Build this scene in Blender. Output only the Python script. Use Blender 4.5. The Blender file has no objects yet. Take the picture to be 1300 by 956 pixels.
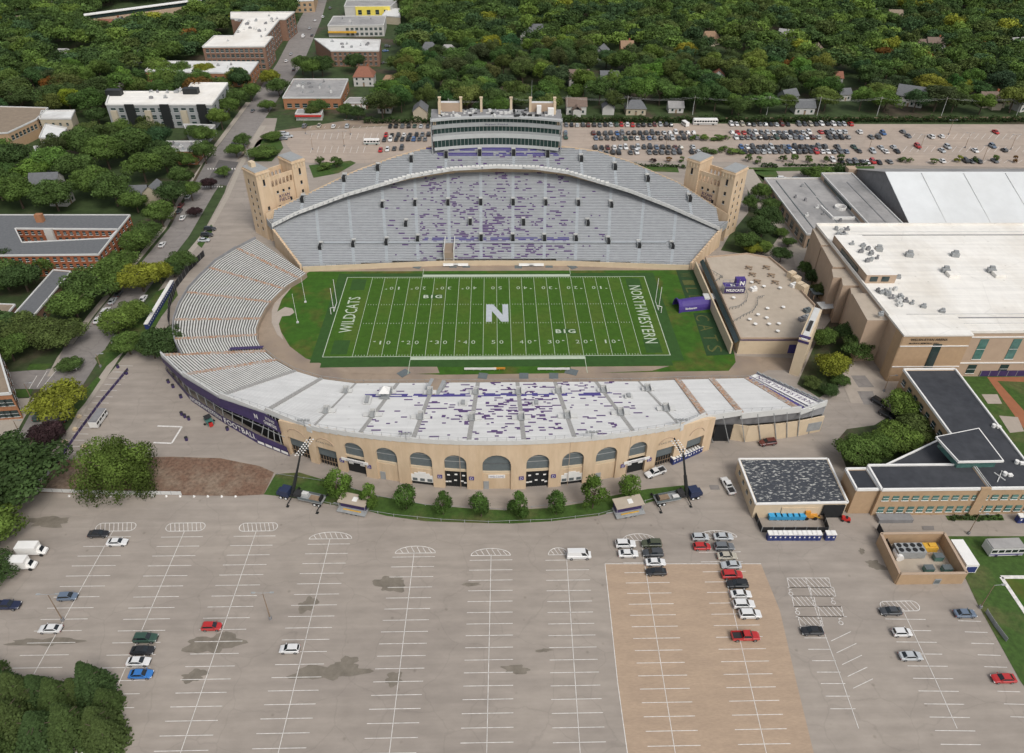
import bpy, math, random
from mathutils import Vector, Matrix
R = math.radians
random.seed(7)
S = bpy.context.scene
COL = S.collection
# ------------------------------------------------------------ survey camera
FL, CX, CY, CZ, PT, YW, RL = 930.0, -0.93889634, -210.241718, 138.954614, 0.621201073, 0.0295948385, 0.0119673269
def cam_axes():
    f = Vector((math.sin(YW)*math.cos(PT), math.cos(YW)*math.cos(PT), -math.sin(PT)))
    rt = Vector((math.cos(YW), -math.sin(YW), 0)); up = rt.cross(f)
    c, s = math.cos(RL), math.sin(RL)
    return c*rt+s*up, -s*rt+c*up, f
AX = cam_axes()
CP = Vector((CX, CY, CZ))
def ray(px, py): return AX[2] + AX[0]*((px-650)/FL) - AX[1]*((py-433)/FL)
def G(px, py, z=0.0):
    d = ray(px, py); t = (z-CZ)/d.z
    return CP + d*t
def GP(px, py, a, b):            # meets the plane z = a + b*y
    d = ray(px, py); t = (a+b*CY-CZ)/(d.z-b*d.y)
    return CP + d*t
cd = bpy.data.cameras.new('camera'); cam = bpy.data.objects.new('camera', cd); COL.objects.link(cam)
m3 = Matrix((AX[0], AX[1], -AX[2])).transposed()
cam.matrix_world = Matrix.Translation(CP) @ m3.to_4x4()
cd.sensor_fit = 'HORIZONTAL'; cd.sensor_width = 36; cd.lens = FL/1300*36
cd.shift_y = -45/1300; cd.clip_start = 1; cd.clip_end = 9000
S.camera = cam
# ------------------------------------------------------------ light
w = bpy.data.worlds.new('World'); S.world = w; w.use_nodes = True
nt = w.node_tree; nt.nodes.clear()
sky = nt.nodes.new('ShaderNodeTexSky'); sky.sky_type = 'NISHITA'; sky.sun_disc = False
SUN_EL, SUN_AZ = R(52), R(150)
sky.sun_elevation = SUN_EL; sky.sun_rotation = SUN_AZ; sky.dust_density = 4.0; sky.ozone_density = 1.0
hs = nt.nodes.new('ShaderNodeHueSaturation'); hs.inputs['Saturation'].default_value = 0.35
bg = nt.nodes.new('ShaderNodeBackground'); bg.inputs[1].default_value = 0.15
out = nt.nodes.new('ShaderNodeOutputWorld')
nt.links.new(sky.outputs[0], hs.inputs['Color']); nt.links.new(hs.outputs[0], bg.inputs[0]); nt.links.new(bg.outputs[0], out.inputs[0])
ld = bpy.data.lights.new('sun', 'SUN'); ld.energy = 1.3; ld.angle = R(20); ld.color = (1, .96, .9)
lo = bpy.data.objects.new('sun', ld); COL.objects.link(lo)
sd = Vector((math.sin(SUN_AZ)*math.cos(SUN_EL), math.cos(SUN_AZ)*math.cos(SUN_EL), math.sin(SUN_EL)))
lo.rotation_euler = sd.to_track_quat('Z', 'Y').to_euler()
S.view_settings.view_transform = 'Standard'; S.view_settings.look = 'None'; S.view_settings.exposure = 0
# ------------------------------------------------------------ materials
MATS = {}
def ramp(nt, a, b, ca, cb):
    r = nt.nodes.new('ShaderNodeValToRGB'); r.color_ramp.elements[0].position = a; r.color_ramp.elements[1].position = b
    r.color_ramp.elements[0].color = (*ca, 1); r.color_ramp.elements[1].color = (*cb, 1); return r
def mat(name, c, rough=.8, var=.12, scale=.35, metal=0, spec=.3, c2=None, thr=(.45, .6), scale2=.05, bump=0, stretch=None, coord='world'):
    """colour c, mottled by fine noise (var, scale); optional second colour c2 in large patches"""
    if name in MATS: return MATS[name]
    m = bpy.data.materials.new(name); m.use_nodes = True; n = m.node_tree; N = n.nodes; L = n.links
    p = N['Principled BSDF']; p.inputs['Roughness'].default_value = rough; p.inputs['Metallic'].default_value = metal
    p.inputs['Specular IOR Level'].default_value = spec
    if coord == 'world': g = N.new('ShaderNodeNewGeometry'); src = g.outputs['Position']
    else: g = N.new('ShaderNodeTexCoord'); src = g.outputs['Object']
    if stretch:
        mp = N.new('ShaderNodeMapping'); mp.inputs['Scale'].default_value = stretch; L.new(src, mp.inputs[0]); src = mp.outputs[0]
    col = None
    if c2:
        t = N.new('ShaderNodeTexNoise'); t.inputs['Scale'].default_value = scale2; t.inputs['Detail'].default_value = 5; t.inputs['Roughness'].default_value = .6
        L.new(src, t.inputs['Vector']); r = ramp(n, thr[0], thr[1], c, c2); L.new(t.outputs['Fac'], r.inputs[0]); col = r.outputs[0]
    if var:
        t = N.new('ShaderNodeTexNoise'); t.inputs['Scale'].default_value = scale; t.inputs['Detail'].default_value = 6; t.inputs['Roughness'].default_value = .65
        L.new(src, t.inputs['Vector'])
        r = ramp(n, .3, .7, (1-var,)*3, (1+var,)*3); L.new(t.outputs['Fac'], r.inputs[0])
        mx = N.new('ShaderNodeMix'); mx.data_type = 'RGBA'; mx.blend_type = 'MULTIPLY'; mx.inputs[0].default_value = 1
        if col: L.new(col, mx.inputs[6])
        else: mx.inputs[6].default_value = (*c, 1)
        L.new(r.outputs[0], mx.inputs[7]); col = mx.outputs[2]
        if bump:
            bn = N.new('ShaderNodeBump'); bn.inputs['Strength'].default_value = bump; bn.inputs['Distance'].default_value = .05
            L.new(t.outputs['Fac'], bn.inputs['Height']); L.new(bn.outputs[0], p.inputs['Normal'])
    if col: L.new(col, p.inputs['Base Color'])
    else: p.inputs['Base Color'].default_value = (*c, 1)
    MATS[name] = m; return m
def objcol_mat(name, rough, spec=.5, coat=0, leaf=False):
    m = bpy.data.materials.new(name); m.use_nodes = True; n = m.node_tree; N = n.nodes; L = n.links
    p = N['Principled BSDF']; p.inputs['Roughness'].default_value = rough; p.inputs['Specular IOR Level'].default_value = spec
    oi = N.new('ShaderNodeObjectInfo'); src = oi.outputs['Color']
    if leaf:
        a = N.new('ShaderNodeAttribute'); a.attribute_name = 'shade'
        mx = N.new('ShaderNodeMix'); mx.data_type = 'RGBA'; mx.blend_type = 'MULTIPLY'; mx.inputs[0].default_value = 1
        L.new(src, mx.inputs[6]); L.new(a.outputs['Color'], mx.inputs[7]); src = mx.outputs[2]
        L.new(src, p.inputs['Base Color'])
        tr = N.new('ShaderNodeBsdfTranslucent'); L.new(src, tr.inputs[0])
        ms = N.new('ShaderNodeMixShader'); ms.inputs[0].default_value = .25
        L.new(p.outputs[0], ms.inputs[1]); L.new(tr.outputs[0], ms.inputs[2]); L.new(ms.outputs[0], N['Material Output'].inputs[0])
    else:
        L.new(src, p.inputs['Base Color'])
        p.inputs['Coat Weight'].default_value = coat
    MATS[name] = m; return m
# ------------------------------------------------------------ builder
class MB:
    def __init__(s): s.v = []; s.f = []; s.m = []
    def poly(s, pts, mi=0):
        b = len(s.v); s.v += [tuple(p) for p in pts]; s.f.append(tuple(range(b, b+len(pts)))); s.m.append(mi)
    def hexa(s, lo4, hi4, mi=0, top=None, bottom=True):
        b = len(s.v); s.v += [tuple(p) for p in lo4] + [tuple(p) for p in hi4]; n = len(lo4)
        for i in range(n):
            j = (i+1) % n; s.f.append((b+i, b+j, b+n+j, b+n+i)); s.m.append(mi)
        s.f.append(tuple(range(b+n, b+2*n))); s.m.append(mi if top is None else top)
        if bottom: s.f.append(tuple(range(b+n-1, b-1, -1))); s.m.append(mi)
    def prism(s, pts, z0, z1, mi=0, top=None): s.hexa([(p[0], p[1], z0) for p in pts], [(p[0], p[1], z1) for p in pts], mi, top)
    def box(s, c, sz, rot=0, mi=0, top=None):
        """c = centre of the base, sz = full sizes"""
        a, b, ca, sa = sz[0]/2, sz[1]/2, math.cos(rot), math.sin(rot)
        P = [(c[0]+x*ca-y*sa, c[1]+x*sa+y*ca) for x, y in ((-a,-b),(a,-b),(a,b),(-a,b))]
        s.prism(P, c[2], c[2]+sz[2], mi, top)
    def tube(s, p0, p1, r0, r1=None, n=6, mi=0):
        r1 = r0 if r1 is None else r1; p0 = Vector(p0); p1 = Vector(p1); d = (p1-p0).normalized()
        u = d.orthogonal().normalized(); v = d.cross(u)
        A = [p0+(u*math.cos(t)+v*math.sin(t))*r0 for t in [2*math.pi*i/n for i in range(n)]]
        B = [p1+(u*math.cos(t)+v*math.sin(t))*r1 for t in [2*math.pi*i/n for i in range(n)]]
        s.hexa(A, B, mi)
    def slab(s, a, b, z0, z1, t, mi=0):
        """wall from a to b (2-d), thickness t"""
        d = Vector((b[0]-a[0], b[1]-a[1])); d.normalize(); n = Vector((-d.y, d.x))*t/2
        s.prism([(a[0]-n.x, a[1]-n.y), (b[0]-n.x, b[1]-n.y), (b[0]+n.x, b[1]+n.y), (a[0]+n.x, a[1]+n.y)], z0, z1, mi)
    def build(s, name, mats, parent=None, smooth=False, label=None, off=None):
        me = bpy.data.meshes.new(name)
        o3 = Vector(off) if off is not None else (parent.location.copy() if parent else Vector((0,0,0)))
        if parent and parent.parent and off is None: o3 = o3 + parent.parent.location
        vv = [(x-o3.x, y-o3.y, z-o3.z) for x, y, z in s.v]
        me.from_pydata(vv, [], s.f)
        if not isinstance(mats, (list, tuple)): mats = [mats]
        for m_ in mats: me.materials.append(m_)
        me.polygons.foreach_set('material_index', s.m)
        if smooth: me.polygons.foreach_set('use_smooth', [True]*len(s.f))
        me.update()
        o = bpy.data.objects.new(name, me); COL.objects.link(o)
        if parent: o.parent = parent
        elif off is not None: o.location = o3
        if label: o['label'] = label
        return o
def tag(o, label=None, cat=None, group=None, kind=None):
    if label: o['label'] = label
    if cat: o['category'] = cat
    if group: o['group'] = group
    if kind: o['kind'] = kind
    return o
def thing(name, label, cat, loc=(0,0,0), rz=0, group=None):
    o = bpy.data.objects.new(name, None); COL.objects.link(o); o.empty_display_size = .5
    o.location = loc; o.rotation_euler = (0, 0, rz); tag(o, label, cat, group); return o
def kids(o): return KID.get(o.name, [])
def copy_tree(o, parent=None, col=None):
    c = o.copy(); COL.objects.link(c); c.parent = parent
    if col is not None and o.type == 'MESH': c.color = col
    for ch in o.children: copy_tree(ch, c, col)
    return c
def place(proto, used, loc, rz, label, group=None, col=None, scale=None, name=None):
    """first use moves the prototype itself, later uses copy it with its parts"""
    if id(proto) in used: c = copy_tree(proto)
    else: c = proto; used.add(id(proto))
    c.location = loc; c.rotation_euler = (0, 0, rz)
    if scale: c.scale = scale
    c['label'] = label
    if group: c['group'] = group
    if col is not None: setcol(c, col)
    return c
def setcol(o, col):
    if o.type == 'MESH': o.color = col
    for ch in o.children: setcol(ch, col)
def sheet(name, pts, z, m, kind='structure'):
    b = MB(); b.poly([(p[0], p[1], z) for p in pts]); o = b.build(name, m)
    if o.data.polygons[0].normal.z < 0: o.data.flip_normals()
    o['kind'] = kind; return o
def gp(pts): return [G(*p) for p in pts]
def text_mesh(txt, org, xd, ud, width, height, name, m, parent=None, bold=0.0, push=None):
    cu = bpy.data.curves.new('text', 'FONT'); cu.body = txt; cu.offset = bold-.004; cu.resolution_u = 2; cu.space_character = 1.08
    to = bpy.data.objects.new('text', cu)
    me = bpy.data.meshes.new_from_object(to); bpy.data.objects.remove(to)
    xs = [v.co.x for v in me.vertices]; ys = [v.co.y for v in me.vertices]
    x0, x1, y0, y1 = min(xs), max(xs), min(ys), max(ys); xd = Vector(xd); ud = Vector(ud); org = Vector(org)
    off = Vector((0,0,0))
    if parent: off = parent.location + (parent.parent.location if parent.parent else Vector((0,0,0)))
    for v in me.vertices:
        v.co = org + xd*((v.co.x-x0)/(x1-x0)-.5)*width + ud*((v.co.y-y0)/(y1-y0)-.5)*height - off
    me.materials.clear(); me.materials.append(m); me.name = name
    o = bpy.data.objects.new(name, me); COL.objects.link(o)
    if parent: o.parent = parent
    return o
def interp(pts, x, k=1):
    """pts sorted by x; linear interpolation of component k"""
    if x <= pts[0][0]: return pts[0][k]
    for a, b in zip(pts, pts[1:]):
        if x <= b[0]: return a[k]+(b[k]-a[k])*(x-a[0])/(b[0]-a[0])
    return pts[-1][k]
M = {}
M['ground'] = mat('dark_lawn', (.042,.066,.022), var=.35, scale=.25, c2=(.075,.06,.04), thr=(.52,.62), scale2=.03)
M['pave'] = mat('worn_concrete', (.330,.289,.248), var=.10, scale=.35, c2=(.288,.252,.218), thr=(.38,.62), scale2=.045, stretch=(.45,1,1), rough=.9)
M['pave2'] = mat('pale_concrete', (.37,.32,.27), var=.08, scale=.6, rough=.9)
M['walk'] = mat('sidewalk_concrete', (.36,.32,.27), var=.08, scale=.8)
M['lot'] = mat('far_lot_paving', (.40,.325,.265), var=.07, scale=.2, c2=(.36,.30,.25), thr=(.4,.6), scale2=.03)
M['asph'] = mat('asphalt', (.115,.108,.105), var=.15, scale=.5, rough=.95)
M['asph2'] = mat('street_asphalt', (.235,.215,.20), var=.1, scale=.3, c2=(.19,.175,.165), thr=(.5,.6), scale2=.03, rough=.95)
M['paver'] = mat('brick_pavers', (.395,.295,.21), var=.13, scale=1.6, c2=(.355,.265,.19), thr=(.4,.6), scale2=.2, stretch=(.6,2.2,1))
M['stain'] = mat('wet_stain', (.185,.162,.13), var=.22, scale=.5, rough=.6)
M['line'] = mat('white_road_paint', (.66,.635,.60), var=.28, scale=1.1)
M['fline'] = mat('white_turf_paint', (.42,.48,.37), var=.1, scale=1.2)
M['dirt'] = mat('bare_dirt', (.165,.10,.068), var=.4, scale=1.2, c2=(.22,.165,.12), thr=(.42,.6), scale2=.12, bump=.3)
M['grass'] = mat('lawn', (.045,.090,.016), var=.3, scale=.8, c2=(.085,.098,.032), thr=(.5,.64), scale2=.09)
M['turfA'] = mat('field_grass', (.046,.112,.008), var=.16, scale=.6, c2=(.064,.112,.012), thr=(.4,.6), scale2=.05)
M['turfB'] = mat('field_grass_stripe', (.041,.101,.007), var=.16, scale=.5)
M['turfC'] = mat('surround_grass', (.036,.100,.007), var=.25, scale=.35, c2=(.095,.092,.018), thr=(.5,.66), scale2=.06)
M['turfD'] = mat('dark_border_turf', (.030,.078,.015), var=.15, scale=.5)
M['turfE'] = mat('letter_turf', (.022,.055,.018), var=.2, scale=.8)
M['letter'] = mat('letter_bush', (.09,.10,.03), var=.2, scale=1)
M['track'] = mat('walk_brown', (.30,.235,.175), var=.12, scale=.4, c2=(.24,.19,.15), thr=(.45,.6), scale2=.1)
M['stucco'] = mat('cream_stucco', (.60,.46,.315), var=.06, scale=.9, c2=(.53,.395,.26), thr=(.42,.66), scale2=.35, stretch=(1,1,.22))
M['cream2'] = mat('pale_cream_block', (.58,.47,.33), var=.06, scale=.4)
M['alu'] = mat('aluminium_bench', (.375,.39,.405), rough=.5, var=.1, scale=.4, metal=.0, spec=.5)
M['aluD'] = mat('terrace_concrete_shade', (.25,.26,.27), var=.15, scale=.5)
M['alu2'] = mat('aluminium_tread', (.335,.345,.35), var=.1, scale=.5, rough=.6)
M['aisle'] = mat('aisle_metal', (.365,.39,.41), var=.1, scale=.8, rough=.5)
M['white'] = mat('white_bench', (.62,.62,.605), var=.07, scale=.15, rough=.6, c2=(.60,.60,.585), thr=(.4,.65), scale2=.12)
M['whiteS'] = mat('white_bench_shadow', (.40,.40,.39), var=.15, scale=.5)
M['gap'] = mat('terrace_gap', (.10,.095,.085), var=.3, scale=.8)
M['bench'] = mat('pale_bench_plank', (.56,.56,.53), var=.12, scale=.4)
M['rust'] = mat('rusty_aisle', (.36,.20,.115), var=.4, scale=1.5, c2=(.36,.34,.31), thr=(.42,.58), scale2=1.3)
M['aisleW'] = mat('grey_aisle', (.30,.295,.28), var=.2, scale=2.0)
M['steel'] = mat('galvanised_steel', (.30,.31,.31), rough=.5, var=.15, scale=1)
M['dark'] = mat('dark_opening', (.018,.019,.02), var=0)
M['black'] = mat('black_metal', (.02,.022,.022), var=0, rough=.5)
M['purple'] = mat('purple_seat', (.092,.05,.15), var=.2, scale=1)
M['purple2'] = mat('purple_vinyl', (.062,.038,.20), var=.08, scale=.6, rough=.5)
M['navy'] = mat('navy_purple_banner', (.05,.035,.105), var=.2, scale=.6, rough=.5)
M['bluep'] = mat('blue_purple_seat', (.075,.062,.22), var=.15, scale=1)
M['whitep'] = mat('white_paint', (.74,.73,.70), var=.05, scale=.5)
M['trim'] = mat('pale_trim', (.55,.55,.53), var=.06, scale=.5)
M['grey'] = mat('grey_cladding', (.30,.31,.31), var=.08, scale=.6)
M['midgrey'] = mat('mid_grey_roof', (.22,.22,.225), var=.15, scale=.4)
M['glass'] = mat('dark_glass', (.025,.045,.045), rough=.12, var=.2, scale=.6, spec=.6)
M['gglass'] = mat('green_glass', (.075,.17,.15), rough=.12, var=.35, scale=.4, spec=.6)
M['louvre'] = mat('grey_louvre', (.12,.14,.145), var=.12, scale=1.2)
M['brick'] = mat('red_brick', (.30,.105,.05), var=.15, scale=1.5)
M['brick2'] = mat('orange_brick', (.33,.155,.08), var=.15, scale=1.5)
M['brick3'] = mat('brown_brick', (.22,.13,.09), var=.18, scale=1.5)
M['tanb'] = mat('tan_brick', (.41,.285,.175), var=.08, scale=.8)
M['tanw'] = mat('tan_precast', (.42,.315,.23), var=.06, scale=.3)
M['roofW'] = mat('white_membrane_roof', (.78,.755,.70), var=.05, scale=.5, c2=(.67,.63,.56), thr=(.45,.72), scale2=.06, stretch=(1,.45,1))
M['roofW2'] = mat('white_roof_far', (.64,.64,.62), var=.08, scale=.3, c2=(.5,.49,.47), thr=(.5,.65), scale2=.06)
M['roofG'] = mat('grey_flat_roof', (.33,.32,.31), var=.12, scale=.4, c2=(.26,.255,.25), thr=(.45,.6), scale2=.06)
M['roofD'] = mat('dark_membrane_roof', (.035,.038,.045), var=.15, scale=.4, c2=(.05,.053,.06), thr=(.4,.6), scale2=.05)
M['roofB'] = mat('brown_roof', (.24,.19,.14), var=.15, scale=.5)
M['roofT'] = mat('tan_roof', (.44,.375,.30), var=.06, scale=.5, c2=(.40,.34,.27), thr=(.4,.6), scale2=.09)
M['shing'] = mat('grey_shingle', (.13,.135,.14), var=.15, scale=1)
M['shingB'] = mat('brown_shingle', (.17,.125,.10), var=.15, scale=1)
M['shingR'] = mat('red_shingle', (.23,.10,.065), var=.15, scale=1)
M['shingO'] = mat('orange_shingle', (.27,.175,.11), var=.15, scale=1)
M['yellow'] = mat('yellow_cladding', (.75,.62,.12), var=.06, scale=.4)
M['wallW'] = mat('white_siding', (.50,.49,.46), var=.06, scale=.6)
M['wallC'] = mat('cream_siding', (.44,.385,.29), var=.06, scale=.6)
M['wallG'] = mat('grey_siding', (.30,.31,.31), var=.06, scale=.6)
M['patchroof'] = mat('peeling_roof', (.05,.055,.065), var=.2, scale=1, c2=(.46,.46,.43), thr=(.54,.65), scale2=1.25, stretch=(.8,1.7,1))
M['bark'] = mat('bark', (.10,.075,.055), var=.2, scale=2, coord='obj')
M['tyre'] = mat('tyre', (.018,.018,.018), var=0)
M['rim'] = mat('wheel_rim', (.35,.35,.36), rough=.35, var=0, metal=.6)
M['carglass'] = mat('car_glass', (.015,.02,.024), rough=.08, var=0, spec=.7)
M['lamp'] = mat('headlamp', (.75,.76,.75), rough=.15, var=0)
M['tail'] = mat('tail_lamp', (.30,.02,.015), rough=.3, var=0)
M['chassis'] = mat('dark_trim', (.03,.03,.032), var=0)
M['gold'] = mat('amber', (.6,.35,.05), var=.1)
M['blue'] = mat('blue_plastic', (.03,.045,.16), var=.05, rough=.4)
M['truckblue'] = mat('truck_blue', (.025,.035,.075), var=.05, rough=.35)
M['cyan'] = mat('bright_blue_bin', (.05,.32,.58), var=.05, rough=.4)
M['red'] = mat('red_paint', (.45,.03,.025), var=.05, rough=.4)
M['orange'] = mat('orange_paint', (.55,.25,.04), var=.1, rough=.5)
M['wood'] = mat('weathered_wood', (.25,.18,.12), var=.2)
M['hedge'] = mat('clipped_hedge', (.03,.055,.015), var=.4, scale=2.5, bump=1)
M['clay'] = mat('infield_clay', (.30,.12,.06), var=.12)
M['paint'] = objcol_mat('car_paint', .35, .5, .6)
M['barn'] = mat('white_metal_roof', (.64,.66,.66), var=.04, scale=.2, c2=(.59,.605,.60), thr=(.4,.6), scale2=.03, rough=.6)
M['leaf'] = objcol_mat('leaves', .7, .15, leaf=True)

M['pband'] = mat('press_box_band', (.40,.41,.405), var=.08, scale=.5)
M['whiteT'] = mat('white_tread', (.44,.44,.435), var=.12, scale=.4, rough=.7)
def crack(m, s1, w1, amt, warp=3.0):
    """thin darker cracks and seams multiplied into a paving material"""
    n = m.node_tree; N = n.nodes; L = n.links; p = N['Principled BSDF']; src = p.inputs['Base Color'].links[0].from_socket
    g = N.new('ShaderNodeNewGeometry'); nz = N.new('ShaderNodeTexNoise'); nz.inputs['Scale'].default_value = .12; nz.inputs['Detail'].default_value = 6
    L.new(g.outputs['Position'], nz.inputs['Vector']); va = N.new('ShaderNodeVectorMath'); va.operation = 'MULTIPLY_ADD'; va.inputs[1].default_value = (warp*2,)*3
    L.new(nz.outputs['Color'], va.inputs[0]); L.new(g.outputs['Position'], va.inputs[2])
    v = N.new('ShaderNodeTexVoronoi'); v.feature = 'DISTANCE_TO_EDGE'; v.inputs['Scale'].default_value = s1; L.new(va.outputs[0], v.inputs['Vector'])
    r = ramp(n, 0, w1, (1-amt,)*3, (1,1,1)); L.new(v.outputs['Distance'], r.inputs[0])
    # long soft wheel tracks
    mp = N.new('ShaderNodeMapping'); mp.inputs['Scale'].default_value = (.03,.55,1); L.new(g.outputs['Position'], mp.inputs[0]); t = N.new('ShaderNodeTexNoise'); t.inputs['Scale'].default_value = 1; t.inputs['Detail'].default_value = 3; L.new(mp.outputs[0], t.inputs['Vector'])
    r2 = ramp(n, .35, .65, (.93,.93,.93), (1.04,1.04,1.04)); L.new(t.outputs['Fac'], r2.inputs[0])
    # small dark oil spots
    v2 = N.new('ShaderNodeTexVoronoi'); v2.inputs['Scale'].default_value = .22; L.new(g.outputs['Position'], v2.inputs['Vector']); r3 = ramp(n, .03, .10, (.78,.77,.75), (1,1,1)); L.new(v2.outputs['Distance'], r3.inputs[0])
    for q in (r, r2, r3):
        mx = N.new('ShaderNodeMix'); mx.data_type = 'RGBA'; mx.blend_type = 'MULTIPLY'; mx.inputs[0].default_value = 1; L.new(src, mx.inputs[6]); L.new(q.outputs[0], mx.inputs[7]); src = mx.outputs[2]
    L.new(src, p.inputs['Base Color'])
crack(M['roofW'], .04, .006, .10, 0); crack(M['white'], .09, .01, .08, .5); crack(M['pave'], .075, .013, .10); crack(M['asph2'], .11, .02, .18); crack(M['lot'], .06, .012, .12)
# =============================================================== west grandstand
LA, LB_ = 2-.36*33, .36                      # lower deck plane z = LA + LB_*y
UA, UB = 22.8-.52*74, .52                    # upper deck plane
rnd = random.Random(3)
def yfront(x): return 34-4*(x/72)**2
lrear = [(-p[0], p[1]) if False else (p[0], p[1]) for p in [(-200,0)]]
dfp = [GP(x, y, UA, UB) for x, y in [(345.4,286),(375,271),(440,247),(520,224),(575,214.5),(630,211.5),(680,213),(720,218.5),(800,242.5),(850,262),(914,290.5)]]
drp = [GP(x, y, UA, UB) for x, y in [(337.5,272),(400,242),(450,218),(500,200),(545,187),(631,183),(717,187),(760,193),(800,206),(860,232),(925,274)]]
def ydf(x): return interp(dfp, x)
def ydr(x): return interp(drp, x)
WL = G(384,339,2); WR = G(875,336.7,2)
def side_x(y, sgn):
    a = WL if sgn < 0 else WR
    b = GP(349,293,LA,LB_) if sgn < 0 else GP(913.8,291.7,LA,LB_)
    return a.x+(b.x-a.x)*(y-a.y)/(b.y-a.y)
def terrace(rows, name_prefix, plane, xr, brk, mats, parent, patches=None, dep=.8, flip=False, hole=None):
    """rows: list of y; plane(y)->z; xr(y)->(x0,x1); brk(y)->aisle centres"""
    mb = MB(); pm = MB(); al = {}
    for k, y in enumerate(rows):
        x0, x1 = xr(y); 
        if x1-x0 < 1: continue
        z0, z1 = plane(y), plane(y+dep); s = -1 if flip else 1
        hh = hole(y) if hole else 0
        cuts = [(x0, x1)] if not hh else [(x0, -hh), (hh, x1)]
        cuts = [c_ for c_ in cuts if c_[1]-c_[0] > .8]
        for ai, ax in brk(y):
            if hh and abs(ax) < hh+1: continue
            new = []
            for a, b in cuts:
                if a < ax-.6 and b > ax+.6: new += [(a, ax-.6), (ax+.6, b)]
                else: new.append((a, b))
            cuts = new
            if x0 < ax < x1:
                m2 = al.setdefault(ai, MB()); d = dep*s; yy = y*s
                zl = z0+.02
                m2.poly([(ax-.6,yy,zl),(ax+.6,yy,zl),(ax+.6,yy+d*.5,zl),(ax-.6,yy+d*.5,zl)])
                zl2 = (z0+z1)/2+.1
                m2.poly([(ax-.6,yy+d*.5,zl),(ax+.6,yy+d*.5,zl),(ax+.6,yy+d*.5,zl2),(ax-.6,yy+d*.5,zl2)])
                m2.poly([(ax-.6,yy+d*.5,zl2),(ax+.6,yy+d*.5,zl2),(ax+.6,yy+d,zl2),(ax-.6,yy+d,zl2)])
                m2.poly([(ax-.6,yy+d,zl2),(ax+.6,yy+d,zl2),(ax+.6,yy+d,z1+.02),(ax-.6,yy+d,z1+.02)])
        for a, b in cuts:
            d = dep*s; yy = y*s
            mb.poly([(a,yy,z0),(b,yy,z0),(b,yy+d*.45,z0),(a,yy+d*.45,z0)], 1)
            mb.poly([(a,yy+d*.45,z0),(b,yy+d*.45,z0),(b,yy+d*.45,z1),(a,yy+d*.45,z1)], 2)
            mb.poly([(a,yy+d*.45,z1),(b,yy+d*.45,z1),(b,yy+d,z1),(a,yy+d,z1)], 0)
            if patches:
                x = a
                while x < b-.8:
                    n, wd, mi = patches(x, y)
                    if n: 
                        e = min(x+wd, b)
                        pm.poly([(x,yy+d*.43,z1+.03),(e,yy+d*.43,z1+.03),(e,yy+d*1.0,z1+.03),(x,yy+d*1.0,z1+.03)], mi)
                        pm.poly([(x,yy+d*.43,z0+.02),(e,yy+d*.43,z0+.02),(e,yy+d*.43,z1+.03),(x,yy+d*.43,z1+.03)], mi)
                    x += wd
    o = mb.build(name_prefix, mats, parent)
    for a in al.values(): a.build('aisle', M['aisle'] if not flip else M['aisleW'], parent)
    if pm.f: pm.build('painted_benches', [M['purple'], M['bluep']], parent)['kind'] = 'stuff'
    return o
west = thing('west_grandstand', 'curved grey far grandstand with aluminium benches and purple seat patches below the press box', 'grandstand', (0, 33, 0))
rows = [29.2+.8*k for k in range(62)]
lowp = lambda y: LA+LB_*y
def ax_west():
    top = [(407,313,1)]
    A = []
    for (a, b) in [((485.6,250),(490.7,325)),((527,240),(530.5,322)),((568.8,230),(571,322)),((610.3,225),(610.8,322)),((651.4,225),(651,322)),((692.7,230),(691,322)),((734,240),(731,322)),((775.8,245),(772,322)),((817,262),(811,328)),((443,262),(448.8,328)),((402,275),(407,328)),((858,275),(853,331))]:
        p = GP(*a, LA, LB_); q = GP(*b, LA, LB_); A.append((p, q))
    return A
AW = ax_west()
def brkW(y): return [(i, q.x+(p.x-q.x)*(y-q.y)/(p.y-q.y)) for i, (p, q) in enumerate(AW)]
def xrW(y):
    # lower deck limited by its front arc, the side walls and the line below the upper deck's lip
    lim = []
    for s in (-1, 1):
        x = 0.0
        while x < 95:
            X = s*x
            if y > ydf(X)+5.5 : break
            if y < yfront(X) and False: break
            if s*side_x(y, s) < x: break
            x += .5
        lim.append(s*x)
    if y < 34:
        pass
    return lim[0], lim[1]
def patchW(x, y):
    wd = rnd.choice((.6,.9,1.3,2.4))
    ax = abs(x)
    if 42.2 < y < 44.2 and -28 < x < 27: return (rnd.random() < .8, 1.5, 1)
    dens = .0
    if -30 < x < 27: dens = .20+.34*math.exp(-((x+2)/13)**2-((y-46)/12)**2)
    elif -45 < x < 42: dens = .05
    dens *= 1.0 if math.sin(x*.45+1)*math.sin(y*.5+x*.1) > -.25 else .3
    return (rnd.random() < dens, wd, 0)
terrace(rows, 'lower_seating', lowp, xrW, brkW, [M['alu'], M['alu2'], M['aluD']], west, patchW, hole=lambda y: 72*math.sqrt(max(0, 33.6-y)/4) if y < 33.6 else 0)
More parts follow.
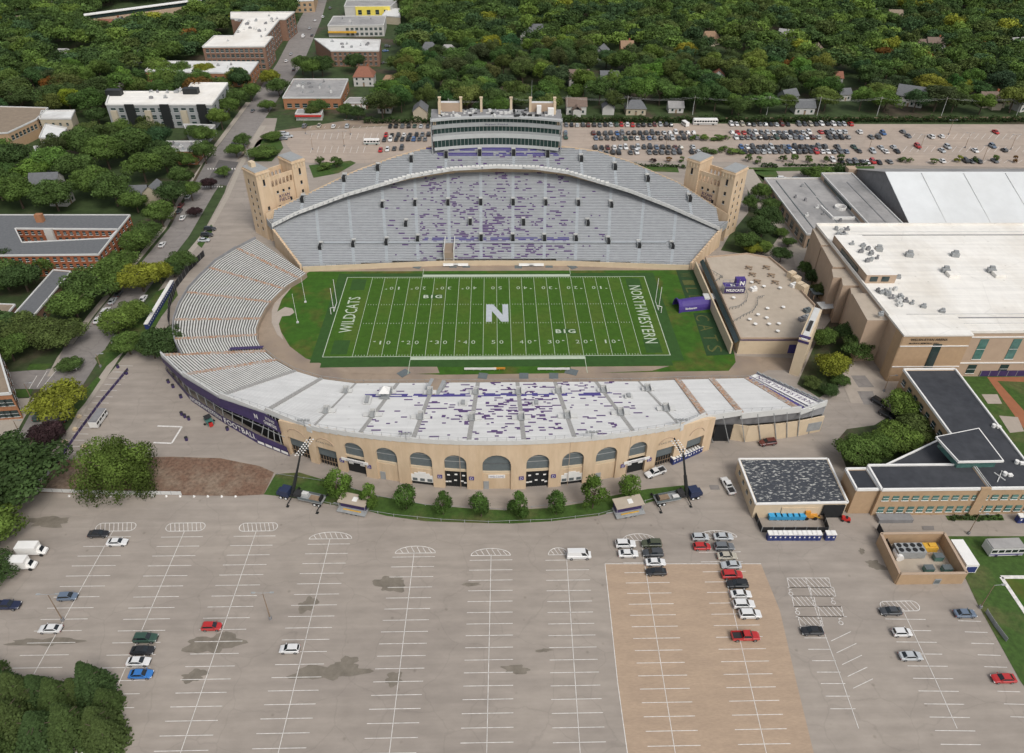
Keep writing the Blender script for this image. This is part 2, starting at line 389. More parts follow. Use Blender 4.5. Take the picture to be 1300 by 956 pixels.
# front of lower deck: rail wall following the rows
b = MB()
fr = [G(x, y, 2) for x, y in [(384,339),(450,336),(560,331.5),(630,331),(720,331.5),(860,336.5),(875,336.7)]]
for p, q in zip(fr, fr[1:]): b.slab(p, q, 0, 2.1, .35)
b.build('front_wall', M['cream2'], west)
b = MB()
for p, q in zip(fr, fr[1:]):
    n = int((q-p).length/2)
    for i in range(n):
        c = p+(q-p)*(i/n); b.box((c.x, c.y, 2.1), (.12,.12,.9))
    b.slab(p, q, 2.95, 3.05, .1)
b.build('front_rail', M['steel'], west)
for sgn, cpx in ((-1, [(384,339),(349,293)]), (1, [(875,336.7),(913.8,291.7)])):
    b = MB(); a = G(*cpx[0], 2); c = GP(*cpx[1], LA, LB_)
    d = (c-a); 
    for i in range(14):
        p = a+d*(i/14); q = a+d*((i+1)/14); b.slab((p.x+sgn*.6, p.y), (q.x+sgn*.6, q.y), 0, max(q.z, 2)+.7, .8)
    b.build('side_wall', M['stucco'], west)
# rear wall below the deck and underside
b = MB(); X = [-88+4*i for i in range(45)]
for x0, x1 in zip(X, X[1:]):
    y0, y1 = ydf(x0)+5.4, ydf(x1)+5.4
    b.poly([(x0,y0,lowp(y0)-1),(x1,y1,lowp(y1)-1),(x1,y1,UA+UB*y1-.3),(x0,y0,UA+UB*y0-.3)])
b.build('rear_wall', M['stucco'], west)
# upper deck
rowsU = [47+.8*k for k in range(60)]
upp = lambda y: UA+UB*y
def xru(y):
    L = []
    for s in (-1, 1):
        # rows live between front arc (inner) and rear arc; return outer limit
        x = 0.0 if ydf(0) < y < ydr(0) else None
        L.append(0)
    return 0, 0
mbU = MB(); pmU = MB(); deck_al = {}
AU = [GP(x, y, UA, UB) for x, y in [(384.5,253),(437.3,226.4),(480,213),(522.4,201.6),(566.5,196.5),(609,194),(652,194),(695,195.5),(737.7,201.6),(780.4,212),(821.8,227),(875,252)]]
XL, XRr = dfp[0].x, dfp[-1].x
for y in rowsU:
    z0, z1 = upp(y), upp(y+.8); x = XL; run = None; segs = []
    while x <= XRr:
        inside = ydf(x) <= y+.4 <= ydr(x)
        if inside and run is None: run = x
        if (not inside) and run is not None: segs.append((run, x)); run = None
        x += .4
    if run is not None: segs.append((run, XRr))
    for a, b_ in segs:
        if b_-a < .5: continue
        cuts = [(a, b_)]
        for p in AU:
            new = []
            for c, d in cuts:
                if c < p.x-.6 and d > p.x+.6: new += [(c, p.x-.6), (p.x+.6, d)]
                else: new.append((c, d))
            cuts = new
        for c, d in cuts:
            mbU.poly([(c,y,z0),(d,y,z0),(d,y+.36,z0),(c,y+.36,z0)], 1)
            mbU.poly([(c,y+.36,z0),(d,y+.36,z0),(d,y+.36,z1),(c,y+.36,z1)], 2)
            mbU.poly([(c,y+.36,z1),(d,y+.36,z1),(d,y+.8,z1),(c,y+.8,z1)], 0)
            x = c
            while x < d-.8:
                wd = rnd.choice((.9,1.4,2.2))
                pur = .10 if -28 < x < 27 and math.sin(x*.4) > -.2 else (.015 if -38 < x < 36 else 0)
                if -25.4 < x < 25.4 and y > 78.3: pur = .9 if int(round((y-47)/.8))%3 else .1
                if rnd.random() < pur:
                    e = min(x+wd, d); mi = 1 if y > 78.3 else 0
                    pmU.poly([(x,y+.34,z1+.03),(e,y+.34,z1+.03),(e,y+.8,z1+.03),(x,y+.8,z1+.03)], mi)
                    pmU.poly([(x,y+.34,z0+.02),(e,y+.34,z0+.02),(e,y+.34,z1+.03),(x,y+.34,z1+.03)], mi)
                x += wd
mbU.build('upper_deck', [M['alu'], M['alu2'], M['aluD']], west)
pmU.build('painted_benches', [M['purple'], M['bluep']], west)['kind'] = 'stuff'
for p in AU:
    b = MB(); y = ydf(p.x)
    while y < ydr(p.x)-.4:
        z0 = upp(y)+.2; b.poly([(p.x-.6,y,z0),(p.x+.6,y,z0),(p.x+.6,y+.8,z0+.1),(p.x-.6,y+.8,z0+.1)]); b.poly([(p.x-.6,y+.8,z0+.1),(p.x+.6,y+.8,z0+.1),(p.x+.6,y+.8,z0+.42),(p.x-.6,y+.8,z0+.42)]); y += .8
    b.build('aisle', M['aisle'], west)
def portal(p, plane, w_=1.25, d=3.3, mdark=None):
    b = MB(); z0 = plane(p.y-d/2); z1 = plane(p.y+d/2)
    b.box((p.x, p.y-d*.05, z0-.5), (w_, d*.95, z1-z0+.7), 0, 0)
    for s in (-1, 1): b.box((p.x+s*(w_/2+.1), p.y, z0-.3), (.16, d*1.1, z1-z0+.75), 0, 1)
    b.box((p.x, p.y+d*.5, z0), (w_+.36, .35, z1-z0+.85), 0, 2)
    for s in (-1, 1):
        for i in range(3): b.box((p.x+s*(w_/2+.1), p.y-d/2+i*d/2, z0+.5), (.07,.07,z1-z0+1.0), 0, 1)
    return b.build('portal', [M['dark'], M['steel'], M['trim']], west)
for p in AU: portal(GP(*[(384.5,253),(437.3,226.4),(480,213),(522.4,201.6),(566.5,196.5),(609,194),(652,194),(695,195.5),(737.7,201.6),(780.4,212),(821.8,227),(875,252)][AU.index(p)], UA, UB), upp, 1.4, 3.2)
for q in [(485.6,260),(527,257.7),(568.8,257),(610.3,256.5),(651.4,256.5),(692.7,257),(734,257.7),(775.8,260),(515.5,284),(597,282),(664.5,282),(746,283),(407,313),(448.8,309.5),(490.7,307),(530.5,303.5),(610.8,302),(651,302),(691,302.5),(731,303),(772,306),(811,310.6),(853,312)]:
    portal(GP(*q, LA, LB_), lowp)
# field tunnel through the lower deck
p = GP(571,309,LA,LB_); b = MB(); b.box((p.x, p.y-2.5, 2), (3.4, 11, 3.4)); b.build('tunnel_floor', M['track'], west)
b = MB()
for s in (-1, 1): b.box((p.x+s*1.85, p.y-2.5, 2), (.3, 11.2, 4.6))
b.build('tunnel_wall', M['trim'], west)
# cross walk rail lines
b = MB(); y = 41.6; b.box((0, y, lowp(y)+.3), (132, .9, .25)); b.build('cross_walk', M['aisle'], west)
# white lip of the upper deck
b = MB(); u = MB()
X = [XL+(XRr-XL)*i/90 for i in range(91)]
for x0, x1 in zip(X, X[1:]):
    y0, y1 = ydf(x0), ydf(x1); z0, z1 = upp(y0), upp(y1)
    b.poly([(x0,y0,z0-.8),(x1,y1,z1-.8),(x1,y1,z1+.6),(x0,y0,z0+.6)])
    b.poly([(x0,y0,z0+.6),(x1,y1,z1+.6),(x1,y1+.45,z1+.6),(x0,y0+.45,z0+.6)])
    b.poly([(x0,y0+.45,z0+.6),(x1,y1+.45,z1+.6),(x1,y1+.45,z1+.05),(x0,y0+.45,z0+.05)])
    u.poly([(x0,y0+.02,z0-.8),(x1,y1+.02,z1-.8),(x1,y1+6,z1-.3),(x0,y0+6,z0-.3)])
b.build('deck_fascia', M['trim'], west); u.build('deck_soffit', M['midgrey'], west)
for i in range(52):
    x = XL+(XRr-XL)*(.24+.52*(i+.5)/52); y = ydf(x); b = MB(); b.box((x, y+.25, upp(y)+.3), (1.25,.6,.55), 0)
    b.build('ribbon_panel', M['whitep'], west)
# rear wall and parapet of the deck, with supporting piers
b = MB(); c = MB()
XB = [drp[0].x+(drp[-1].x-drp[0].x)*i/70 for i in range(71)]
for x0, x1 in zip(XB, XB[1:]):
    y0, y1 = ydr(x0), ydr(x1); z0, z1 = upp(y0), upp(y1)
    b.hexa([(x0,y0+.1,0),(x1,y1+.1,0),(x1,y1+.45,0),(x0,y0+.45,0)], [(x0,y0+.1,z0+.35),(x1,y1+.1,z1+.35),(x1,y1+.45,z1+.35),(x0,y0+.45,z0+.35)])
b.build('rear_facade', M['stucco'], west)
for sx, P0, P1 in ((-1, dfp[0], drp[0]), (1, dfp[-1], drp[-1])):
    b = MB(); b.slab((P0.x, P0.y), (P1.x, P1.y), P0.z-2.2, P0.z+.6, .4); b.build('end_rail', M['steel'], west)
# =============================================================== press box
pb = thing('press_box', 'long glass fronted press box with curved grey bands standing on top of the far grandstand', 'press box', (0, 84, 0))
def pbf(x, back=0.0):                       # concave front line
    return 84.6-4.2*(x/26)**2+back
def band(z0, z1, w0, w1, name, m, out0=0, out1=0, n=26, th=.5):
    b = MB(); X0 = [-w0+2*w0*i/n for i in range(n+1)]; X1 = [-w1+2*w1*i/n for i in range(n+1)]
    for i in range(n):
        a, c, d, e = X0[i], X0[i+1], X1[i+1], X1[i]
        b.hexa([(a+.4,pbf(a)-out0,z0),(c+.4,pbf(c)-out0,z0),(c+.4,pbf(c)+th-out0,z0),(a+.4,pbf(a)+th-out0,z0)],
               [(e+.4,pbf(e)-out1,z1),(d+.4,pbf(d)-out1,z1),(d+.4,pbf(d)+th-out1,z1),(e+.4,pbf(e)+th-out1,z1)])
    return b.build(name, m, pb)
base = 27.6
band(base, base+1.2, 25.2, 25.4, 'lower_band', M['pband'], 1.5, 1.3, th=3)
g1 = band(base+1.0, base+4.5, 25.2, 25.4, 'window_band', M['glass'], 1.25, 1.25)
band(base+4.0, base+5.6, 25.8, 25.9, 'upper_band', M['pband'], 1.4, 1.2, th=2.4)
band(base+5.6, base+6.6, 25.6, 25.6, 'upper_band', M['grey'], .7, .7)
band(base+6.3, base+8.9, 25.4, 25.4, 'window_band', M['glass'], .5, .5)
band(base+8.7, base+10.2, 25.9, 25.9, 'upper_band', M['grey'], 1.0, .9, th=2)
band(base+10.2, base+12.0, 25.0, 25.0, 'window_band', M['glass'], .2, .2)
band(base+12.0, base+12.7, 26.4, 26.4, 'roof_edge', M['pband'], 1.5, 1.5, th=2)
b = MB(); b.prism([(-25,86.4),(25.8,86.4),(25.8,92.5),(-25,92.5)], 20, base+12.0, 0); b.prism([(-24,80.6),(-24,85),(-25,85),(-25,80.6)], base, base+12, 0); b.prism([(24.8,80.6),(25.8,80.6),(25.8,85),(24.8,85)], base, base+12, 0)
b.build('rear_block', M['stucco'], pb)
b = MB(); b.prism([(-26,83.2),(26.8,83.2),(27.2,93.2),(-26.6,93.2)], base+12.0, base+12.5, 0)
for s in (-1, 1): b.prism([(s*26+.4, 80), (s*20+.4, 82.2),(s*20+.4,84),(s*26+.4,84)], base+12.02, base+12.48)
b.build('roof', M['midgrey'], pb)
for i in range(32):
    x = -24+i*48/31
    for z0, z1 in ((base+1.2, base+4.0), (base+6.6, base+8.7), (base+10.2, base+12)): b = MB(); b.box((x+.4, pbf(x)-1.3 if z0 < base+2 else pbf(x)-.56 if z0 < base+9 else pbf(x)-.28, z0), (.14,.12,z1-z0)); b.build('mullion', M['steel'], pb)
for s in (-1, 1):
    b = MB(); x = s*26.3+.4
    for yy in (79.8, 84.5, 89.5): b.tube((x, yy, 22), (x, yy, base+13.4), .22)
    b.tube((x, 79.8, 24), (x, 89.5, base+12), .14); b.tube((x, 79.8, base+12), (x, 89.5, 24), .14)
    for i in range(8): b.box((x, 84.6, 24+i*2.1), (.5, 9.6, .12))
    b.build('stair_frame', M['steel'], pb)
r2 = random.Random(5)
for i in range(95):
    b = MB()
    x = r2.uniform(-24, 25); y = r2.uniform(83.6, 92.3); h = r2.uniform(.2, 1.1)
    b.box((x, y, base+12.5), (r2.uniform(.3,2.0), r2.uniform(.3,1.3), h), r2.choice((0,0,.3)))
    b.build('roof_unit', M[r2.choice(('trim','trim','steel','black'))], pb)
for x in (-23.2, -14.5, -6.2, 6.0, 13.9, 23.8):
    b = MB(); y = 90.2; b.box((x+.4, y, base+12.5), (.95,.95,5.6), 0, 0); b.box((x+.4, y, base+18.1), (1.3,1.3,.4), 0, 0); b.build('stack', M['cream2'], pb)
    if abs(x) > 20:
        b = MB(); b.box((x+.4, 87.2, base+12.5), (.9,.9,5.0)); b.build('stack', M['cream2'], pb)
for x0, x1 in ((-23.2,-14.5),(13.9,23.8)):
    b = MB(); b.box(((x0+x1)/2+.4, 91.3, base+12.5), (x1-x0-.9,2.4,3.6), 0, 0, 1); b.build('penthouse', [M['tanw'], M['trim']], pb)
b = MB(); b.box((22.5, 86.2, base+12.5), (2.4,2.4,2.8)); b.box((17.8, 88.2, base+12.5), (1.8,1.8,3.2)); b.build('cooling_unit', M['whitep'], pb)
b = MB(); b.tube((14.8,91,base+16),(14.8,91,base+25),.09,.04); b.build('flagpole', M['steel'], pb)
text_mesh('Ryan Field', (0.4, pbf(0)-1.16, base+9.45), (1,0,0), (0,0,1), 9, .8, 'lettering', M['navy'], pb)
# =============================================================== towers
def tower(name, label, sgn):
    B = Vector((-91.2, 54.3)) if sgn < 0 else Vector((92.3, 54.5))
    v = Vector((.70, .714)) if sgn < 0 else Vector((-.70, .714))          # along the face
    u = Vector((-.714, .70)) if sgn < 0 else Vector((.714, .70))         # backwards
    t = thing(name, label, 'tower', (B.x, B.y, 0))
    P = lambda s, d: (B.x+v.x*s+u.x*d, B.y+v.y*s+u.y*d)
    H1, H2 = 28.0, 24.6
    def rect(s0, s1, d0, d1): return [P(s0,d0), P(s1,d0), P(s1,d1), P(s0,d1)]
    b = MB(); b.prism(rect(.02,5.8,.02,9.5), 0, H1-.9); b.prism(rect(15.9,21.8,.02,9.5), 0, H1-.9); b.prism(rect(5.8,15.9,.7,9.2), 0, 19.6)
    b.build('shaft', M['stucco'], t)
    for s0, s1 in ((0,5.8),(15.9,21.8)):
        b = MB(); b.prism(rect(s0-.25,s1+.25,-.25,9.75), H1-.9, H1-.35, 0); b.prism(rect(s0,s1,0,9.5), H1-.35, H1+.35, 0, 1)
        b.prism(rect(s0+.5,s1-.5,.5,9.0), H1+.36, H1+.42, 1)
        b.build('cap', [M['stucco'], M['grey']], t)
        for k in range(4):
            b = MB(); b.prism(rect(s0+.9+k*1.3, s0+1.35+k*1.3, -.3, .02), H1-2.6, H1-1.0); b.build('bracket', M['cream2'], t)
    # arcades, front and back, six arches
    for d0, d1, nm, zb in ((.7,1.3,'front_arcade',19.6), (8.6,9.2,'rear_arcade',19.6)):
        b = MB(); n = 6; pw = 10.1/n
        b.prism(rect(5.8,15.9,d0,d1), 23.2, H2)
        b.prism(rect(5.8,15.9,d0,d1), zb, 20.4)
        for i in range(n+1):
            c = 5.8+i*pw; b.prism(rect(max(5.8,c-.3),min(15.9,c+.3),d0+.01,d1-.01), 20.4, 23.2)
        for i in range(n):
            c = 5.8+(i+.5)*pw; r = pw/2-.3
            for q in range(6):
                a0, a1 = math.pi*q/6, math.pi*(q+1)/6
                s0, s1 = c-r*math.cos(a0), c-r*math.cos(a1)
                zz0, zz1 = 22.5+r*math.sin(a0), 22.5+r*math.sin(a1)
                b.hexa([(*P(s0,d0+.01),zz0),(*P(s1,d0+.01),zz1),(*P(s1,d1-.01),zz1),(*P(s0,d1-.01),zz0)],[(*P(s0,d0+.01),23.21),(*P(s1,d0+.01),23.21),(*P(s1,d1-.01),23.21),(*P(s0,d1-.01),23.21)])
        b.build(nm, M['stucco'], t)
    b = MB(); b.prism(rect(5.85,15.85,1.3,8.6), 19.61, 19.9); b.build('terrace_floor', M['tanw'], t)
    def win(s, z, w_, h, side=False, arch=False):
        b = MB()
        if side:
            b.prism(rect(-.06,.02,s-w_/2,s+w_/2), z, z+h, 0); b.prism(rect(-.12,-.0,s-w_/2-.15,s+w_/2+.15), z-.2, z, 1)
        else:
            d = .62 if 5.8 < s < 15.9 else -.06
            b.prism(rect(s-w_/2,s+w_/2,d,d+.07), z, z+h, 0); b.prism(rect(s-w_/2-.15,s+w_/2+.15,d-.08,d+.05), z-.2, z, 1)
        b.build('window', [M['dark'], M['trim']], t)
    for s in (2.9, 18.9): win(s, 22.3, .85, 2.5); 
    win(18.9 if sgn < 0 else 2.9, 14.5, .9, 1.3); win(2.9 if sgn < 0 else 18.9, 12.2, .9, 1.4)
    win(2.9 if sgn > 0 else 18.9, 18.2, .9, 1.4)
    for s in (8.2, 10.8, 13.4): win(s, 17.3, .85, 1.0)
    for s in (8.0, 13.6): win(s, 10.8+.35*(s-8 if sgn < 0 else 14-s), .9, 1.4)
    for k in range(7):
        for s in (2.6, 6.4):
            win(s, 22.2-k*3.1-(1.2 if s > 5 else 0)*sgn*0, .55, 1.9 if k < 1 else 1.3, side=True)
    b = MB(); b.prism(rect(1.8,3.6,5.2,7.6), H1+.35, H1+2.4); b.build('roof_hut', M['cream2'], t) if sgn < 0 else None
    if sgn < 0:
        b = MB(); b.tube((*P(3,8.8),H1+.3),(*P(3,8.8),H1+8),.08,.04); b.build('flagpole', M['steel'], t)
    q = P(10.85, .60); xd = (v.x, v.y, 0) if sgn < 0 else (-v.x, -v.y, 0)
    text_mesh('RYAN', (q[0], q[1], 15.75), xd, (0,0,1), 4.6, 1.25, 'lettering', M['navy'], t, .02)
    text_mesh('FIELD', (q[0], q[1], 14.2), xd, (0,0,1), 5.0, 1.25, 'lettering', M['navy'], t, .02)
    return t
tower('stadium_tower', 'tall cream stadium tower at the left end of the curved far grandstand', -1)
tower('stadium_tower', 'tall cream stadium tower at the right end of the curved far grandstand beside the walkway', 1)
# =============================================================== east grandstand
EA, EB = 2-.349*40, -.349                    # z = EA + EB*y  (y negative)
east = thing('east_grandstand', 'near grandstand of white benches with a cream arched outer wall', 'grandstand', (0, -60, 0))
RC, RR = (0.4, 41.8), 122.8
def arc_y(x, r=RR): return RC[1]-math.sqrt(r*r-(x-RC[0])**2)
rowsE = [40.0+.8*k for k in range(52)]
planeE = lambda y: 2+.349*(y-40)
aisE = []
for a, b_ in [((457,480),(400,538)),((505,486),(458,548)),((550,489),(524,558)),((605.6,492.6),(595,560)),((657.6,492.6),(665,558.6)),((706,489),(727.5,550)),((757,485),(803,546)),((806.6,478.6),(860,536))]:
    aisE.append((GP(*a, EA, EB), GP(*b_, EA, EB)))
def brkE(y): return [(i, p.x+(q.x-p.x)*(-y-p.y)/(q.y-p.y)) for i, (p, q) in enumerate(aisE)]
def xrE(y):
    x0 = brkE(y)[0][1]; x1 = brkE(y)[-1][1]
    r = RR-.4; yy = -(y+.4)
    if yy < RC[1]-r: return 0, 0
    lim = math.sqrt(max(r*r-(RC[1]-yy)**2, 0))
    return max(x0, RC[0]-lim)-.7, min(x1, RC[0]+lim)+.7
def patchE(x, y):
    wd = rnd.choice((.7,1.0,1.6,2.4))
    if 48.2 < y < 50.6 and -38 < x < 32: return (rnd.random() < .75, 1.6, 1)
    d = 0
    if -20 < x < 30: d = .13+.30*math.exp(-((x-6)/10)**2-((y-59)/9)**2)
    elif -36 < x < 42: d = .05
    return (rnd.random() < d, wd, 0)
terrace(rowsE, 'middle_seating', planeE, xrE, brkE, [M['white'], M['whiteT'], M['whiteS']], east, patchE, flip=True)
def loft(secs, nrow, parent, name, mt, prof=.45, ncol=4):
    """sections between (inner, outer) point pairs; stepped rows across"""
    mb = MB()
    for (i0, o0), (i1, o1) in zip(secs, secs[1:]):
        for k in range(nrow):
            def at(i, o, s, zs): 
                p = i+(o-i)*s; return (p.x, p.y, i.z+(o.z-i.z)*zs)
            s0, s1, s2 = k/nrow, (k+prof)/nrow, (k+1)/nrow; za, zb = k/nrow, (k+1)/nrow
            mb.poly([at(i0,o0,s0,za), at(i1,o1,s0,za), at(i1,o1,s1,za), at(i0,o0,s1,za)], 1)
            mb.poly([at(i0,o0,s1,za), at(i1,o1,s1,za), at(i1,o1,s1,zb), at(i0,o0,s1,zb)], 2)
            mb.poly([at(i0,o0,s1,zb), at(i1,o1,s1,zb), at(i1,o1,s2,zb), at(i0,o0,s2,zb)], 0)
    return mb.build(name, mt, parent)
def stair(i, o, n, parent, m, w_=1.3):
    b = MB(); d = Vector((o.x-i.x, o.y-i.y, 0)).normalized(); nn = Vector((-d.y, d.x, 0))*w_/2
    for k in range(n):
        p = i+(o-i)*(k/n); q = i+(o-i)*((k+1)/n); z = q.z+.12
        b.hexa([p-nn+Vector((0,0,.0)), p+nn, q+nn, q-nn], [Vector((*(p-nn).xy, z)), Vector((*(p+nn).xy, z)), Vector((*(q+nn).xy, z)), Vector((*(q-nn).xy, z))])
    return b.build('aisle', m, parent)
def V(px, py, z): return G(px, py, z)
p0, q0 = brkE(40)[0][1], None
Lsec = [(V(337,446,2), V(205,451,8.3)), (V(350,457,2), V(233,476,9.3)), (V(375,471,2), V(279,503,10.4)), (V(408,481,2), V(338,522,11.8))]
xa = brkE(40)[0][1]
ye = 72.0; xe = brkE(ye)[0][1]
for it in range(30):
    ye = -arc_y(xe, RR-.4); xe = brkE(ye)[0][1]
Lsec.append((Vector((xa, -40, 2)), Vector((xe, -ye, planeE(ye)))))
loft(Lsec[:3], 32, east, 'left_seating', [M['bench'], M['gap'], M['whiteS']], prof=.5)
loft(Lsec[2:], 38, east, 'left_seating', [M['white'], M['whiteT'], M['whiteS']])
for i, (a, c) in enumerate(Lsec[:-1]): stair(a, c, 32, east, M['rust'] if i < 2 else M['aisleW'])
ye = 70.0; xe2 = brkE(ye)[-1][1]
for it in range(30):
    ye = -arc_y(xe2, RR-.4); xe2 = brkE(ye)[-1][1]
Rsec = [(Vector((brkE(40)[-1][1], -40, 2)), Vector((xe2, -ye, planeE(ye)))), (V(860,482,2), V(895,528.5,12)), (V(903,481,2), V(941,525,11)), (V(948,480,2.4), V(1016,521,9.8))]
loft(Rsec, 38, east, 'right_seating', [M['white'], M['whiteT'], M['whiteS']])
for i, (a, c) in enumerate(Rsec[1:]): stair(a, c, 34, east, M['rust'], 1.8)
Tsec = [(V(948,480,2.4), V(1016,521,9.8)), (V(951,479,2.6), V(1026,519.5,9.4))]
loft(Tsec, 14, east, 'purple_seating', [M['bluep'], M['purple'], M['purple2']])
Nsec = [(V(950.5,478.5,2.7), V(1027.5,519.5,9.5)), (V(961,474,3.4), V(1049,512.5,8.8))]
loft(Nsec, 40, east, 'lettered_seating', [M['whitep'], M['whitep'], M['white']], prof=.4)
# purple stripes and lettering along the end section
def lerp(a, b, t): return a+(b-a)*t
for t0, t1 in ((.08,.15),(.80,.87)):
    b = MB(); up = Vector((0,0,.28))
    a0, a1 = lerp(Nsec[0][0],Nsec[1][0],t0)+up, lerp(Nsec[0][0],Nsec[1][0],t1)+up
    c0, c1 = lerp(Nsec[0][1],Nsec[1][1],t0)+up, lerp(Nsec[0][1],Nsec[1][1],t1)+up
    b.poly([a0, a1, c1, c0]); b.build('painted_stripe', M['navy'], east)
a0 = lerp(Nsec[0][0],Nsec[1][0],.48)+Vector((0,0,.3)); c0 = lerp(Nsec[0][1],Nsec[1][1],.48)+Vector((0,0,.3))
dv = (c0-a0); nv = lerp(Nsec[1][0],Nsec[1][1],.5)-lerp(Nsec[0][0],Nsec[0][1],.5); wv = nv.length; 
text_mesh('NORTHWESTERN', (a0+c0)/2, dv.normalized(), nv.normalized(), dv.length*.84, wv*.30, 'seat_lettering', M['purple'], east, 0)
# end wall of the right tip
b = MB(); A, B_ = Nsec[1]
for i in range(12):
    p = lerp(A, B_, i/12); q = lerp(A, B_, (i+1)/12); b.slab((p.x,p.y),(q.x,q.y),0,q.z+.3,.4)
b.build('end_wall', M['grey'], east)
# inner front wall
b = MB(); fl = [s[0] for s in Lsec]+[s[0] for s in Rsec]+[Nsec[1][0]]
for p, q in zip(fl, fl[1:]): b.slab((p.x, p.y+.2), (q.x, q.y+.2), 0, 2.15, .35)
b.build('front_wall', M['track'], east)
b = MB()
for p, q in zip(fl, fl[1:]):
    b.slab((p.x, p.y+.2), (q.x, q.y+.2), 2.95, 3.02, .08); n = max(1, int((q-p).length/2.5))
    for i in range(n): c = p+(q-p)*(i/n); b.box((c.x, c.y+.2, 2.1), (.08,.08,.9))
b.build('front_rail', M['steel'], east)
# parapet along the top
top = [s[1] for s in Lsec[:-1]]
xs = [Lsec[-1][1].x+(Rsec[0][1].x-Lsec[-1][1].x)*i/40 for i in range(41)]
tl = top+[Vector((x, arc_y(x), planeE(-arc_y(x)))) for x in xs]+[s[1] for s in Rsec[1:]]+[Nsec[1][1]]
b = MB()
for p, q in zip(tl, tl[1:]): b.slab((p.x,p.y),(q.x,q.y), min(p.z,q.z)-.6, (p.z+q.z)/2+.75, .4)
b.build('parapet', M['trim'], east)
b = MB()
for p, q in zip(tl, tl[1:]):
    d = q-p; b.hexa([p+Vector((-.04,-.04,1.7)),p+Vector((.04,-.04,1.7)),p+Vector((.04,.04,1.7)),p+Vector((-.04,.04,1.7))],[q+Vector((-.04,-.04,1.7)),q+Vector((.04,-.04,1.7)),q+Vector((.04,.04,1.7)),q+Vector((-.04,.04,1.7))])
    n = max(1, int(d.length/2.5))
    for i in range(n): c = p+d*(i/n); b.box((c.x, c.y, c.z+.7), (.07,.07,1.0))
b.build('parapet_rail', M['steel'], east)
# portals of the near stand: little railed stair heads
for i in range(8):
    for t in (.22, .66):
        p, q = aisE[i]; y = 40+(-arc_y((p.x+q.x)/2)-40)*t; x = brkE(y)[i][1]; z = planeE(y)
        b = MB(); sx = 5.0 if t > .5 else 3.6
        b.box((x, -y, z+.2), (sx, 1.6, .45), 0, 0); b.box((x, -y, z-.2), (1.3, 2.6, 1.0), 0, 1); b.box((x, -y+1.2, z+.1), (1.5,.2,1.5), 0, 0)
        for k in (-.75, .75): b.box((x+k, -y, z+.4), (.08, 2.6, 1.2), 0, 0)
        b.build('portal', [M['trim'], M['grey']], east)
for px, py in ((466,516-4),(467,508),(588,514),(681,514),(798,505)):
    p = GP(px, py, EA, EB); b = MB(); b.box((p.x, p.y, p.z+.1), (2.2,2.2,.6), 0, 0); b.box((p.x, p.y, p.z+.3), (1.0,1.6,.9), 0, 1); b.build('portal', [M['trim'], M['grey']], east)
p = GP(551,497,EA,EB); b = MB(); b.box((p.x, p.y+.5, 2.4), (4.6,8,3.0), -.25, 0); b.box((p.x, p.y+.5, 2.5), (2.4,8.4,3.0), -.25, 1); b.build('tunnel_floor', [M['steel'], M['track']], east)
# --- arched outer wall
def wallpt(a, r=RR): return (RC[0]+r*math.sin(a), RC[1]-r*math.cos(a))
def ang(x): return math.asin((x-RC[0])/RR)
arch = []   # (xc, half width, kind)
for (a, c, k) in [(370,395.5,'open'),(405.5,430.6,'door'),(441.5,466,'sign'),(481,507.5,'wall'),(522.7,550.7,'food'),(565.4,593.3,'gate'),(612.9,648.4,'big'),(667.4,695.8,'gate'),(711.6,738.5,'food'),(753.5,779.6,'wall'),(793.6,817,'sign'),(830,852.7,'door'),(868,889,'open')]:
    def base_at(px):
        lo_, hi_ = 560.0, 625.0
        for _ in range(30):
            m_ = (lo_+hi_)/2; g = G(px, m_)
            inside = (g.x-RC[0])**2+(g.y-RC[1])**2 < RR*RR
            if inside: lo_ = m_
            else: hi_ = m_
        return G(px, m_).x
    x0, x1 = base_at(a), base_at(c); arch.append(((x0+x1)/2, (x1-x0)/2, k))
wb = MB(); hw = 57.0
def ztop(x): return planeE(-arc_y(x))
def strip(a0, a1, z0, z1a, z1b, th=1.0, r=RR, mb=None, mi=0):
    p, q = wallpt(a0, r), wallpt(a1, r); p2, q2 = wallpt(a0, r-th), wallpt(a1, r-th)
    (mb or wb).hexa([(*p,z0),(*q,z0),(*q2,z0),(*p2,z0)], [(*p,z1a),(*q,z1b),(*q2,z1b),(*p2,z1a)], mi)
def zt(a): return ztop(wallpt(a)[0])-.02
prev = ang(-hw)
details = []
for xc, h, k in arch:
    a0, a1 = ang(xc-h), ang(xc+h); am = (a0+a1)/2; ha = (a1-a0)/2
    n = 2
    for i in range(n):
        s0, s1 = prev+(a0-prev)*i/n, prev+(a0-prev)*(i+1)/n; strip(s0, s1, 0, zt(s0), zt(s1))
    H = zt(am)
    spring = {'big': 8.6, 'open': 6.3, 'door': 6.3}.get(k, 9.0)
    if H < 15: spring -= (15-H)*.45
    if k in ('open', 'door'):
        strip(a0, a1, 6.6, zt(a0), zt(a1)); spring = None
    else:
        rr = h*.98
        for q in range(10):
            t0, t1 = math.pi*q/10, math.pi*(q+1)/10
            s0, s1 = am-ha*math.cos(t0), am-ha*math.cos(t1)
            z0_, z1_ = spring+rr*math.sin(t0), spring+rr*math.sin(t1)
            p, q_ = wallpt(s0), wallpt(s1); p2, q2 = wallpt(s0, RR-1), wallpt(s1, RR-1)
            wb.hexa([(*p,z0_),(*q_,z1_),(*q2,z1_),(*p2,z0_)], [(*p,zt(s0)),(*q_,zt(s1)),(*q2,zt(s1)),(*p2,zt(s0))])
    details.append((xc, h, k, a0, a1, am, spring)); prev = a1
a1 = ang(hw)
for i in range(3): s0, s1 = prev+(a1-prev)*i/3, prev+(a1-prev)*(i+1)/3; strip(s0, s1, 0, zt(s0), zt(s1))
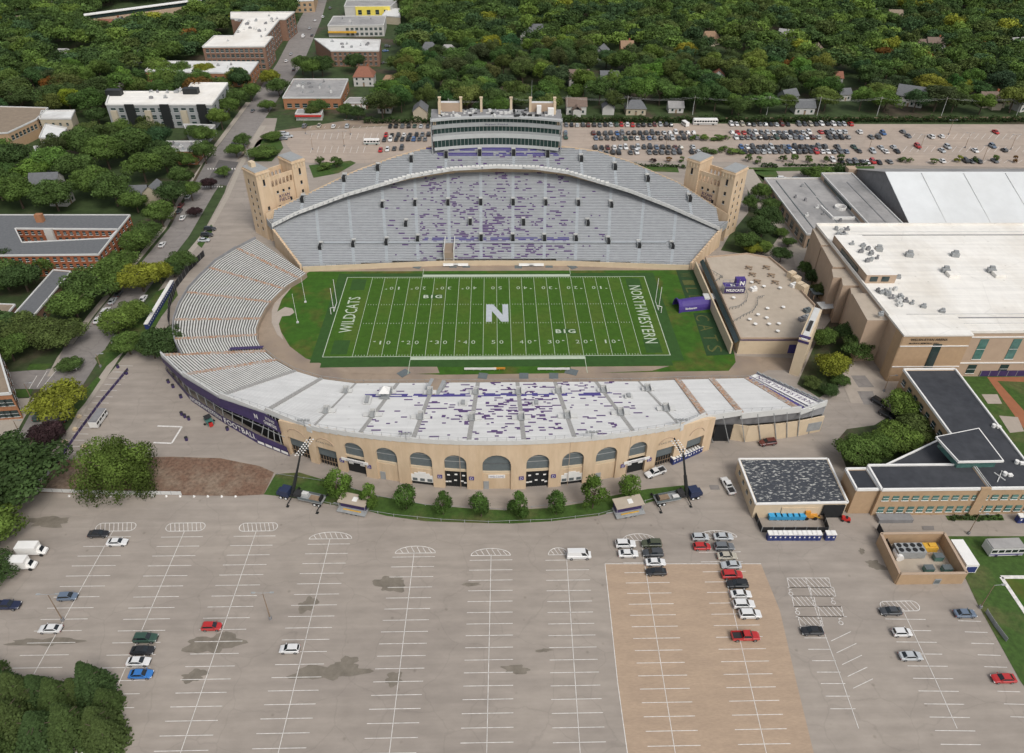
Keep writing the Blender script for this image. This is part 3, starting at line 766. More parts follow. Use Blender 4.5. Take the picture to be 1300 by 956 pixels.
fac = wb.build('arched_wall', M['stucco'], east)
for xc, h, k, a0, a1, am, spring in details:
    def pan(z0, z1, m, name, r=RR-.75, th=.2, b0=a0, b1=a1):
        b = MB(); n = 3
        for i in range(n): strip(b0+(b1-b0)*i/n, b0+(b1-b0)*(i+1)/n, z0, z1, z1, th, r, b)
        return b.build(name, m, east)
    if k in ('sign', 'wall', 'food', 'gate', 'big'):
        pan(spring-2.6, spring+h*1.0, M['louvre'] if k != 'sign' else M['louvre'], 'arch_window', RR-.8)
        b = MB(); 
        for i in range(2): strip(a0, a1, spring-.2+i*1.6*(k != 'big'), spring-.02+i*1.6*(k != 'big'), spring-.02+i*1.6*(k != 'big'), .08, RR-.72, b)
        b.build('window_bar', M['steel'], east)
        pan(spring-3.3, spring-2.6, M['cream2'], 'beam', RR-.5, .5)
    dp = math.sin(am); nrm = Vector((math.sin(am), -math.cos(am), 0)); tx = Vector((math.cos(am), math.sin(am), 0))
    def on(r, z, s=0): p = wallpt(am, r); return Vector((p[0], p[1], z))+tx*s
    if k in ('wall', 'big'):
        pan(0, spring-3.3, M['stucco'], 'infill_panel', RR-.4, .3)
        b = MB(); p = on(RR-.36, 0, -h*.6 if k == 'wall' else -h*.75); b.box((p.x, p.y, 0), (1.4,.12,2.7), math.atan2(tx.y, tx.x)); b.build('door', M['grey'], east)
        if k == 'big':
            b = MB(); p = on(RR-.34, 4.3, 0); b.box((p.x, p.y, 3.9), (4.2,.1,1.1), math.atan2(tx.y, tx.x)); b.build('notice_board', M['whitep'], east)
            text_mesh('WELCOME', on(RR-.27, 4.45), tx, (0,0,1), 3.6, .7, 'lettering', M['purple2'], east)
    if k == 'gate':
        pan(0, spring-3.3, M['dark'], 'gate_opening', RR-.8)
        b = MB()
        for i in range(9): p = on(RR-.7, 0, -h+.3+i*(2*h-.6)/8); b.box((p.x, p.y, 0), (.08,.06,5.2), math.atan2(tx.y, tx.x))
        b.build('gate_bars', M['black'], east)
        for i, (s, z) in enumerate(((-1.9,4.0),(0,4.3),(1.9,4.0),(-.2,2.2),(1.5,2.0),(-1.6,1.7),(2.3,1.5),(-2.4,1.6))):
            b = MB(); p = on(RR-.6, 0, s); b.box((p.x, p.y, z), (.7,.06,.45), math.atan2(tx.y, tx.x)); b.build('gate_sign', M['whitep'], east)
    if k == 'food':
        pan(3.6, spring-3.3, M['stucco'], 'infill_panel', RR-.4, .3)
        pan(1.2, 3.6, M['whitep'], 'concession_front', RR-.3, .3)
        pan(0, 1.2, M['dark'], 'counter', RR-.6, .3)
        for s in (-1.9, 0, 1.9):
            b = MB(); p = on(RR-.26, 0, s); b.box((p.x, p.y, 1.5), (1.2,.08,.9), math.atan2(tx.y, tx.x)); b.build('serving_hatch', M['louvre'], east)
        b = MB(); p = on(RR-.26, 0, 0); b.box((p.x, p.y, 3.6), (4,.1,.7), math.atan2(tx.y, tx.x)); b.box((p.x, p.y, 4.3), (2,.1,.4), math.atan2(tx.y, tx.x)); b.build('menu_board', M['whitep'], east)
    if k == 'sign':
        pan(0, 4.6, M['dark'], 'gate_opening', RR-.8)
        b = MB(); 
        p, q = wallpt(a0-.008, RR+.25), wallpt(a1+.008, RR+.25); b.slab(p, q, 4.6, 5.5, .15); b.build('banner', M['whitep'], east)
        text_mesh('NORTHWESTERN', on(RR+.38, 5.05), tx, (0,0,1), 2*h-.6, .5, 'lettering', M['navy'], east)
        for s in (-1.6, 1.6):
            b = MB(); p = on(RR-.6, 0, s); b.box((p.x, p.y, 3.0), (1.3,.06,.7), math.atan2(tx.y, tx.x)); b.build('gate_sign', M['whitep'], east)
    if k in ('open', 'door'):
        pan(0, 6.6, M['dark'], 'gate_opening', RR-.95, .05)
        pan(3.2, 6.6, M['louvre'], 'arch_window', RR-.8, .1)
        b = MB()
        for i in range(7): p = on(RR-.6, 0, -h+.3+i*(2*h-.6)/6); b.box((p.x, p.y, 0), (.1,.08,3.2), math.atan2(tx.y, tx.x))
        strip(a0, a1, 1.6, 1.75, 1.75, .1, RR-.6, b)
        b.build('gate_bars', M['wood'], east)
        # blind arch moulding above
        b = MB(); zc = 8.2
        for q in range(10):
            t0, t1 = R(25)+R(130)*q/10, R(25)+R(130)*(q+1)/10; A2 = on(RR+.03, zc-1+3.0*math.sin(t0), -h*1.05*math.cos(t0)); B2 = on(RR+.03, zc-1+3.0*math.sin(t1), -h*1.05*math.cos(t1)); b.tube(A2, B2, .12, n=4)
        b.build('arch_moulding', M['tanw'], east)
        if k == 'door':
            text_mesh('WEST 9801 CENTRAL'[:0]+'RYAN FIELD', on(RR+.05, 8.6), tx, (0,0,1), 5, .55, 'lettering', M['louvre'], east)
    # purple letter plaques beside the gates
    if k in ('gate', 'sign'):
        for s in (-1, 1):
            b = MB(); p = on(RR+.06, 0, s*(h+1.2)); b.box((p.x, p.y, 3.5), (1.2,.1,1.2), math.atan2(tx.y, tx.x)); b.build('gate_plaque', M['purple2'], east)
            q = on(RR+.14, 4.1, s*(h+1.2)); text_mesh('D', q, tx, (0,0,1), .7, .8, 'lettering', M['whitep'], east)
for xj in (-9.6, 17.5, 33):   # vertical joints and pipes
    a = ang(xj); p = wallpt(a, RR+.03); b = MB(); b.box((p[0], p[1], 0), (.12,.08,15.5), a); b.build('downpipe', M['tanw'], east)
# floodlight clusters on the parapet
for px, py in ((387,531),(517,556),(749,553),(863,533)):
    g = G(px, py, 14.5); x = g.x; y = arc_y(x); z = ztop(x)
    t = MB(); t.tube((x, y-.2, z), (x, y-.2, z+2.4), .1); t.box((x, y-.2, z+2.2), (2.8,.15,.15))
    for i in range(4): t.box((x-1.3+i*.86, y-.35, z+2.2), (.55,.45,.5), 0)
    t.build('floodlight', M['steel'], east)
b = MB(); p = GP(489,505,EA,EB)
tent = thing('camera_tent', 'small white peaked tent standing on the near white benches', 'tent', (p.x, p.y, p.z))
b.hexa([(p.x-1.5,p.y-1.5,p.z+2.6),(p.x+1.5,p.y-1.5,p.z+2.6),(p.x+1.5,p.y+1.5,p.z+2.6),(p.x-1.5,p.y+1.5,p.z+2.6)],[(p.x-.1,p.y-.1,p.z+4.2),(p.x+.1,p.y-.1,p.z+4.2),(p.x+.1,p.y+.1,p.z+4.2),(p.x-.1,p.y+.1,p.z+4.2)]); b.build('canopy', M['whitep'], tent)
for sx in (-1,1):
    for sy in (-1,1):
        b = MB(); b.tube((p.x+sx*1.4,p.y+sy*1.4,p.z),(p.x+sx*1.4,p.y+sy*1.4,p.z+2.6),.08); b.build('leg', M['steel'], tent)
b = MB(); b.box((p.x,p.y,p.z+.2),(2.4,2.4,.5)); b.build('platform', M['steel'], tent)
# --- open steel back of the left part with banners
bl = [G(213,470), G(245,508), G(285,535), G(330,562), G(370,578)]
tlp = [Lsec[0][1], Lsec[1][1], Lsec[2][1], Lsec[3][1], Vector((wallpt(ang(-hw))[0], wallpt(ang(-hw))[1], 12))]
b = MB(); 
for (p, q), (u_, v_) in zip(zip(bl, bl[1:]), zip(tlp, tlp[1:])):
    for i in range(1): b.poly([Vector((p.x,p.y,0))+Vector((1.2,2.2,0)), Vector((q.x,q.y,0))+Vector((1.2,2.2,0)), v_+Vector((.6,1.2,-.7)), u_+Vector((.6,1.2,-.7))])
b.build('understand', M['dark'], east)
b = MB()
for (p, q), (u_, v_) in zip(zip(bl, bl[1:]), zip(tlp, tlp[1:])):
    for i in range(4):
        a = lerp(p, q, i/4); c = lerp(u_, v_, i/4); b.tube((a.x,a.y,0), (c.x,c.y,c.z-.4), .13, n=4)
        a2 = lerp(p, q, (i+1)/4); 
        mid0 = lerp(Vector((a.x,a.y,0)), c, .5); c2 = lerp(u_, v_, (i+1)/4); mid1 = lerp(Vector((a2.x,a2.y,0)), c2, .5); b.tube(mid0, mid1, .1, n=4)
        b.tube(mid0+Vector((.6,1.2,-2)), mid1+Vector((.6,1.2,1)), .08, n=4)
b.build('steel_frame', M['steel'], east)
def bannerstrip(i0, i1, f0, f1, outw, name, m):
    b = MB()
    for i in range(i0, i1):
        p, q, u_, v_ = bl[i], bl[i+1], tlp[i], tlp[i+1]; o_ = Vector((-.4,-.8,0))*outw
        b.poly([lerp(p,u_,f0)+o_, lerp(q,v_,f0)+o_, lerp(q,v_,f1)+o_, lerp(p,u_,f1)+o_])
    return b.build(name, m, east)
bannerstrip(0, 4, 0.0, .27, .6, 'fence_banner', M['navy'])
bannerstrip(0, 4, .62, .96, .5, 'upper_banner', M['navy'])
def letters(txt, i, t0, t1, f, hgt, name, m):
    a = lerp(lerp(bl[i], bl[i+1], t0), lerp(tlp[i], tlp[i+1], t0), f); c = lerp(lerp(bl[i], bl[i+1], t1), lerp(tlp[i], tlp[i+1], t1), f)
    o_ = Vector((-.4,-.8,0))*.7; d = c-a; n = d.cross(Vector((0,0,1))).normalized(); upv = n.cross(d).normalized(); upv = upv if upv.z > 0 else -upv
    text_mesh(txt, (a+c)/2+o_, d.normalized(), upv, d.length, hgt, name, m, east, .03)
letters('NORTHWESTERN', 1, .0, .98, .15, 1.5, 'banner_lettering', M['whitep'])
letters('FOOTBALL', 2, .05, .92, .15, 2.0, 'banner_lettering', M['whitep'])
letters('BIG TEN WEST', 3, .1, .75, .86, 1.0, 'banner_lettering', M['whitep'])
letters('CHAMPIONS', 3, .05, .82, .74, 1.3, 'banner_lettering', M['whitep'])
letters('N', 2, .8, .87, .8, 1.6, 'banner_lettering', M['whitep'])
for i in range(4):
    f0 = i/4+.02; b = MB(); p, q = lerp(bl[3], bl[4], f0), lerp(bl[3], bl[4], f0+.21)
    o_ = Vector((-.4,-.8,0))*.9; b.poly([Vector((p.x,p.y,.7))+o_, Vector((q.x,q.y,.7))+o_, Vector((q.x,q.y,1.6))+o_, Vector((p.x,p.y,1.6))+o_]); b.build('white_panel', M['whitep'], east)
# --- right return: block wall under overhanging seats
br = [G(905,561), G(945,560.5), G(985,557), G(1012,553), G(1040,547)]
b = MB()
for p, q in zip(br[1:], br[2:]): b.slab((p.x,p.y),(q.x,q.y),0,5.6,.4)
b.slab((br[0].x+5,br[0].y+1),(br[1].x,br[1].y),0,5.6,.4)
b.build('block_wall', M['cream2'], east)
tr = [Rsec[1][1], Rsec[2][1], lerp(Rsec[2][1],Rsec[3][1],.55), Rsec[3][1], Nsec[1][1]]
b = MB()
for i in range(4):
    p, q, u_, v_ = br[i], br[i+1], tr[i], tr[i+1]; b.poly([Vector((p.x,p.y+1,5.4)), Vector((q.x,q.y+1,5.4)), v_+Vector((0,.3,-.6)), u_+Vector((0,.3,-.6))])
b.build('soffit', M['midgrey'], east)
b = MB(); p, q = br[0], G(921,561); b.poly([(p.x,p.y+.3,0),(q.x+1,q.y+.3,0),(q.x+1,q.y+.3,6),(p.x,p.y+.3,6)]); b.build('service_opening', M['dark'], east)
b = MB()
for i in range(4):
    for k in range(2):
        a = lerp(br[i], br[i+1], k/2); c = lerp(tr[i], tr[i+1], k/2); b.tube((a.x,a.y-.3,0),(c.x,c.y-.2,c.z-.3),.14,n=4)
b.build('steel_column', M['steel'], east)
for px in (1005, 1030):
    g = G(px, 553 if px < 1020 else 549); b = MB(); b.box((g.x, g.y-.35, 1.0), (4.2,.12,3.0), R(12)); b.build('roller_shutter', M['steel'], east)
g = G(953, 559); b = MB(); b.box((g.x, g.y-.3, 0), (1.4,.12,2.6)); b.build('door', M['dark'], east)
g = G(966,557); b = MB(); b.box((g.x, g.y-.35, 1.4), (4.2,.1,1.4), R(4)); b.build('wall_sign', M['whitep'], east)
# =============================================================== south grandstand (far left bowl)
south = thing('end_grandstand', 'curved end grandstand with long pale benches and rusty aisles left of the field', 'grandstand', (-90, 5, 0))
INp = [(389,347.5),(380,354),(366,362),(356,371),(346,381),(338,391),(331,404),(326,417),(327,431),(334,444)]
OUTp = [(325,303.5),(300,316),(275,331),(256,349),(240,366),(228,386),(221,405),(219.5,422),(223,436),(230,449)]
ZO = [6,6.2,6.5,6.7,6.9,7.1,7.3,7.4,7.5,7.6]
Ssec = [(V(*a, 1.6), V(*c, z)) for a, c, z in zip(INp, OUTp, ZO)]
fine = []
for (a, c), (d, e) in zip(Ssec, Ssec[1:]):
    for t in (0, .5): fine.append((lerp(a, d, t), lerp(c, e, t)))
fine.append(Ssec[-1])
loft(fine, 31, south, 'seating', [M['bench'], M['gap'], M['whiteS']], prof=.5)
def smid(t):  # t in 0..9
    i = min(int(t), 8); f = t-i; return lerp(Ssec[i][0], Ssec[i+1][0], f), lerp(Ssec[i][1], Ssec[i+1][1], f)
for t in (.95, 2.5, 4.25, 6.05, 7.6): a, c = smid(t); stair(a, c, 30, south, M['rust'], 1.1)
b = MB()
for (a, c), (d, e) in zip(Ssec, Ssec[1:]): b.slab((a.x,a.y),(d.x,d.y),0,1.75,.3)
b.build('front_wall', M['track'], south)
b = MB()
for (a, c), (d, e) in zip(Ssec, Ssec[1:]): b.slab((c.x,c.y),(e.x,e.y),0,max(c.z,e.z)+.9,.3)
b.build('outer_wall', M['midgrey'], south)
b = MB(); a, c = Ssec[-1]; a = lerp(a, c, 0.0); d = lerp(a, c, .42)
b.poly([a+Vector((0,1.5,.5)), d+Vector((0,1.5,.5)), d+Vector((0,-.5,.9)), a+Vector((0,-.5,.9))]); b.build('purple_cover', M['navy'], south)
# dark fence sheet outside the end stand
# =============================================================== ground sheets
sheet('ground', [(-3500,-900),(3500,-900),(3500,5000),(-3500,5000)], 0, M['ground'])
PZ = .02
sheet('pavement', gp([(320,150),(352,150),(348,168),(560,172),(800,190),(960,196),(1310,196),(1420,330),(1500,480),(1700,1000),(1500,1400),(-600,1400),(-700,960),(-260,760),(-60,680),(40,612),(75,560),(118,500),(168,440),(190,400),(225,345),(258,295),(285,245),(300,200)]), PZ, M['pave'])
sheet('far_parking_lot', gp([(352,168),(480,160.5),(545,158.5),(720,156),(900,157),(1080,157.5),(1300,158),(1400,158),(1420,213),(1300,213),(1110,209),(950,206),(800,204),(600,205),(405,208),(380,205)]), .04, M['lot'])
sheet('street', gp([(395,0),(383,20),(352,80),(318,130),(283,178),(262,205),(243,240),(215,290),(170,345),(130,390),(95,435),(60,485),(20,560),(-30,640),(10,640),(60,570),(92,510),(130,450),(150,415),(175,385),(205,345),(240,300),(272,245),(300,205),(320,175),(350,130),(385,80),(408,25),(415,0)]), .05, M['asph2'])
sheet('side_street', gp([(-60,478),(95,466),(85,492),(-60,500)]), .055, M['asph2'])
sheet('cross_street', gp([(262,206),(300,204),(340,168),(440,153),(545,151),(545,158),(480,160),(352,168)]), .03, M['track'])
sheet('dark_patch', gp([(262,232),(278,203),(303,206),(288,236)]), .07, M['asph'])
for pts in ([(168,288),(208,288),(200,300),(158,300)],):
    pass
sheet('brick_paving', gp([(768,716),(966,716),(990,775),(1012,870),(1034,960),(797,960),(784,866),(775,780)]), .04, M['paver'])
# pavements beside the street
sheet('sidewalk', gp([(312,130),(275,180),(253,207),(232,242),(205,290),(158,345),(112,400),(72,455),(60,478),(66,478),(80,455),(120,400),(165,345),(211,290),(238,242),(258,207),(281,180),(318,130)]), .06, M['walk'])
sheet('sidewalk', gp([(330,160),(315,187),(300,215),(285,250),(262,290),(225,335),(190,385),(160,430),(125,480),(100,520),(80,560),(86,560),(108,520),(135,480),(168,430),(196,387),(231,337),(268,292),(291,250),(306,215),(322,187),(338,160)]), .06, M['walk'])
def lawn(pts, name='lawn', z=.08, m='grass', kind='structure'): return sheet(name, gp(pts), z, M[m])
lawn([(336,170),(352,168),(360,188),(345,205),(322,205)], z=.115)
lawn([(392,210),(445,204),(452,207),(430,220),(398,226)])
lawn([(700,209),(860,212),(862,219),(720,214)])
lawn([(940,213),(1110,211),(1110,216),(940,218)])
lawn([(120,455),(150,430),(200,370),(222,360),(226,375),(205,402),(183,440),(160,443),(130,470)])
lawn([(250,310),(268,285),(272,290),(256,315)]); lawn([(103,500),(124,478),(128,482),(108,512),(94,528),(88,526)])
lawn([(38,462),(67,462),(58,470),(34,470)]); lawn([(14,494),(42,494),(38,504),(12,504)])
lawn([(-30,330),(130,330),(165,340),(110,398),(60,455),(20,470),(-40,470)], 'yard', .08, 'ground')
lawn([(0,170),(230,200),(255,210),(200,290),(160,330),(150,270),(-40,268),(-60,200)], 'yard', .08, 'ground')
sheet('side_yard', gp([(-40,510),(45,505),(15,560),(-40,620)]), .06, M['walk'])
# curved lawn in front of the arches
Lw = [(335,628),(350,602),(380,600),(420,612),(480,630),(540,641),(600,646),(640,648),(700,645),(745,638),(780,629),(822,621),(872,616),(884,622),(870,630),(838,634),(800,645),(760,655),(700,662),(650,665),(600,664),(540,662),(490,655),(460,647),(415,640),(372,632)]
lawn(Lw)
sheet('bare_soil_bed', gp([(52,590),(80,584),(120,582),(220,580),(280,582),(330,592),(348,600),(335,628),(300,630),(45,626),(35,615)]), .07, M['dirt'])
lawn([(1040,425),(1060,400),(1078,410),(1090,440),(1080,462),(1062,492),(1040,505),(1012,488)], m='ground')
lawn([(1020,330),(1030,310),(1040,330),(1046,355),(1062,378),(1080,410),(1068,400),(1050,372)], m='ground')
lawn([(948,215),(970,225),(982,245),(1000,285),(975,320),(940,322),(915,318),(925,300),(950,270)], m='ground')
sheet('path', gp([(936,215),(956,215),(985,260),(1010,300),(1035,335),(1020,340),(990,300),(960,262)]), .1, M['walk'])
sheet('plaza', gp([(1000,300),(1035,310),(1050,345),(1075,372),(1072,380),(1040,388),(1010,338)]), .095, M['pave2'])
lawn([(1062,560),(1075,545),(1110,540),(1150,515),(1178,535),(1165,585),(1120,600),(1075,596)], m='ground')
sheet('plaza', gp([(1066,478),(1090,455),(1107,470),(1145,478),(1148,510),(1120,512),(1080,512)]), .09, M['pave2'])
lawn([(1222,478),(1320,478),(1340,590),(1300,590),(1222,482)])
sheet('baseball_clay', gp([(1253,479),(1320,479),(1330,560),(1300,545)]), .11, M['clay'])
lawn([(1266,484),(1320,486),(1330,530),(1300,522)], z=.13)
for q in ([(1246,501),(1266,501),(1272,513),(1254,513)],[(1268,528),(1292,530),(1300,548),(1282,550)]): sheet('bullpen_slab', gp(q), .13, M['pave2'])
lawn([(1200,681),(1320,681),(1600,1000),(1400,1000),(1296,866),(1240,765),(1212,705)])
lawn([(1198,855),(1290,855),(1275,860),(1240,861)][:0] or [(1200,655),(1272,654),(1275,661),(1204,661)])
sheet('turf_pitch', gp([(1272,734),(1340,733),(1420,850),(1345,850)]), .10, M['turfC'])
b = MB()
for p, q in (((1271,733),(1345,733)),((1271,733),(1350,850))):
    p, q = G(*p), G(*q); b.slab(p, q, .11, .12, .9)
o = b.build('pitch_line', M['line']); o['kind'] = 'structure'
lawn([(1018,230),(1000,213),(1100,211),(1108,213),(1100,228)][:0] or [(955,216),(985,217),(990,226),(970,230)])
# =============================================================== field
sheet('concourse', gp([(389,345),(352,368),(333,395),(326,420),(333,446),(352,462),(376,474),(408,483),(440,487),(500,491),(800,491),(860,485),(905,484),(958,478),(975,470),(1008,470),(1010,455),(935,452),(893,345),(880,333),(630,327),(450,333)]), .05, M['track'])
lawn([(393,345),(372,358),(356,376),(351,397),(356,420),(368,440),(388,455),(415,464),(440,469),(500,474),(560,476),(800,473),(850,472),(925,471),(934,460),(932,448),(908,400),(888,343)], 'field_apron', .08, 'turfC')
sheet('apron_path', gp([(412,467),(500,466),(555,466),(558,474),(500,476),(440,474)]), .12, M['track'])
sheet('apron_path', gp([(724,466),(850,465),(828,471),(726,475)]), .12, M['track'])
F0, F1 = -54.864, 54.864
W_ = 24.384
def frect(x0, y0, x1, y1, z, m, name): return sheet(name, [(x0,y0),(x1,y0),(x1,y1),(x0,y1)], z, M[m])
frect(F0-3.6, -W_-3.0, F1+4.0, W_+3.0, .11, 'turfD', 'field_border')
frect(F0, -W_-5.5, F1, -W_-3.0, .11, 'turfD', 'field_border')
yd = .9144
for i in range(24):
    x0 = F0+i*5*yd; m_ = 'turfA' if i % 2 else 'turfB'
    frect(x0, -W_, x0+5*yd, W_, .14, m_, 'playing_field')
b = MB()
def ln(x0, y0, x1, y1, z=.165): b.poly([(x0,y0,z),(x1,y0,z),(x1,y1,z),(x0,y1,z)])
for i in range(21):
    x = F0+(10+i*5)*yd; ln(x-.07, -W_, x+.07, W_)
ln(F0-.25,-W_-.25,F1+.25,-W_); ln(F0-.25,W_,F1+.25,W_+.25); ln(F0-.25,-W_,F0,W_); ln(F1,-W_,F1+.25,W_)
for i in range(1, 100):
    x = F0+(10+i)*yd
    if i % 5:
        for y in (-W_+.3, W_-.9, -6.1, 5.5): ln(x-.08, y, x+.08, y+.6)
o = b.build('field_line', M['fline']); o['kind'] = 'structure'
# coaching strips
b = MB(); z = .17
b.poly([(-27.4,W_+.4,z),(27.4,W_+.4,z),(27.4,W_+1.9,z),(-27.4,W_+1.9,z)]); b.poly([(-27.4,-W_-1.9,z),(27.8,-W_-1.9,z),(27.8,-W_-.4,z),(-27.4,-W_-.4,z)])
for s in (-27.4, 27.6):
    for y0, y1 in ((W_+1.9, W_+6.3), (-W_-9, -W_-1.9)): b.poly([(s-.09,y0,z),(s+.09,y0,z),(s+.09,y1,z),(s-.09,y1,z)])
o = b.build('coaching_strip', M['fline']); o['kind'] = 'structure'
for s in (-1, 1):   # darker turf boxes in the end zones, behind the words
    x = s*(F1-4.6); frect(x-2.6, 15.5, x+2.6, 23.2, .155, 'turfD', 'end_zone_box'); frect(x-2.6, -23.2, x+2.6, -15.5, .155, 'turfD', 'end_zone_box')
def ftext(t, x, y, xd, ud, w_, h_, name='field_lettering', m='fline', bold=.0):
    o = text_mesh(t, (x, y, .18), xd, ud, w_, h_, name, M[m], None, bold); o['kind'] = 'structure'; return o
a, c = G(434,423.5), G(449,377); ftext('WILDCATS', -F1+4.7, (a.y+c.y)/2, (0,1,0), (-1,0,0), 22, 4.2, bold=.01)
ftext('NORTHWESTERN', F1-4.6, 0, (0,-1,0), (1,0,0), 36, 4.2, bold=.01)
ya, yb = G(487,435.5).y, G(632,366).y
for i, n in enumerate((10,20,30,40,50,40,30,20,10)):
    x = F0+(20+10*i)*yd
    for yy, s in ((ya, 1), (yb, -1)):
        d, u2 = str(n)
        ftext(d, x-1.25*s, yy, (s,0,0), (0,s,0), .5 if d == '1' else 1.25, 1.9, 'yard_number', bold=0); ftext(u2, x+1.35*s, yy, (s,0,0), (0,s,0), 1.25, 1.9, 'yard_number', bold=0)
        if n != 50:
            bb = MB(); dr = -1 if x < 0 else 1; xx = x+dr*2.9; bb.poly([(xx,yy+.9*s,.18),(xx+dr*.9,yy+.6*s,.18),(xx,yy+.3*s,.18)]); o = bb.build('yard_arrow', M['fline']); o['kind'] = 'structure'
# middle letter
a, c = G(617,409), G(645,387); x0, x1, y0, y1 = a.x, c.x, a.y, c.y; z = .185
b = MB(); t = (x1-x0)*.26; sf = 1.2
def rc(p, q, r_, s_, zz, m=0): b.poly([(p,q,zz),(r_,q,zz),(r_,s_,zz),(p,s_,zz)], m)
rc(x0, y0, x0+t, y1, z); rc(x1-t, y0, x1, y1, z)
b.poly([(x0+t*.0,y1,z+.003),(x0+t*1.25,y1,z+.003),(x1,y0,z+.003),(x1-t*1.25,y0,z+.003)])
o = b.build('field_emblem', mat('grey_turf_paint', (.42,.45,.47), var=.1, scale=1)); o['kind'] = 'structure'
for px, py in ((549.5,377), (718,421)):
    g = G(px, py); b = MB(); x, y = g.x, g.y
    b.poly([(x-3.6,y-1.3,.17),(x+3.6,y-1.3,.17),(x+3.6,y+1.3,.17),(x-3.6,y+1.3,.17)]); o = b.build('logo_ground', M['turfD']); o['kind'] = 'structure'
    s = 1 if py > 400 else -1; s = 1
    ftext('B1G', x, y, (s,0,0), (0,s,0), 6.6, 2.2, 'field_logo', bold=.03)
# letters grown in the turf behind the right end zone
sheet('letter_bed', gp([(858,343),(884,343),(902,381),(872,384)]), .12, M['turfE'])
sheet('letter_bed', gp([(880,398),(904,397),(932,450),(897,452)]), .12, M['turfE'])
def bedword(w_, p, q, wid):
    a, c = G(*p), G(*q); n = len(w_)
    for i, ch in enumerate(w_):
        t = (i+.5)/n; x, y = a.x+(c.x-a.x)*t, a.y+(c.y-a.y)*t
        o = text_mesh(ch, (x, y, .15), (0,-1,0), (1,0,0), abs(c.y-a.y)/n*.62, wid, 'turf_letter', M['letter']); o['kind'] = 'structure'
bedword('WILD', (868,345), (885,384), 4.2); bedword('CATS', (889,398), (910,450), 4.6)
sheet('ring_path', gp([(352,396),(362,390),(371,392),(374,397),(368,401),(358,402),(354,412),(360,432),(352,425),(345,410),(345,395),(352,375),(366,358),(385,350),(390,352),(372,363),(358,380)]), .12, M['pave2'])
# goalposts
def goal(x, s, label):
    t = thing('goalpost', label, 'goalpost', (x+s*1.8, 0, 0))
    b = MB(); b.tube((x+s*1.8,0,0),(x+s*1.8,0,2.6),.12); b.tube((x+s*1.8,0,2.6),(x,0,3.05),.1); b.build('post', M['whitep'], t)
    b = MB(); b.tube((x,-2.82,3.05),(x,2.82,3.05),.09); b.build('crossbar', M['whitep'], t)
    for y in (-2.82, 2.82):
        b = MB(); b.tube((x,y,3.05),(x,y,12.2),.09); b.build('upright', M['whitep'], t)
goal(F0, -1, 'white goalpost at the left end of the field'); goal(F1, 1, 'white goalpost at the right end of the field')
for (p, q, lb) in (((378,410),(373,371),'thin white net pole left of the field nearer the near stand'),((388,384),(384,362),'thin white net pole left of the field farther from the near stand')):
    g = G(*p); t = thing('net_pole', lb, 'pole', (g.x, g.y, 0)); b = MB(); b.tube((g.x,g.y,0),(g.x,g.y,11.5),.08,.05); b.build('mast', M['whitep'], t); b = MB(); b.box((g.x,g.y,0),(.7,.7,.5)); b.build('base', M['trim'], t)
# players' benches
def bench(px, py, lb, m='whitep', w_=5.6):
    g = G(px, py); t = thing('team_bench', lb, 'bench', (g.x, g.y, 0), group='team benches beside the field')
    s = 1 if g.y > 0 else -1
    b = MB(); b.box((g.x,g.y,.45),(w_,.6,.1)); b.build('seat', M[m], t)
    b = MB(); b.box((g.x,g.y+s*.35,.5),(w_,.12,.75)); b.build('backrest', M[m], t)
    for k in (-.4,0,.4): b = MB(); b.box((g.x+k*w_,g.y,0),(.15,.5,.45)); b.build('leg', M['steel'], t)
for i, (px, py) in enumerate(((572,338.5),(585,338.5),(668,338.5),(681,338.5))): bench(px, py, 'white team bench on the far sideline, %s from the left' % ('first','second','third','fourth')[i])
for i, (px, py) in enumerate(((601,470),(618.5,470),(694,470),(711.5,470))): bench(px, py, 'white team bench on the near sideline, %s from the left' % ('first','second','third','fourth')[i])
bench(634, 469.5, 'orange bench beside the white benches on the near sideline', 'orange', 3.6)
# dark mats / ramps crossing the side paths
k = 0
for (a, c) in (((528,341),(538,330.5)),((575,340),(576,331)),((592,340),(592,331)),((658,341),(658,331)),((697,340),(697,331)),((730,341),(715,330.5)),((612,481),(614,474)),((665,481),(665,474)),((703,481),(703,474)),((507,477),(518,471)),((718,470.5),(733,474)))[:11]:
    p, q = G(*a), G(*c); d = (q-p).normalized(); n = Vector((-d.y,d.x,0)); wv = 1.4
    b = MB(); b.hexa([p-n*wv, p+n*wv, q+n*wv, q-n*wv], [x_+Vector((0,0,.16)) for x_ in (p-n*wv, p+n*wv, q+n*wv, q-n*wv)])
    o = b.build('rubber_mat', M['louvre'], off=p); tag(o, 'dark rubber walk mat crossing the brown path beside the field', 'mat', 'rubber walk mats')
for (a, c, w_, lb) in (((460,332.5),(394,338.5),1.3,'long dark folded tarp beside the far grandstand front wall, left'),((594,332.4),(633,332.2),1.0,'dark tarp roll by the far front wall behind the benches'),((612,335.5),(634,335.5),.8,'short dark tarp roll beside the far sideline'),((668,331),(687,331),.8,'dark tarp roll on the far path right of midfield'),((549,336),(567,336),.8,'dark tarp roll left of the far white benches')):
    p, q = G(*a), G(*c); d = (q-p).normalized(); n = Vector((-d.y,d.x,0))*w_
    b = MB(); b.hexa([p-n, p+n, q+n, q-n], [x_+Vector((0,0,.6)) for x_ in (p-n*.5, p+n*.5, q+n*.5, q-n*.5)]); o = b.build('rolled_tarp', M['chassis'], off=p); tag(o, lb, 'tarp')
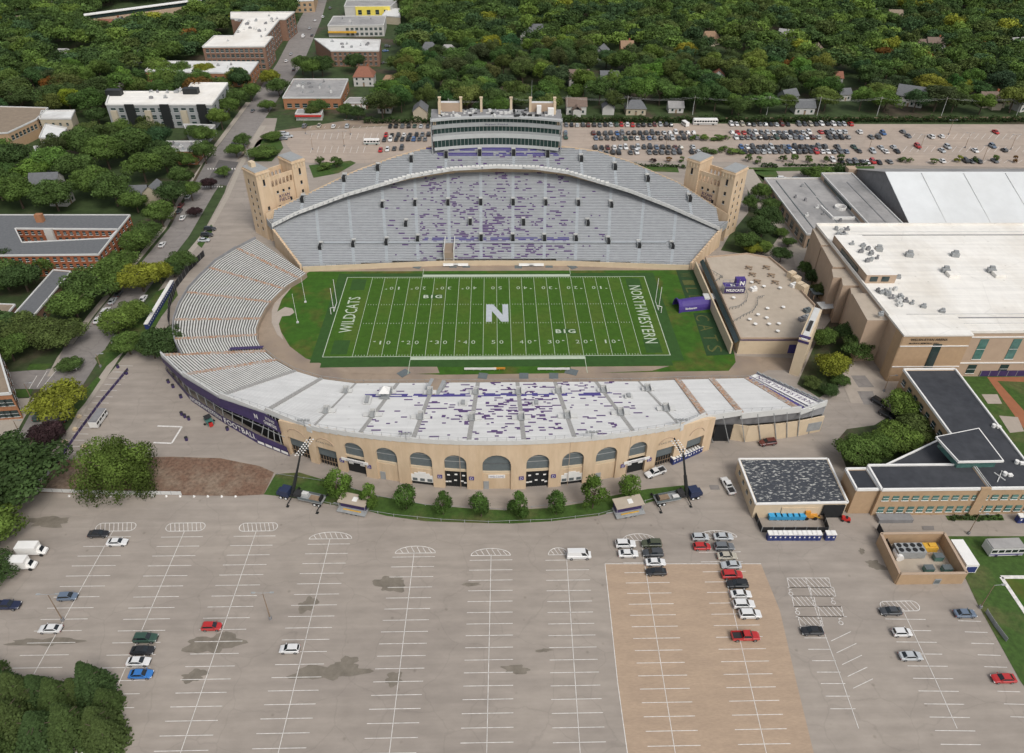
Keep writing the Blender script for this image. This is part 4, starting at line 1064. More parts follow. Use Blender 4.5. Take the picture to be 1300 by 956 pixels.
# =============================================================== car park markings
b = MB(); LZ = .065
def pline(a, c, w_=.12, z=None):
    p, q = (G(*a) if not isinstance(a, Vector) else a), (G(*c) if not isinstance(c, Vector) else c)
    z = LZ if z is None else z; d = q-p; d.z = 0
    if d.length < .05: return
    d.normalize(); n = Vector((-d.y,d.x,0))*w_/2
    b.poly([(p.x-n.x,p.y-n.y,z),(q.x-n.x,q.y-n.y,z),(q.x+n.x,q.y+n.y,z),(p.x+n.x,p.y+n.y,z)])
def bay(top, bot, n, hw_, y_first=None, skip=()):
    """spine line from top px to bottom px (on the lot) with bay lines across"""
    p, q = G(*top), G(*bot); pline(p, q)
    d = (q-p); L0 = d.length; d.normalize(); px_ = Vector((-d.y, d.x, 0))
    px_ = Vector((1, 0, 0)) if True else px_
    pitch = 2.72; s = 1.6; k = 0
    while s < L0+60:
        c = p+d*s
        if c.y < -158: break
        if k not in skip: pline(c-px_*hw_, c+px_*hw_)
        s += pitch; k += 1
    pline(q, p+d*(L0+30))
def oval(x0, x1, py, hatch=8, half=False):
    a, c = G(x0, py), G(x1, py); cx, cy = (a.x+c.x)/2, a.y; hw_ = (c.x-a.x)/2; r = 1.25
    pts = []
    for i in range(25):
        t = 2*math.pi*i/24; x, y = math.cos(t), math.sin(t)
        if half:
            pts.append(Vector((cx+hw_*x, cy-.6+max(y,0)*2.0, 0)))
        else: pts.append(Vector((cx+math.copysign(max(hw_-r,0), x)+r*x, cy+r*y, 0)))
    for p, q in zip(pts, pts[1:]): pline(p, q, .16)
    for i in range(1, hatch+1):
        x = cx-hw_+2*hw_*i/(hatch+1)
        h = r*.95 if not half else 2.0*math.sqrt(max(0, 1-((x-cx)/hw_)**2))*.9
        y0 = cy-r*.95 if not half else cy-.6
        pline(Vector((x+.5, y0, 0)), Vector((x-.4, y0+(2*r*.95 if not half else h), 0)), .13)
bay((143,675),(63,820),16,4.9,skip=()); bay((234,675),(178,805),20,4.9); bay((325.5,674),(262,860),22,4.9)
bay((419,684),(376,862),22,4.9); bay((526,700),(506,862),22,4.9); bay((623.5,704),(620,862),22,4.9); bay((719,704),(730,862),22,4.9)
bay((815,695),(842,862),22,4.9); bay((912,694),(951,862),22,4.9)
oval(122,172,669.5); oval(211,260,669.5); oval(304,352,669.5); oval(393,447,682,7,True); oval(502,553,700,6,True); oval(598,648,703,6,True); oval(696,722,702,4,True); oval(790,832,684,6,True); oval(885,935,680,7,True)
# paver edge band
for p, q in zip([(768,716),(775,780),(784,866)], [(775,780),(784,866),(797,960)]): pline(p, q, .14, .068)
pline((768,716),(966,716),.14,.068)
# right group
pline((1022,733),(1034,770)); pline((1034,770),(1068,862)); pline((1068,862),(1090,925))
for (x0, y0, x1) in ((1000,746,1026),(1003,757,1058),(1007,770,1034),(1037,770,1068),(1010,783,1075),(1021,810,1050),(1026,824.5,1054),(1031,839,1061),(1037,853.5,1067),(1042,868,1073),(1048,884,1079),(1054,900,1086)): pline((x0,y0),(x1,y0))
for k in range(5): y = 806+k*15; x = 1055+k*7; pline((x,y+8),(x+25,y-4))
for x0, x1, y0, y1, n in ((999,1052,734,746,9),(1028,1058,746,757,6),(1005,1033,757,770,5),(1038,1068,770,783,5),(1013,1042,783,795,5)):
    for i in range(n):
        x = x0+(x1-x0)*(i+.05)/n; w2 = (x1-x0)/n*1.5; xe_ = min(x+w2, x1); f_ = (xe_-x)/w2; pline((x,y0),(xe_+3*f_,y0+(y1-y0)*f_),.13)
    pline((x0,y0),(x1,y0)); pline((x0+3,y1),(x1+3,y1)); pline((x0,y0),(x0+3,y1)); pline((x1,y0),(x1+3,y1))
def ring(px, py, r=.45):
    c = G(px, py)
    for i in range(8):
        t0, t1 = math.pi*2*i/8, math.pi*2*(i+1)/8; pline(Vector((c.x+r*math.cos(t0),c.y+r*math.sin(t0),0)), Vector((c.x+r*math.cos(t1),c.y+r*math.sin(t1),0)), .14)
    pline(Vector((c.x,c.y+r,0)), Vector((c.x-.1,c.y+r+.7,0)), .14); pline(Vector((c.x-.1,c.y+r+.6,0)), Vector((c.x+.5,c.y+r+.6,0)), .14)
for q in ((1004,754),(1058,765),(1012.5,778),(1067.5,791)): ring(*q)
pline((1145,772),(1187,862)); pline((1187,862),(1215,925))
oval(1118,1167,770,7)
for k in range(12): y = 786+k*14.2*(1+k*.012); x = 1148+k*7.0; pline((x-24,y),(x+27,y+.6))
for k in range(10): y = 774.5+k*13.6*(1+k*.012); x = 1206+k*8.3; pline((x+2,y),(x+31,y+.8))
# left yard bays and outline
for k in range(15):
    t = k/14; x0 = 146-t*72; y0 = 464.5+t*110; pline((x0+2,y0),(x0+23,y0+.3))
for a, c in (((200,541),(231,542)),((231,542),(218,563)),((195,562),(218,563))): pline(a, c, .5)
for k in range(4): x = 49+5*0; 
for a, c in (((37,494),(47,477)),((47,492),(60,471)),((52,494),(72,470))): pline(a, c, .15, .075)
# crossing near the far junction
for i in range(11): pline((264+i*3.4,213.6),(264.4+i*3.4,215.4),.45,.09); 
for i in range(12): pline((249+i*3,236.4),(248.7+i*3,238),.45,.09)
# far lot bay lines
for (ya_, yb_, x0, x1, dx) in ((160,163,385,545,9),(169,177,395,500,8.4),(186,194,395,470,8.4),(170,177,1160,1300,9),(186,193,1150,1310,9),(203,207,1180,1310,9)):
    x = x0
    while x < x1:
        s = .35*(x-650)/650; pline((x+1.5,ya_),(x-2-s*8+ (0 if x>900 else 0),yb_),.15,.06); x += dx
o = b.build('painted_marking', M['line']); o['kind'] = 'structure'
# stains
rs = random.Random(11)
for (px, py, rx, ry) in ((495,742,4.0,2.6),(391,768,2.6,2.2),(271,817,6.5,3.0),(418,853,8,2.4),(247,858,3,1.6),(655,850,3.6,1.1),(60,663,6,2.0),(70,660,4,1.4),(1110,717,2.4,1.4),(1120,721,3,.8),(598,742,3,.5),(500,862,2.4,1.6),(57,815,8,1.3),(440,842,3,1.6),(285,806,2.2,.8),(690,826,2,.5),(1094,700,.9,1.0),(505,736,1.6,1.0)):
    g = G(px, py); pts = []; ph = rs.uniform(0, 6)
    for i in range(36):
        t = 2*math.pi*i/36; r = 1+.22*math.sin(2*t+ph)+.16*math.sin(5*t+ph*2)+.10*math.sin(9*t+ph)+rs.uniform(-.06,.06); pts.append((g.x+.78*rx*r*math.cos(t), g.y+.78*ry*r*math.sin(t)))
    DPZ = globals().get('DPZ', .0405)+.0012; sheet('damp_patch', pts, DPZ, M['stain'])
for q in ([(48,428),(118,441),(104,470),(84,470)][:0],[(83,436),(113,441),(100,460),(75,456)],[(1131,463),(1144,463),(1144,470),(1131,470)],[(1015+5,478),(1030,478),(1034,490),(1020,490)][:0],[(1080,477),(1098,477),(1110,492),(1090,492)],[(1088,497),(1108,497),(1113,514),(1097,514)],[(1170,668),(1185,668),(1186,673),(1172,673)],[(900,616),(912,616),(914,622),(902,622)],[(297,540),(313,540),(310,552),(300,548)][:0]):
    if q: sheet('asphalt_patch', gp(q), .105, M['asph2'])
FOOT = []      # footprints kept free of trees
def ctr(pts): return (sum(p[0] for p in pts)/len(pts), sum(p[1] for p in pts)/len(pts), 0)
def bldg(name, label, cat, pts, h, wall, roof, par=.5, trim='trim', z0=0, inner=True):
    pts = [Vector((p[0], p[1], 0)) for p in pts]; t = thing(name, label, cat, ctr(pts)); FOOT.append([(p.x, p.y) for p in pts])
    add_vol(t, pts, h, wall, roof, par, trim, z0); return t
def add_vol(t, pts, h, wall, roof, par=.5, trim='trim', z0=0):
    b = MB(); b.prism(pts, z0, h); b.build('wall', M[wall], t)
    c = Vector(ctr(pts)); ins = []
    for p in pts:
        d = (c-Vector((p[0],p[1],0))); ins.append(Vector((p[0],p[1],0))+d*(.5/max(d.length,1)))
    b = MB(); b.poly([(p.x,p.y,h+.01) for p in ins]); b.build('roof', M[roof], t)
    if par:
        b = MB(); n = len(pts)
        for i in range(n):
            a, e = pts[i], pts[(i+1)%n]; b.slab((a[0],a[1]), (e[0],e[1]), h-.25, h+par, .45)
        b.build('parapet', M[trim], t)
def wins(t, p, q, n, z, w_, h, m='glass', frame=None, u0=0.0, u1=1.0, out=1, name='window'):
    """n windows along the wall foot p->q; outward is the right-hand side"""
    p = Vector((p[0],p[1],0)); q = Vector((q[0],q[1],0)); d = (q-p); L0 = d.length; d.normalize(); nn = Vector((d.y,-d.x,0))*out
    for i in range(n):
        c = p+d*(L0*(u0+(u1-u0)*(i+.5)/n))+nn*.05; a = math.atan2(d.y, d.x)
        b = MB(); b.box((c.x,c.y,z), (w_,.14,h), a, 0)
        if frame: c2 = c; b.box((c2.x,c2.y,z-.18), (w_+.3,.28,.16), a, 1); b.box((c2.x,c2.y,z+h/2-.05), (w_,.2,.1), a, 1)
        b.build(name, [M[m], M[frame or 'trim']], t)
def units(t, pts, n, seed, mats=('trim','steel','midgrey'), smax=2.5, h=0):
    r = random.Random(seed); xs = [p[0] for p in pts]; ys = [p[1] for p in pts]; cx, cy, _ = ctr(pts)
    for i in range(n):
        k = r.choice(pts); f = r.uniform(.1,.75); k2 = pts[(pts.index(k)+1)%len(pts)]; g = r.random(); e = (k[0]+(k2[0]-k[0])*g, k[1]+(k2[1]-k[1])*g)
        x, y = cx+(e[0]-cx)*f, cy+(e[1]-cy)*f; b = MB(); b.box((x,y,h), (r.uniform(.8,smax), r.uniform(.8,smax*.7), r.uniform(.5,1.3)), r.choice((0,.1)), 0)
        b.box((x+.1,y,h+1.0), (.6,.6,.5), 0, 0); b.build('roof_unit', M[r.choice(mats)], t)
# ---------------- arena
AR = [(119,-36),(300,-36),(300,34),(119,34)]
ar = bldg('sports_arena', 'large white roofed tan sports arena with tall green windows at the right', 'arena', AR, 16.5, 'tanw', 'roofW', .7, 'roofW')
wins(ar, (140,-36), (240,-36), 10, 6.6, 2.6, 7.4, 'gglass', 'whitep'); wins(ar, (140,-36), (240,-36), 10, 1.2, 2.6, 3.2, 'glass', 'whitep', name='ground_window')
for z in (5.0, 14.6):
    b = MB(); b.slab((138.5,-36.1),(250,-36.1),z,z+.35,.25); b.build('string_course', M['whitep'], ar)
for a, c in (((118.5,-38),(138.8,-38)),):
    V2 = [(118.5,-38.4),(138.8,-38.4),(138.8,-34),(118.5,-34)]; 
    b = MB(); b.prism(V2, 0, 16.9); b.build('corner_block', M['tanb'], ar)
    b = MB(); b.prism([(118.3,-38.6),(139,-38.6),(139,-28),(118.3,-28)], 16.9, 17.4); b.build('roof_slab', M['roofW'], ar)
    b = MB(); b.box((129.5,-38.45,0), (2.6,.2,14)); b.build('tall_window', M['glass'], ar)
    for z in (5.6, 13.2): b = MB(); b.box((128.6,-38.5,z), (20.4,.16,.3)); b.build('string_course', M['whitep'], ar)
    b = MB(); b.box((118.4,-36.2,0), (.3,4.2,16.8)); b.build('side_glazing', M['tanb'], ar)
text_mesh('WELSH-RYAN ARENA', (126.3,-38.56,15.7), (1,0,0), (0,0,1), 11, .9, 'lettering', M['black'], ar, .02)
text_mesh('McGRAW MEMORIAL HALL', (125.3,-38.56,14.4), (1,0,0), (0,0,1), 9, .6, 'lettering', M['black'], ar, .02)
# left side steps and fins
for i, (y0, y1, x0, z, zt_) in enumerate(((-28,-12,112.5,15.5,0),(-12,-6.5,114.5,14.2,0),(-6.5,-1,113.6,14.8,0),(-1,5,112.6,14.6,0),(5,20,114.6,15.2,0),(20,33.5,116,15.5,0))):
    b = MB(); b.hexa([(x0,y0,0),(119.1,y0,0),(119.1,y1-.4,0),(x0+1.6,y1-.4,0)], [(x0,y0,z),(119.1,y0,z),(119.1,y1-.4,z),(x0+1.6,y1-.4,z)], 0, 1); b.build('side_wing', [M['tanw'], M['roofT']], ar)
b = MB(); b.prism([(119.6,-8),(129.5,-8),(129.5,20),(119.6,20)], 16.5, 19.6, 0, 1); b.build('raised_block', [M['tanw'], M['roofW']], ar)
for x in (122.2, 126): b = MB(); b.box((x,-8.1,17.3), (2.4,.2,1.7)); b.build('window', M['glass'], ar)
b = MB(); b.box((119.45,5,17.2), (.2,14,1.4)); b.build('clerestory', M['glass'], ar)
for y in (-28.5, 25.5): b = MB(); b.slab((131,y),(300,y),16.52,16.75,.3); b.build('roof_seam', M['midgrey'], ar)
for y in (-31.5, -26.4, 28): b = MB(); b.slab((125,y),(300,y),16.52,16.7,.25); b.build('roof_joint', M['trim'], ar)
for px, py, k in ((1154,325,0),(1212,325,0),(1200,345,1),(1258,345,1),(1140,353,2),(1115,318,0),(1172,390,2),(1196,396,2),(1142,388,2),(1110,330,0),(1118,400,2)):
    g = G(px, py, 16.6); b = MB(); q_ = (1,1,.62)[k]; b.box((g.x,g.y,16.55), (2.4*q_,1.9*q_,1.3*q_), R(-14), 0); b.box((g.x+.3,g.y+.5*q_,16.5+1.3*q_), (1.5*q_,1.0*q_,.7*q_), R(-14), 0)
    if k == 1: b.box((g.x+1.0,g.y-2.6,16.56), (3.4,2.8,1.1), 0, 1)
    b.build('roof_unit', [M['steel'], M['roofW']], ar)
units(ar, [(120,-27),(131,-27),(131,-9),(120,-9)], 14, 4, smax=1.8, h=16.5); units(ar, [(120,20),(131,20),(131,33),(120,33)], 12, 6, smax=2.2, h=16.5); units(ar, [(121,-6),(128.5,-6),(128.5,18),(121,18)], 10, 8, smax=1.6, h=19.6)
# ---------------- white ridged hall behind the arena
hx = 165.5; hl = thing('indoor_hall', 'big white ridged indoor hall with dark grey gable behind the arena', 'sports hall', (hx, 80, 0)); FOOT.append([(hx,50),(340,50),(340,110),(hx,110)])
b = MB(); b.poly([(hx,50,0),(hx,108,0),(hx,108,8),(hx,80,18),(hx,50,8)]); b.poly([(340,50,0),(340,108,0),(340,108,8),(340,80,18),(340,50,8)]); b.slab((hx,50),(340,50),0,7.9,.4); b.slab((hx,108),(340,108),0,7.9,.4); b.build('wall', M['midgrey'], hl)
for y0, y1, z0, z1 in ((49.2,80,7.8,18.3),(80,108.8,18.3,7.8)): b = MB(); b.hexa([(hx-.6,y0,z0-.3),(340,y0,z0-.3),(340,y1,z1-.3),(hx-.6,y1,z1-.3)], [(hx-.6,y0,z0),(340,y0,z0),(340,y1,z1),(hx-.6,y1,z1)]); b.build('roof', M['barn'] if y0 < 60 else M['roofG'], hl)
b = MB(); b.prism([(hx-4,104),(hx,104),(hx,108),(hx-4,108)], 0, 9.5); b.build('side_tower', M['tanw'], hl)
for x in range(180, 330, 18): b = MB(); b.hexa([(x,50,7.95),(x+.15,50,7.95),(x+.15,79,18.05),(x,79,18.05)], [(x,50,8.15),(x+.15,50,8.15),(x+.15,79,18.25),(x,79,18.25)]); b.build('roof_seam', M['trim'], hl)
# ---------------- low grey roofed building
A6 = [G(972,230,6),G(1046,229,6),G(1100,300,6),G(1036,301,6)]
lb = bldg('low_building', 'low building with grey flat roof and clerestory strip left of the white hall', 'building', [(122.5,46.5),(148,46.5),(148.5,101.5),(122.5,101.5)], 6, 'tanw', 'roofG', .5)
add_vol(lb, [Vector(p+(0,)) for p in [(148.1,47),(162,47),(162,101.5),(148.1,101.5)]], 8.4, 'tanw', 'roofG', .5)
b = MB(); b.box((148.0,82,6.6), (.2,30,1.5)); b.build('clerestory', M['glass'], lb)
for y in (58, 74, 90): b = MB(); b.box((139+(y-74)*.02,y,6.02), (.35,14,.12)); b.build('roof_joint', M['louvre'], lb)
b = MB(); b.slab((127,48),(127,99),6.02,6.2,.4); b.build('roof_joint', M['louvre'], lb)
b = MB(); b.slab((156,52),(156,92),8.42,8.6,.5); b.build('roof_joint', M['midgrey'], lb)
b = MB()
for q in range(14): t0, t1 = 2*math.pi*q/14, 2*math.pi*(q+1)/14; b.slab((145+2.2*math.cos(t0),70+2.2*math.sin(t0)),(145+2.2*math.cos(t1),70+2.2*math.sin(t1)),6,7.2,.35)
b.build('round_skylight', M['whitep'], lb)
b = MB(); b.slab((138,60),(147,60),6,7.1,.5); b.slab((138,60),(137,71),6,7.1,.5); b.build('roof_curb', M['whitep'], lb)
wins(lb, (122.5,101), (122.5,47), 9, 1.2, 3.0, 3.2, 'glass', 'trim'); wins(lb, (123,46.5), (147,46.5), 5, .6, 3.6, 3.6, 'glass', 'trim'); units(lb, [(124,50),(146,50),(146,100),(124,100)], 8, 9, h=6, smax=1.6)
# ---------------- dark roofed brick building
bk = bldg('brick_office', 'tan brick two storey building with black flat roof and raised skylight at the right', 'building', [(117.8,-90.6),(131.2,-90.6),(133.4,-44.2),(118.2,-44.2)], 9, 'tanb', 'roofD', .45, 'whitep')
add_vol(bk, [Vector(p+(0,)) for p in [(91.4,-90.7),(117.7,-90.7),(117.7,-82.7),(91.4,-82.7)]], 9, 'tanb', 'roofD', .45, 'whitep')
add_vol(bk, [Vector(p+(0,)) for p in [(85.8,-90),(91.3,-90),(91.0,-83.2),(85.8,-83.2)]], 8.4, 'tanb', 'roofD', .45, 'whitep')
FOOT.append([(85,-92),(134,-92),(134,-70),(85,-82)])
add_vol(bk, [Vector(p+(0,)) for p in [(93,-82.65),(117.7,-82.65),(117.7,-70.5)]], 6.8, 'tanb', 'roofD', .3, 'whitep')
add_vol(bk, [Vector(p+(0,)) for p in [(131.3,-90.6),(190,-90.6),(190,-83),(131.3,-83)]], 9, 'tanb', 'roofD', .45, 'whitep')
sk = [G(1188,554,12),G(1243,543,12),G(1275,585,12),G(1217,586,12)]
b = MB(); b.prism([(p.x,p.y) for p in [sk[0]+(Vector(ctr(sk))-sk[0])*.16, sk[1]+(Vector(ctr(sk))-sk[1])*.16, sk[2]+(Vector(ctr(sk))-sk[2])*.16, sk[3]+(Vector(ctr(sk))-sk[3])*.16]], 9, 11.4); b.build('lantern_glazing', M['gglass'], bk)
b = MB(); b.prism([(p.x,p.y) for p in sk], 11.4, 12.0, 0, 0); b.build('lantern_rim', M['whitep'], bk)
b = MB(); c_ = Vector(ctr(sk)); b.poly([(p.x+(c_.x-p.x)*.05, p.y+(c_.y-p.y)*.05, 12.02) for p in sk]); b.build('lantern_roof', M['roofD'], bk)
wins(bk, (92,-90.7), (131,-90.7), 16, 5.4, 1.5, 1.5, 'gglass', 'whitep'); wins(bk, (92,-90.7), (131,-90.7), 16, 1.2, 1.5, 1.9, 'gglass', 'whitep')
wins(bk, (118.0,-45), (117.8,-70), 7, 5.4, 1.6, 1.6, 'glass', 'whitep'); wins(bk, (118.0,-45), (117.8,-70), 7, 1.2, 1.6, 2.0, 'glass', 'whitep')
b = MB(); b.box((116.5,-90.85,0), (2.4,.6,9.6)); b.build('pier', M['tanb'], bk)
for px, py in ((1261,542),(1290,588),(1275,603)):
    g = G(px,py,9); b = MB(); b.tube((g.x,g.y,9),(g.x,g.y,9.9),.5,n=10); b.box((g.x+1.2,g.y-.3,9),(1,.8,.6)); b.build('roof_vent', M['whitep'], bk)
for a, c in (((1262,600),(1276,610)),((1266,612),(1272,598))):
    p, q = G(*a,9.1), G(*c,9.1); b = MB(); b.slab((p.x,p.y),(q.x,q.y),9.03,9.25,.2); b.build('roof_pipe', M['trim'], bk)
b = MB(); b.prism([(92.2,-93.2),(100.6,-93.2),(100.6,-91.2),(92.2,-91.2)], 0, 1.2); b.build('planter', M['midgrey'], bk)
# ---------------- peeling roof shed
sh = bldg('service_shed', 'cream service shed with dark peeling flat roof beside the car park', 'shed', [(61.8,-91.0),(84.3,-90.8),(84.9,-76.1),(61.8,-75.9)], 5, 'cream2', 'patchroof', .2, 'whitep')
wins(sh, (61.8,-77), (61.8,-90), 4, 2.4, 1.0, .9, 'glass', 'trim')
b = MB(); b.box((81.2,-91.1,0),(5.2,.3,4.3)); b.build('open_bay', M['dark'], sh)
b = MB(); b.box((73,-91.06,.1),(9,.2,3.4)); b.build('roller_door', M['cream2'], sh)
def fence(name, label, pts, h, m, step=2.5, panel=True, group=None):
    pts = [G(*p) if not isinstance(p, Vector) else p for p in pts]; t = thing(name, label, 'fence', tuple(pts[0]), group=group)
    b = MB()
    for p, q in zip(pts, pts[1:]): b.slab((p.x,p.y),(q.x,q.y),.05 if panel else h-.08,h,.06)
    b.build('panel' if panel else 'rail', M[m], t)
    for p, q in zip(pts, pts[1:]):
        n = max(1, int((q-p).length/step))
        for i in range(n): c = p+(q-p)*(i/n); b = MB(); b.box((c.x,c.y,0),(.12,.12,h+.12)); b.build('post', M['steel'] if m != 'black' else M['black'], t)
    return t
fence('yard_fence', 'dark mesh fence around the small yard in front of the shed', [(957,655),(966,676),(1050,676),(1043,655)], 1.9, 'chassis')
def wheelie(px, py, lb, m):
    g = G(px, py); t = thing('bin', lb, 'bin', (g.x,g.y,0), group='blue bins in the shed yard')
    b = MB(); b.hexa([(g.x-.75,g.y-.6,.15),(g.x+.75,g.y-.6,.15),(g.x+.75,g.y+.6,.15),(g.x-.75,g.y+.6,.15)], [(g.x-.85,g.y-.75,1.5),(g.x+.85,g.y-.75,1.5),(g.x+.85,g.y+.75,1.5),(g.x-.85,g.y+.75,1.5)]); b.build('body', M[m], t)
    b = MB(); b.box((g.x,g.y,1.52),(1.8,1.6,.12)); b.build('lid', M[m], t)
    for s in (-.5,.5): b = MB(); b.tube((g.x+s-.06,g.y-.55,.15),(g.x+s+.06,g.y-.55,.15),.15,n=8); b.build('wheel', M['tyre'], t)
for i in range(6): wheelie(979+i*7.4, 658.5, 'bright blue bin in the shed yard, %s from the left' % ('first','second','third','fourth','fifth','sixth')[i], 'cyan')
def portaloo(g, rz, lb, grp):
    t = thing('portable_toilet', lb, 'portable toilet', (g.x,g.y,0), group=grp)
    b = MB(); b.box((g.x,g.y,0),(1.15,1.2,2.0),rz); b.build('cabin', M['blue'], t)
    b = MB(); b.box((g.x,g.y,2.0),(1.25,1.3,.3),rz); b.build('roof', M['whitep'], t)
    n = Vector((math.sin(rz),-math.cos(rz),0)); c = g+n*.62; b = MB(); b.box((c.x,c.y,.2),(.7,.06,1.7),rz); b.build('door', M['blue'], t)
    c = g+n*.66; b = MB(); b.box((c.x,c.y,1.1),(.35,.05,.4),rz); b.build('door_plate', M['whitep'], t)
ORD = ('first','second','third','fourth','fifth','sixth','seventh','eighth','ninth','tenth','eleventh','twelfth','thirteenth','fourteenth','fifteenth','sixteenth','seventeenth','eighteenth','nineteenth','twentieth')
k = 0
for i in range(13):
    px = 976+i*6.1+(6 if i > 10 else 0); portaloo(G(px, 684), 0, 'blue portable toilet with white roof below the shed yard, %s from the left' % ORD[i], 'portable toilets below the shed')
for i in range(11):
    p, q = G(854,588), G(888,573); t = i/10; portaloo(p+(q-p)*t, math.atan2(q.y-p.y,q.x-p.x), 'blue portable toilet at the arched wall right end, %s from left' % ORD[i], 'portable toilets by the arched wall')
# yard machinery: small orange loader, red mowers
def utility(px, py, lb, m, s=1.0, rz=0):
    g = G(px, py); t = thing('mower', lb, 'mower', (g.x,g.y,0))
    b = MB(); b.box((g.x,g.y,.35),(2.0*s,1.0*s,.6),rz); b.box((g.x-.6*s*math.cos(rz),g.y-.6*s*math.sin(rz),.95),(.7*s,.9*s,.35),rz); b.build('body', M[m], t)
    b = MB(); b.box((g.x+.1,g.y,.95),(.5,.5,.55),rz); b.build('seat', M['chassis'], t)
    for sx in (-.7,.7):
        for sy in (-.5,.5):
            x = g.x+(sx*math.cos(rz)-sy*math.sin(rz))*s; y = g.y+(sx*math.sin(rz)+sy*math.cos(rz))*s; n = Vector((-math.sin(rz),math.cos(rz),0))*.12
            b = MB(); b.tube(Vector((x,y,.33))-n, Vector((x,y,.33))+n, .33*s, n=10); b.build('wheel', M['tyre'], t)
utility(1057,652,'red mower under the open bay of the shed','red',1.3,.6); utility(1073,661,'small red mower on the paving right of the shed','red',1.0,-.3)
g = G(1027,657); t = thing('loader', 'orange yard loader beside the blue bins', 'loader', (g.x,g.y,0))
b = MB(); b.box((g.x,g.y,.6),(3.2,1.5,.9)); b.box((g.x-.9,g.y,1.5),(1.2,1.3,1.1)); b.build('body', M['orange'], t)
b = MB(); b.tube((g.x+.6,g.y-.7,1.4),(g.x+2.6,g.y-.7,.5),.12); b.tube((g.x+.6,g.y+.7,1.4),(g.x+2.6,g.y+.7,.5),.12); b.build('arm', M['gold'], t)
b = MB(); b.box((g.x+2.8,g.y,.2),(.8,1.9,.7)); b.build('bucket', M['wood'], t)
for sx in (-1,1.1):
    for sy in (-.8,.8): b = MB(); b.tube((g.x+sx,g.y+sy-.15,.5),(g.x+sx,g.y+sy+.15,.5),.5,n=10); b.build('wheel', M['tyre'], t)
# ---------------- walled plant enclosure
en = thing('plant_enclosure', 'open topped tan walled enclosure holding cooling plant at lower right', 'enclosure', (96,-105,0))
E4 = [(89.2,-99.2),(104.2,-99.2),(103.6,-110.4),(88.6,-110.4)]
b = MB()
for i in range(4): a, c = E4[i], E4[(i+1)%4]; b.slab(a, c, 0, 3.5, .45)
b.build('wall', M['tanb'], en)
b = MB(); 
for i in range(4): a, c = E4[i], E4[(i+1)%4]; b.slab(a, c, 3.5, 3.65, .6)
b.build('coping', M['tanw'], en)
b = MB(); b.prism([(89.5,-110.2),(103.3,-110.2),(103.9,-99.5),(89.5,-99.5)], .1, .14); b.build('floor', M['roofT'], en)
g = G(1157,693,3); ch = thing('chiller', 'long grey cooling unit with eight round fans inside the walled enclosure', 'chiller', (g.x,g.y,0))
b = MB(); b.box((g.x,g.y,.2),(6.6,2.8,2.2)); b.build('casing', M['steel'], ch)
for i in range(4):
    for s in (-.65,.65): b = MB(); b.tube((g.x-2.4+i*1.6,g.y+s,2.4),(g.x-2.4+i*1.6,g.y+s,2.55),.55,n=12); b.build('fan', M['dark'], ch)
g = G(1181,693,1.5); gn = thing('generator', 'bright yellow generator inside the walled enclosure', 'generator', (g.x,g.y,0)); b = MB(); b.box((g.x,g.y,.2),(3.2,1.6,1.5)); b.build('casing', M['gold'], gn); b = MB(); b.box((g.x+.3,g.y,1.7),(1.4,1.0,.35)); b.build('exhaust_box', M['gold'], gn)
for px, py, lb in ((1191,707,'green electrical box on the right inside the walled enclosure'),(1179,722,'green electrical box near the front wall of the enclosure'),(1202,722,'dark green pump box at the front right corner of the enclosure')):
    g = G(px,py,1); o = thing('electrical_box', lb, 'electrical box', (g.x,g.y,0)); b = MB(); b.box((g.x,g.y,.15),(2.0,1.3,1.4)); b.build('cabinet', M['gglass'], o); b = MB(); b.box((g.x,g.y,1.55),(2.1,1.4,.1)); b.build('lid', M['louvre'], o)
g = G(1140,704,1); o = thing('storage_tank', 'white storage tank against the left enclosure wall', 'tank', (g.x,g.y,0)); b = MB(); b.tube((g.x,g.y-1.2,1),(g.x,g.y+1.2,1),.9,n=12); b.build('shell', M['whitep'], o); b = MB(); b.box((g.x,g.y,.1),(1.2,1.8,.3)); b.build('cradle', M['steel'], o)
for i, (px, py) in enumerate(((1173,733),(1180,732),(1187,735))):
    g = G(px, py+5); o = thing('vent_cabinet', 'grey louvred cabinet against the front enclosure wall, %s from the left' % ORD[i], 'cabinet', (g.x,g.y,0)); b = MB(); b.box((g.x,g.y,0),(1.5,.8,1.9)); b.build('casing', M['steel'], o); b = MB(); b.box((g.x,g.y-.42,.4),(1.1,.06,1.1)); b.build('louvre', M['louvre'], o)
g = G(1219,712); ct = thing('container', 'white box trailer with blue end panel standing on the grass by the enclosure', 'container', (g.x,g.y,0))
cp = [G(1206,705),G(1219,705),G(1235,733),G(1219,733)]; cp = [G(1205,700,0),G(1220,700,0),G(1232,722,0),G(1217,722,0)]
b = MB(); b.prism([(g.x-1.5,g.y-3.6),(g.x+1.4,g.y-3.6),(g.x+1.4,g.y+3.6),(g.x-1.5,g.y+3.6)], .4, 3.2); b.build('box', M['whitep'], ct); b = MB(); b.box((g.x,g.y-3.65,.7),(2.2,.1,1.8)); b.build('end_panel', M['blue'], ct)
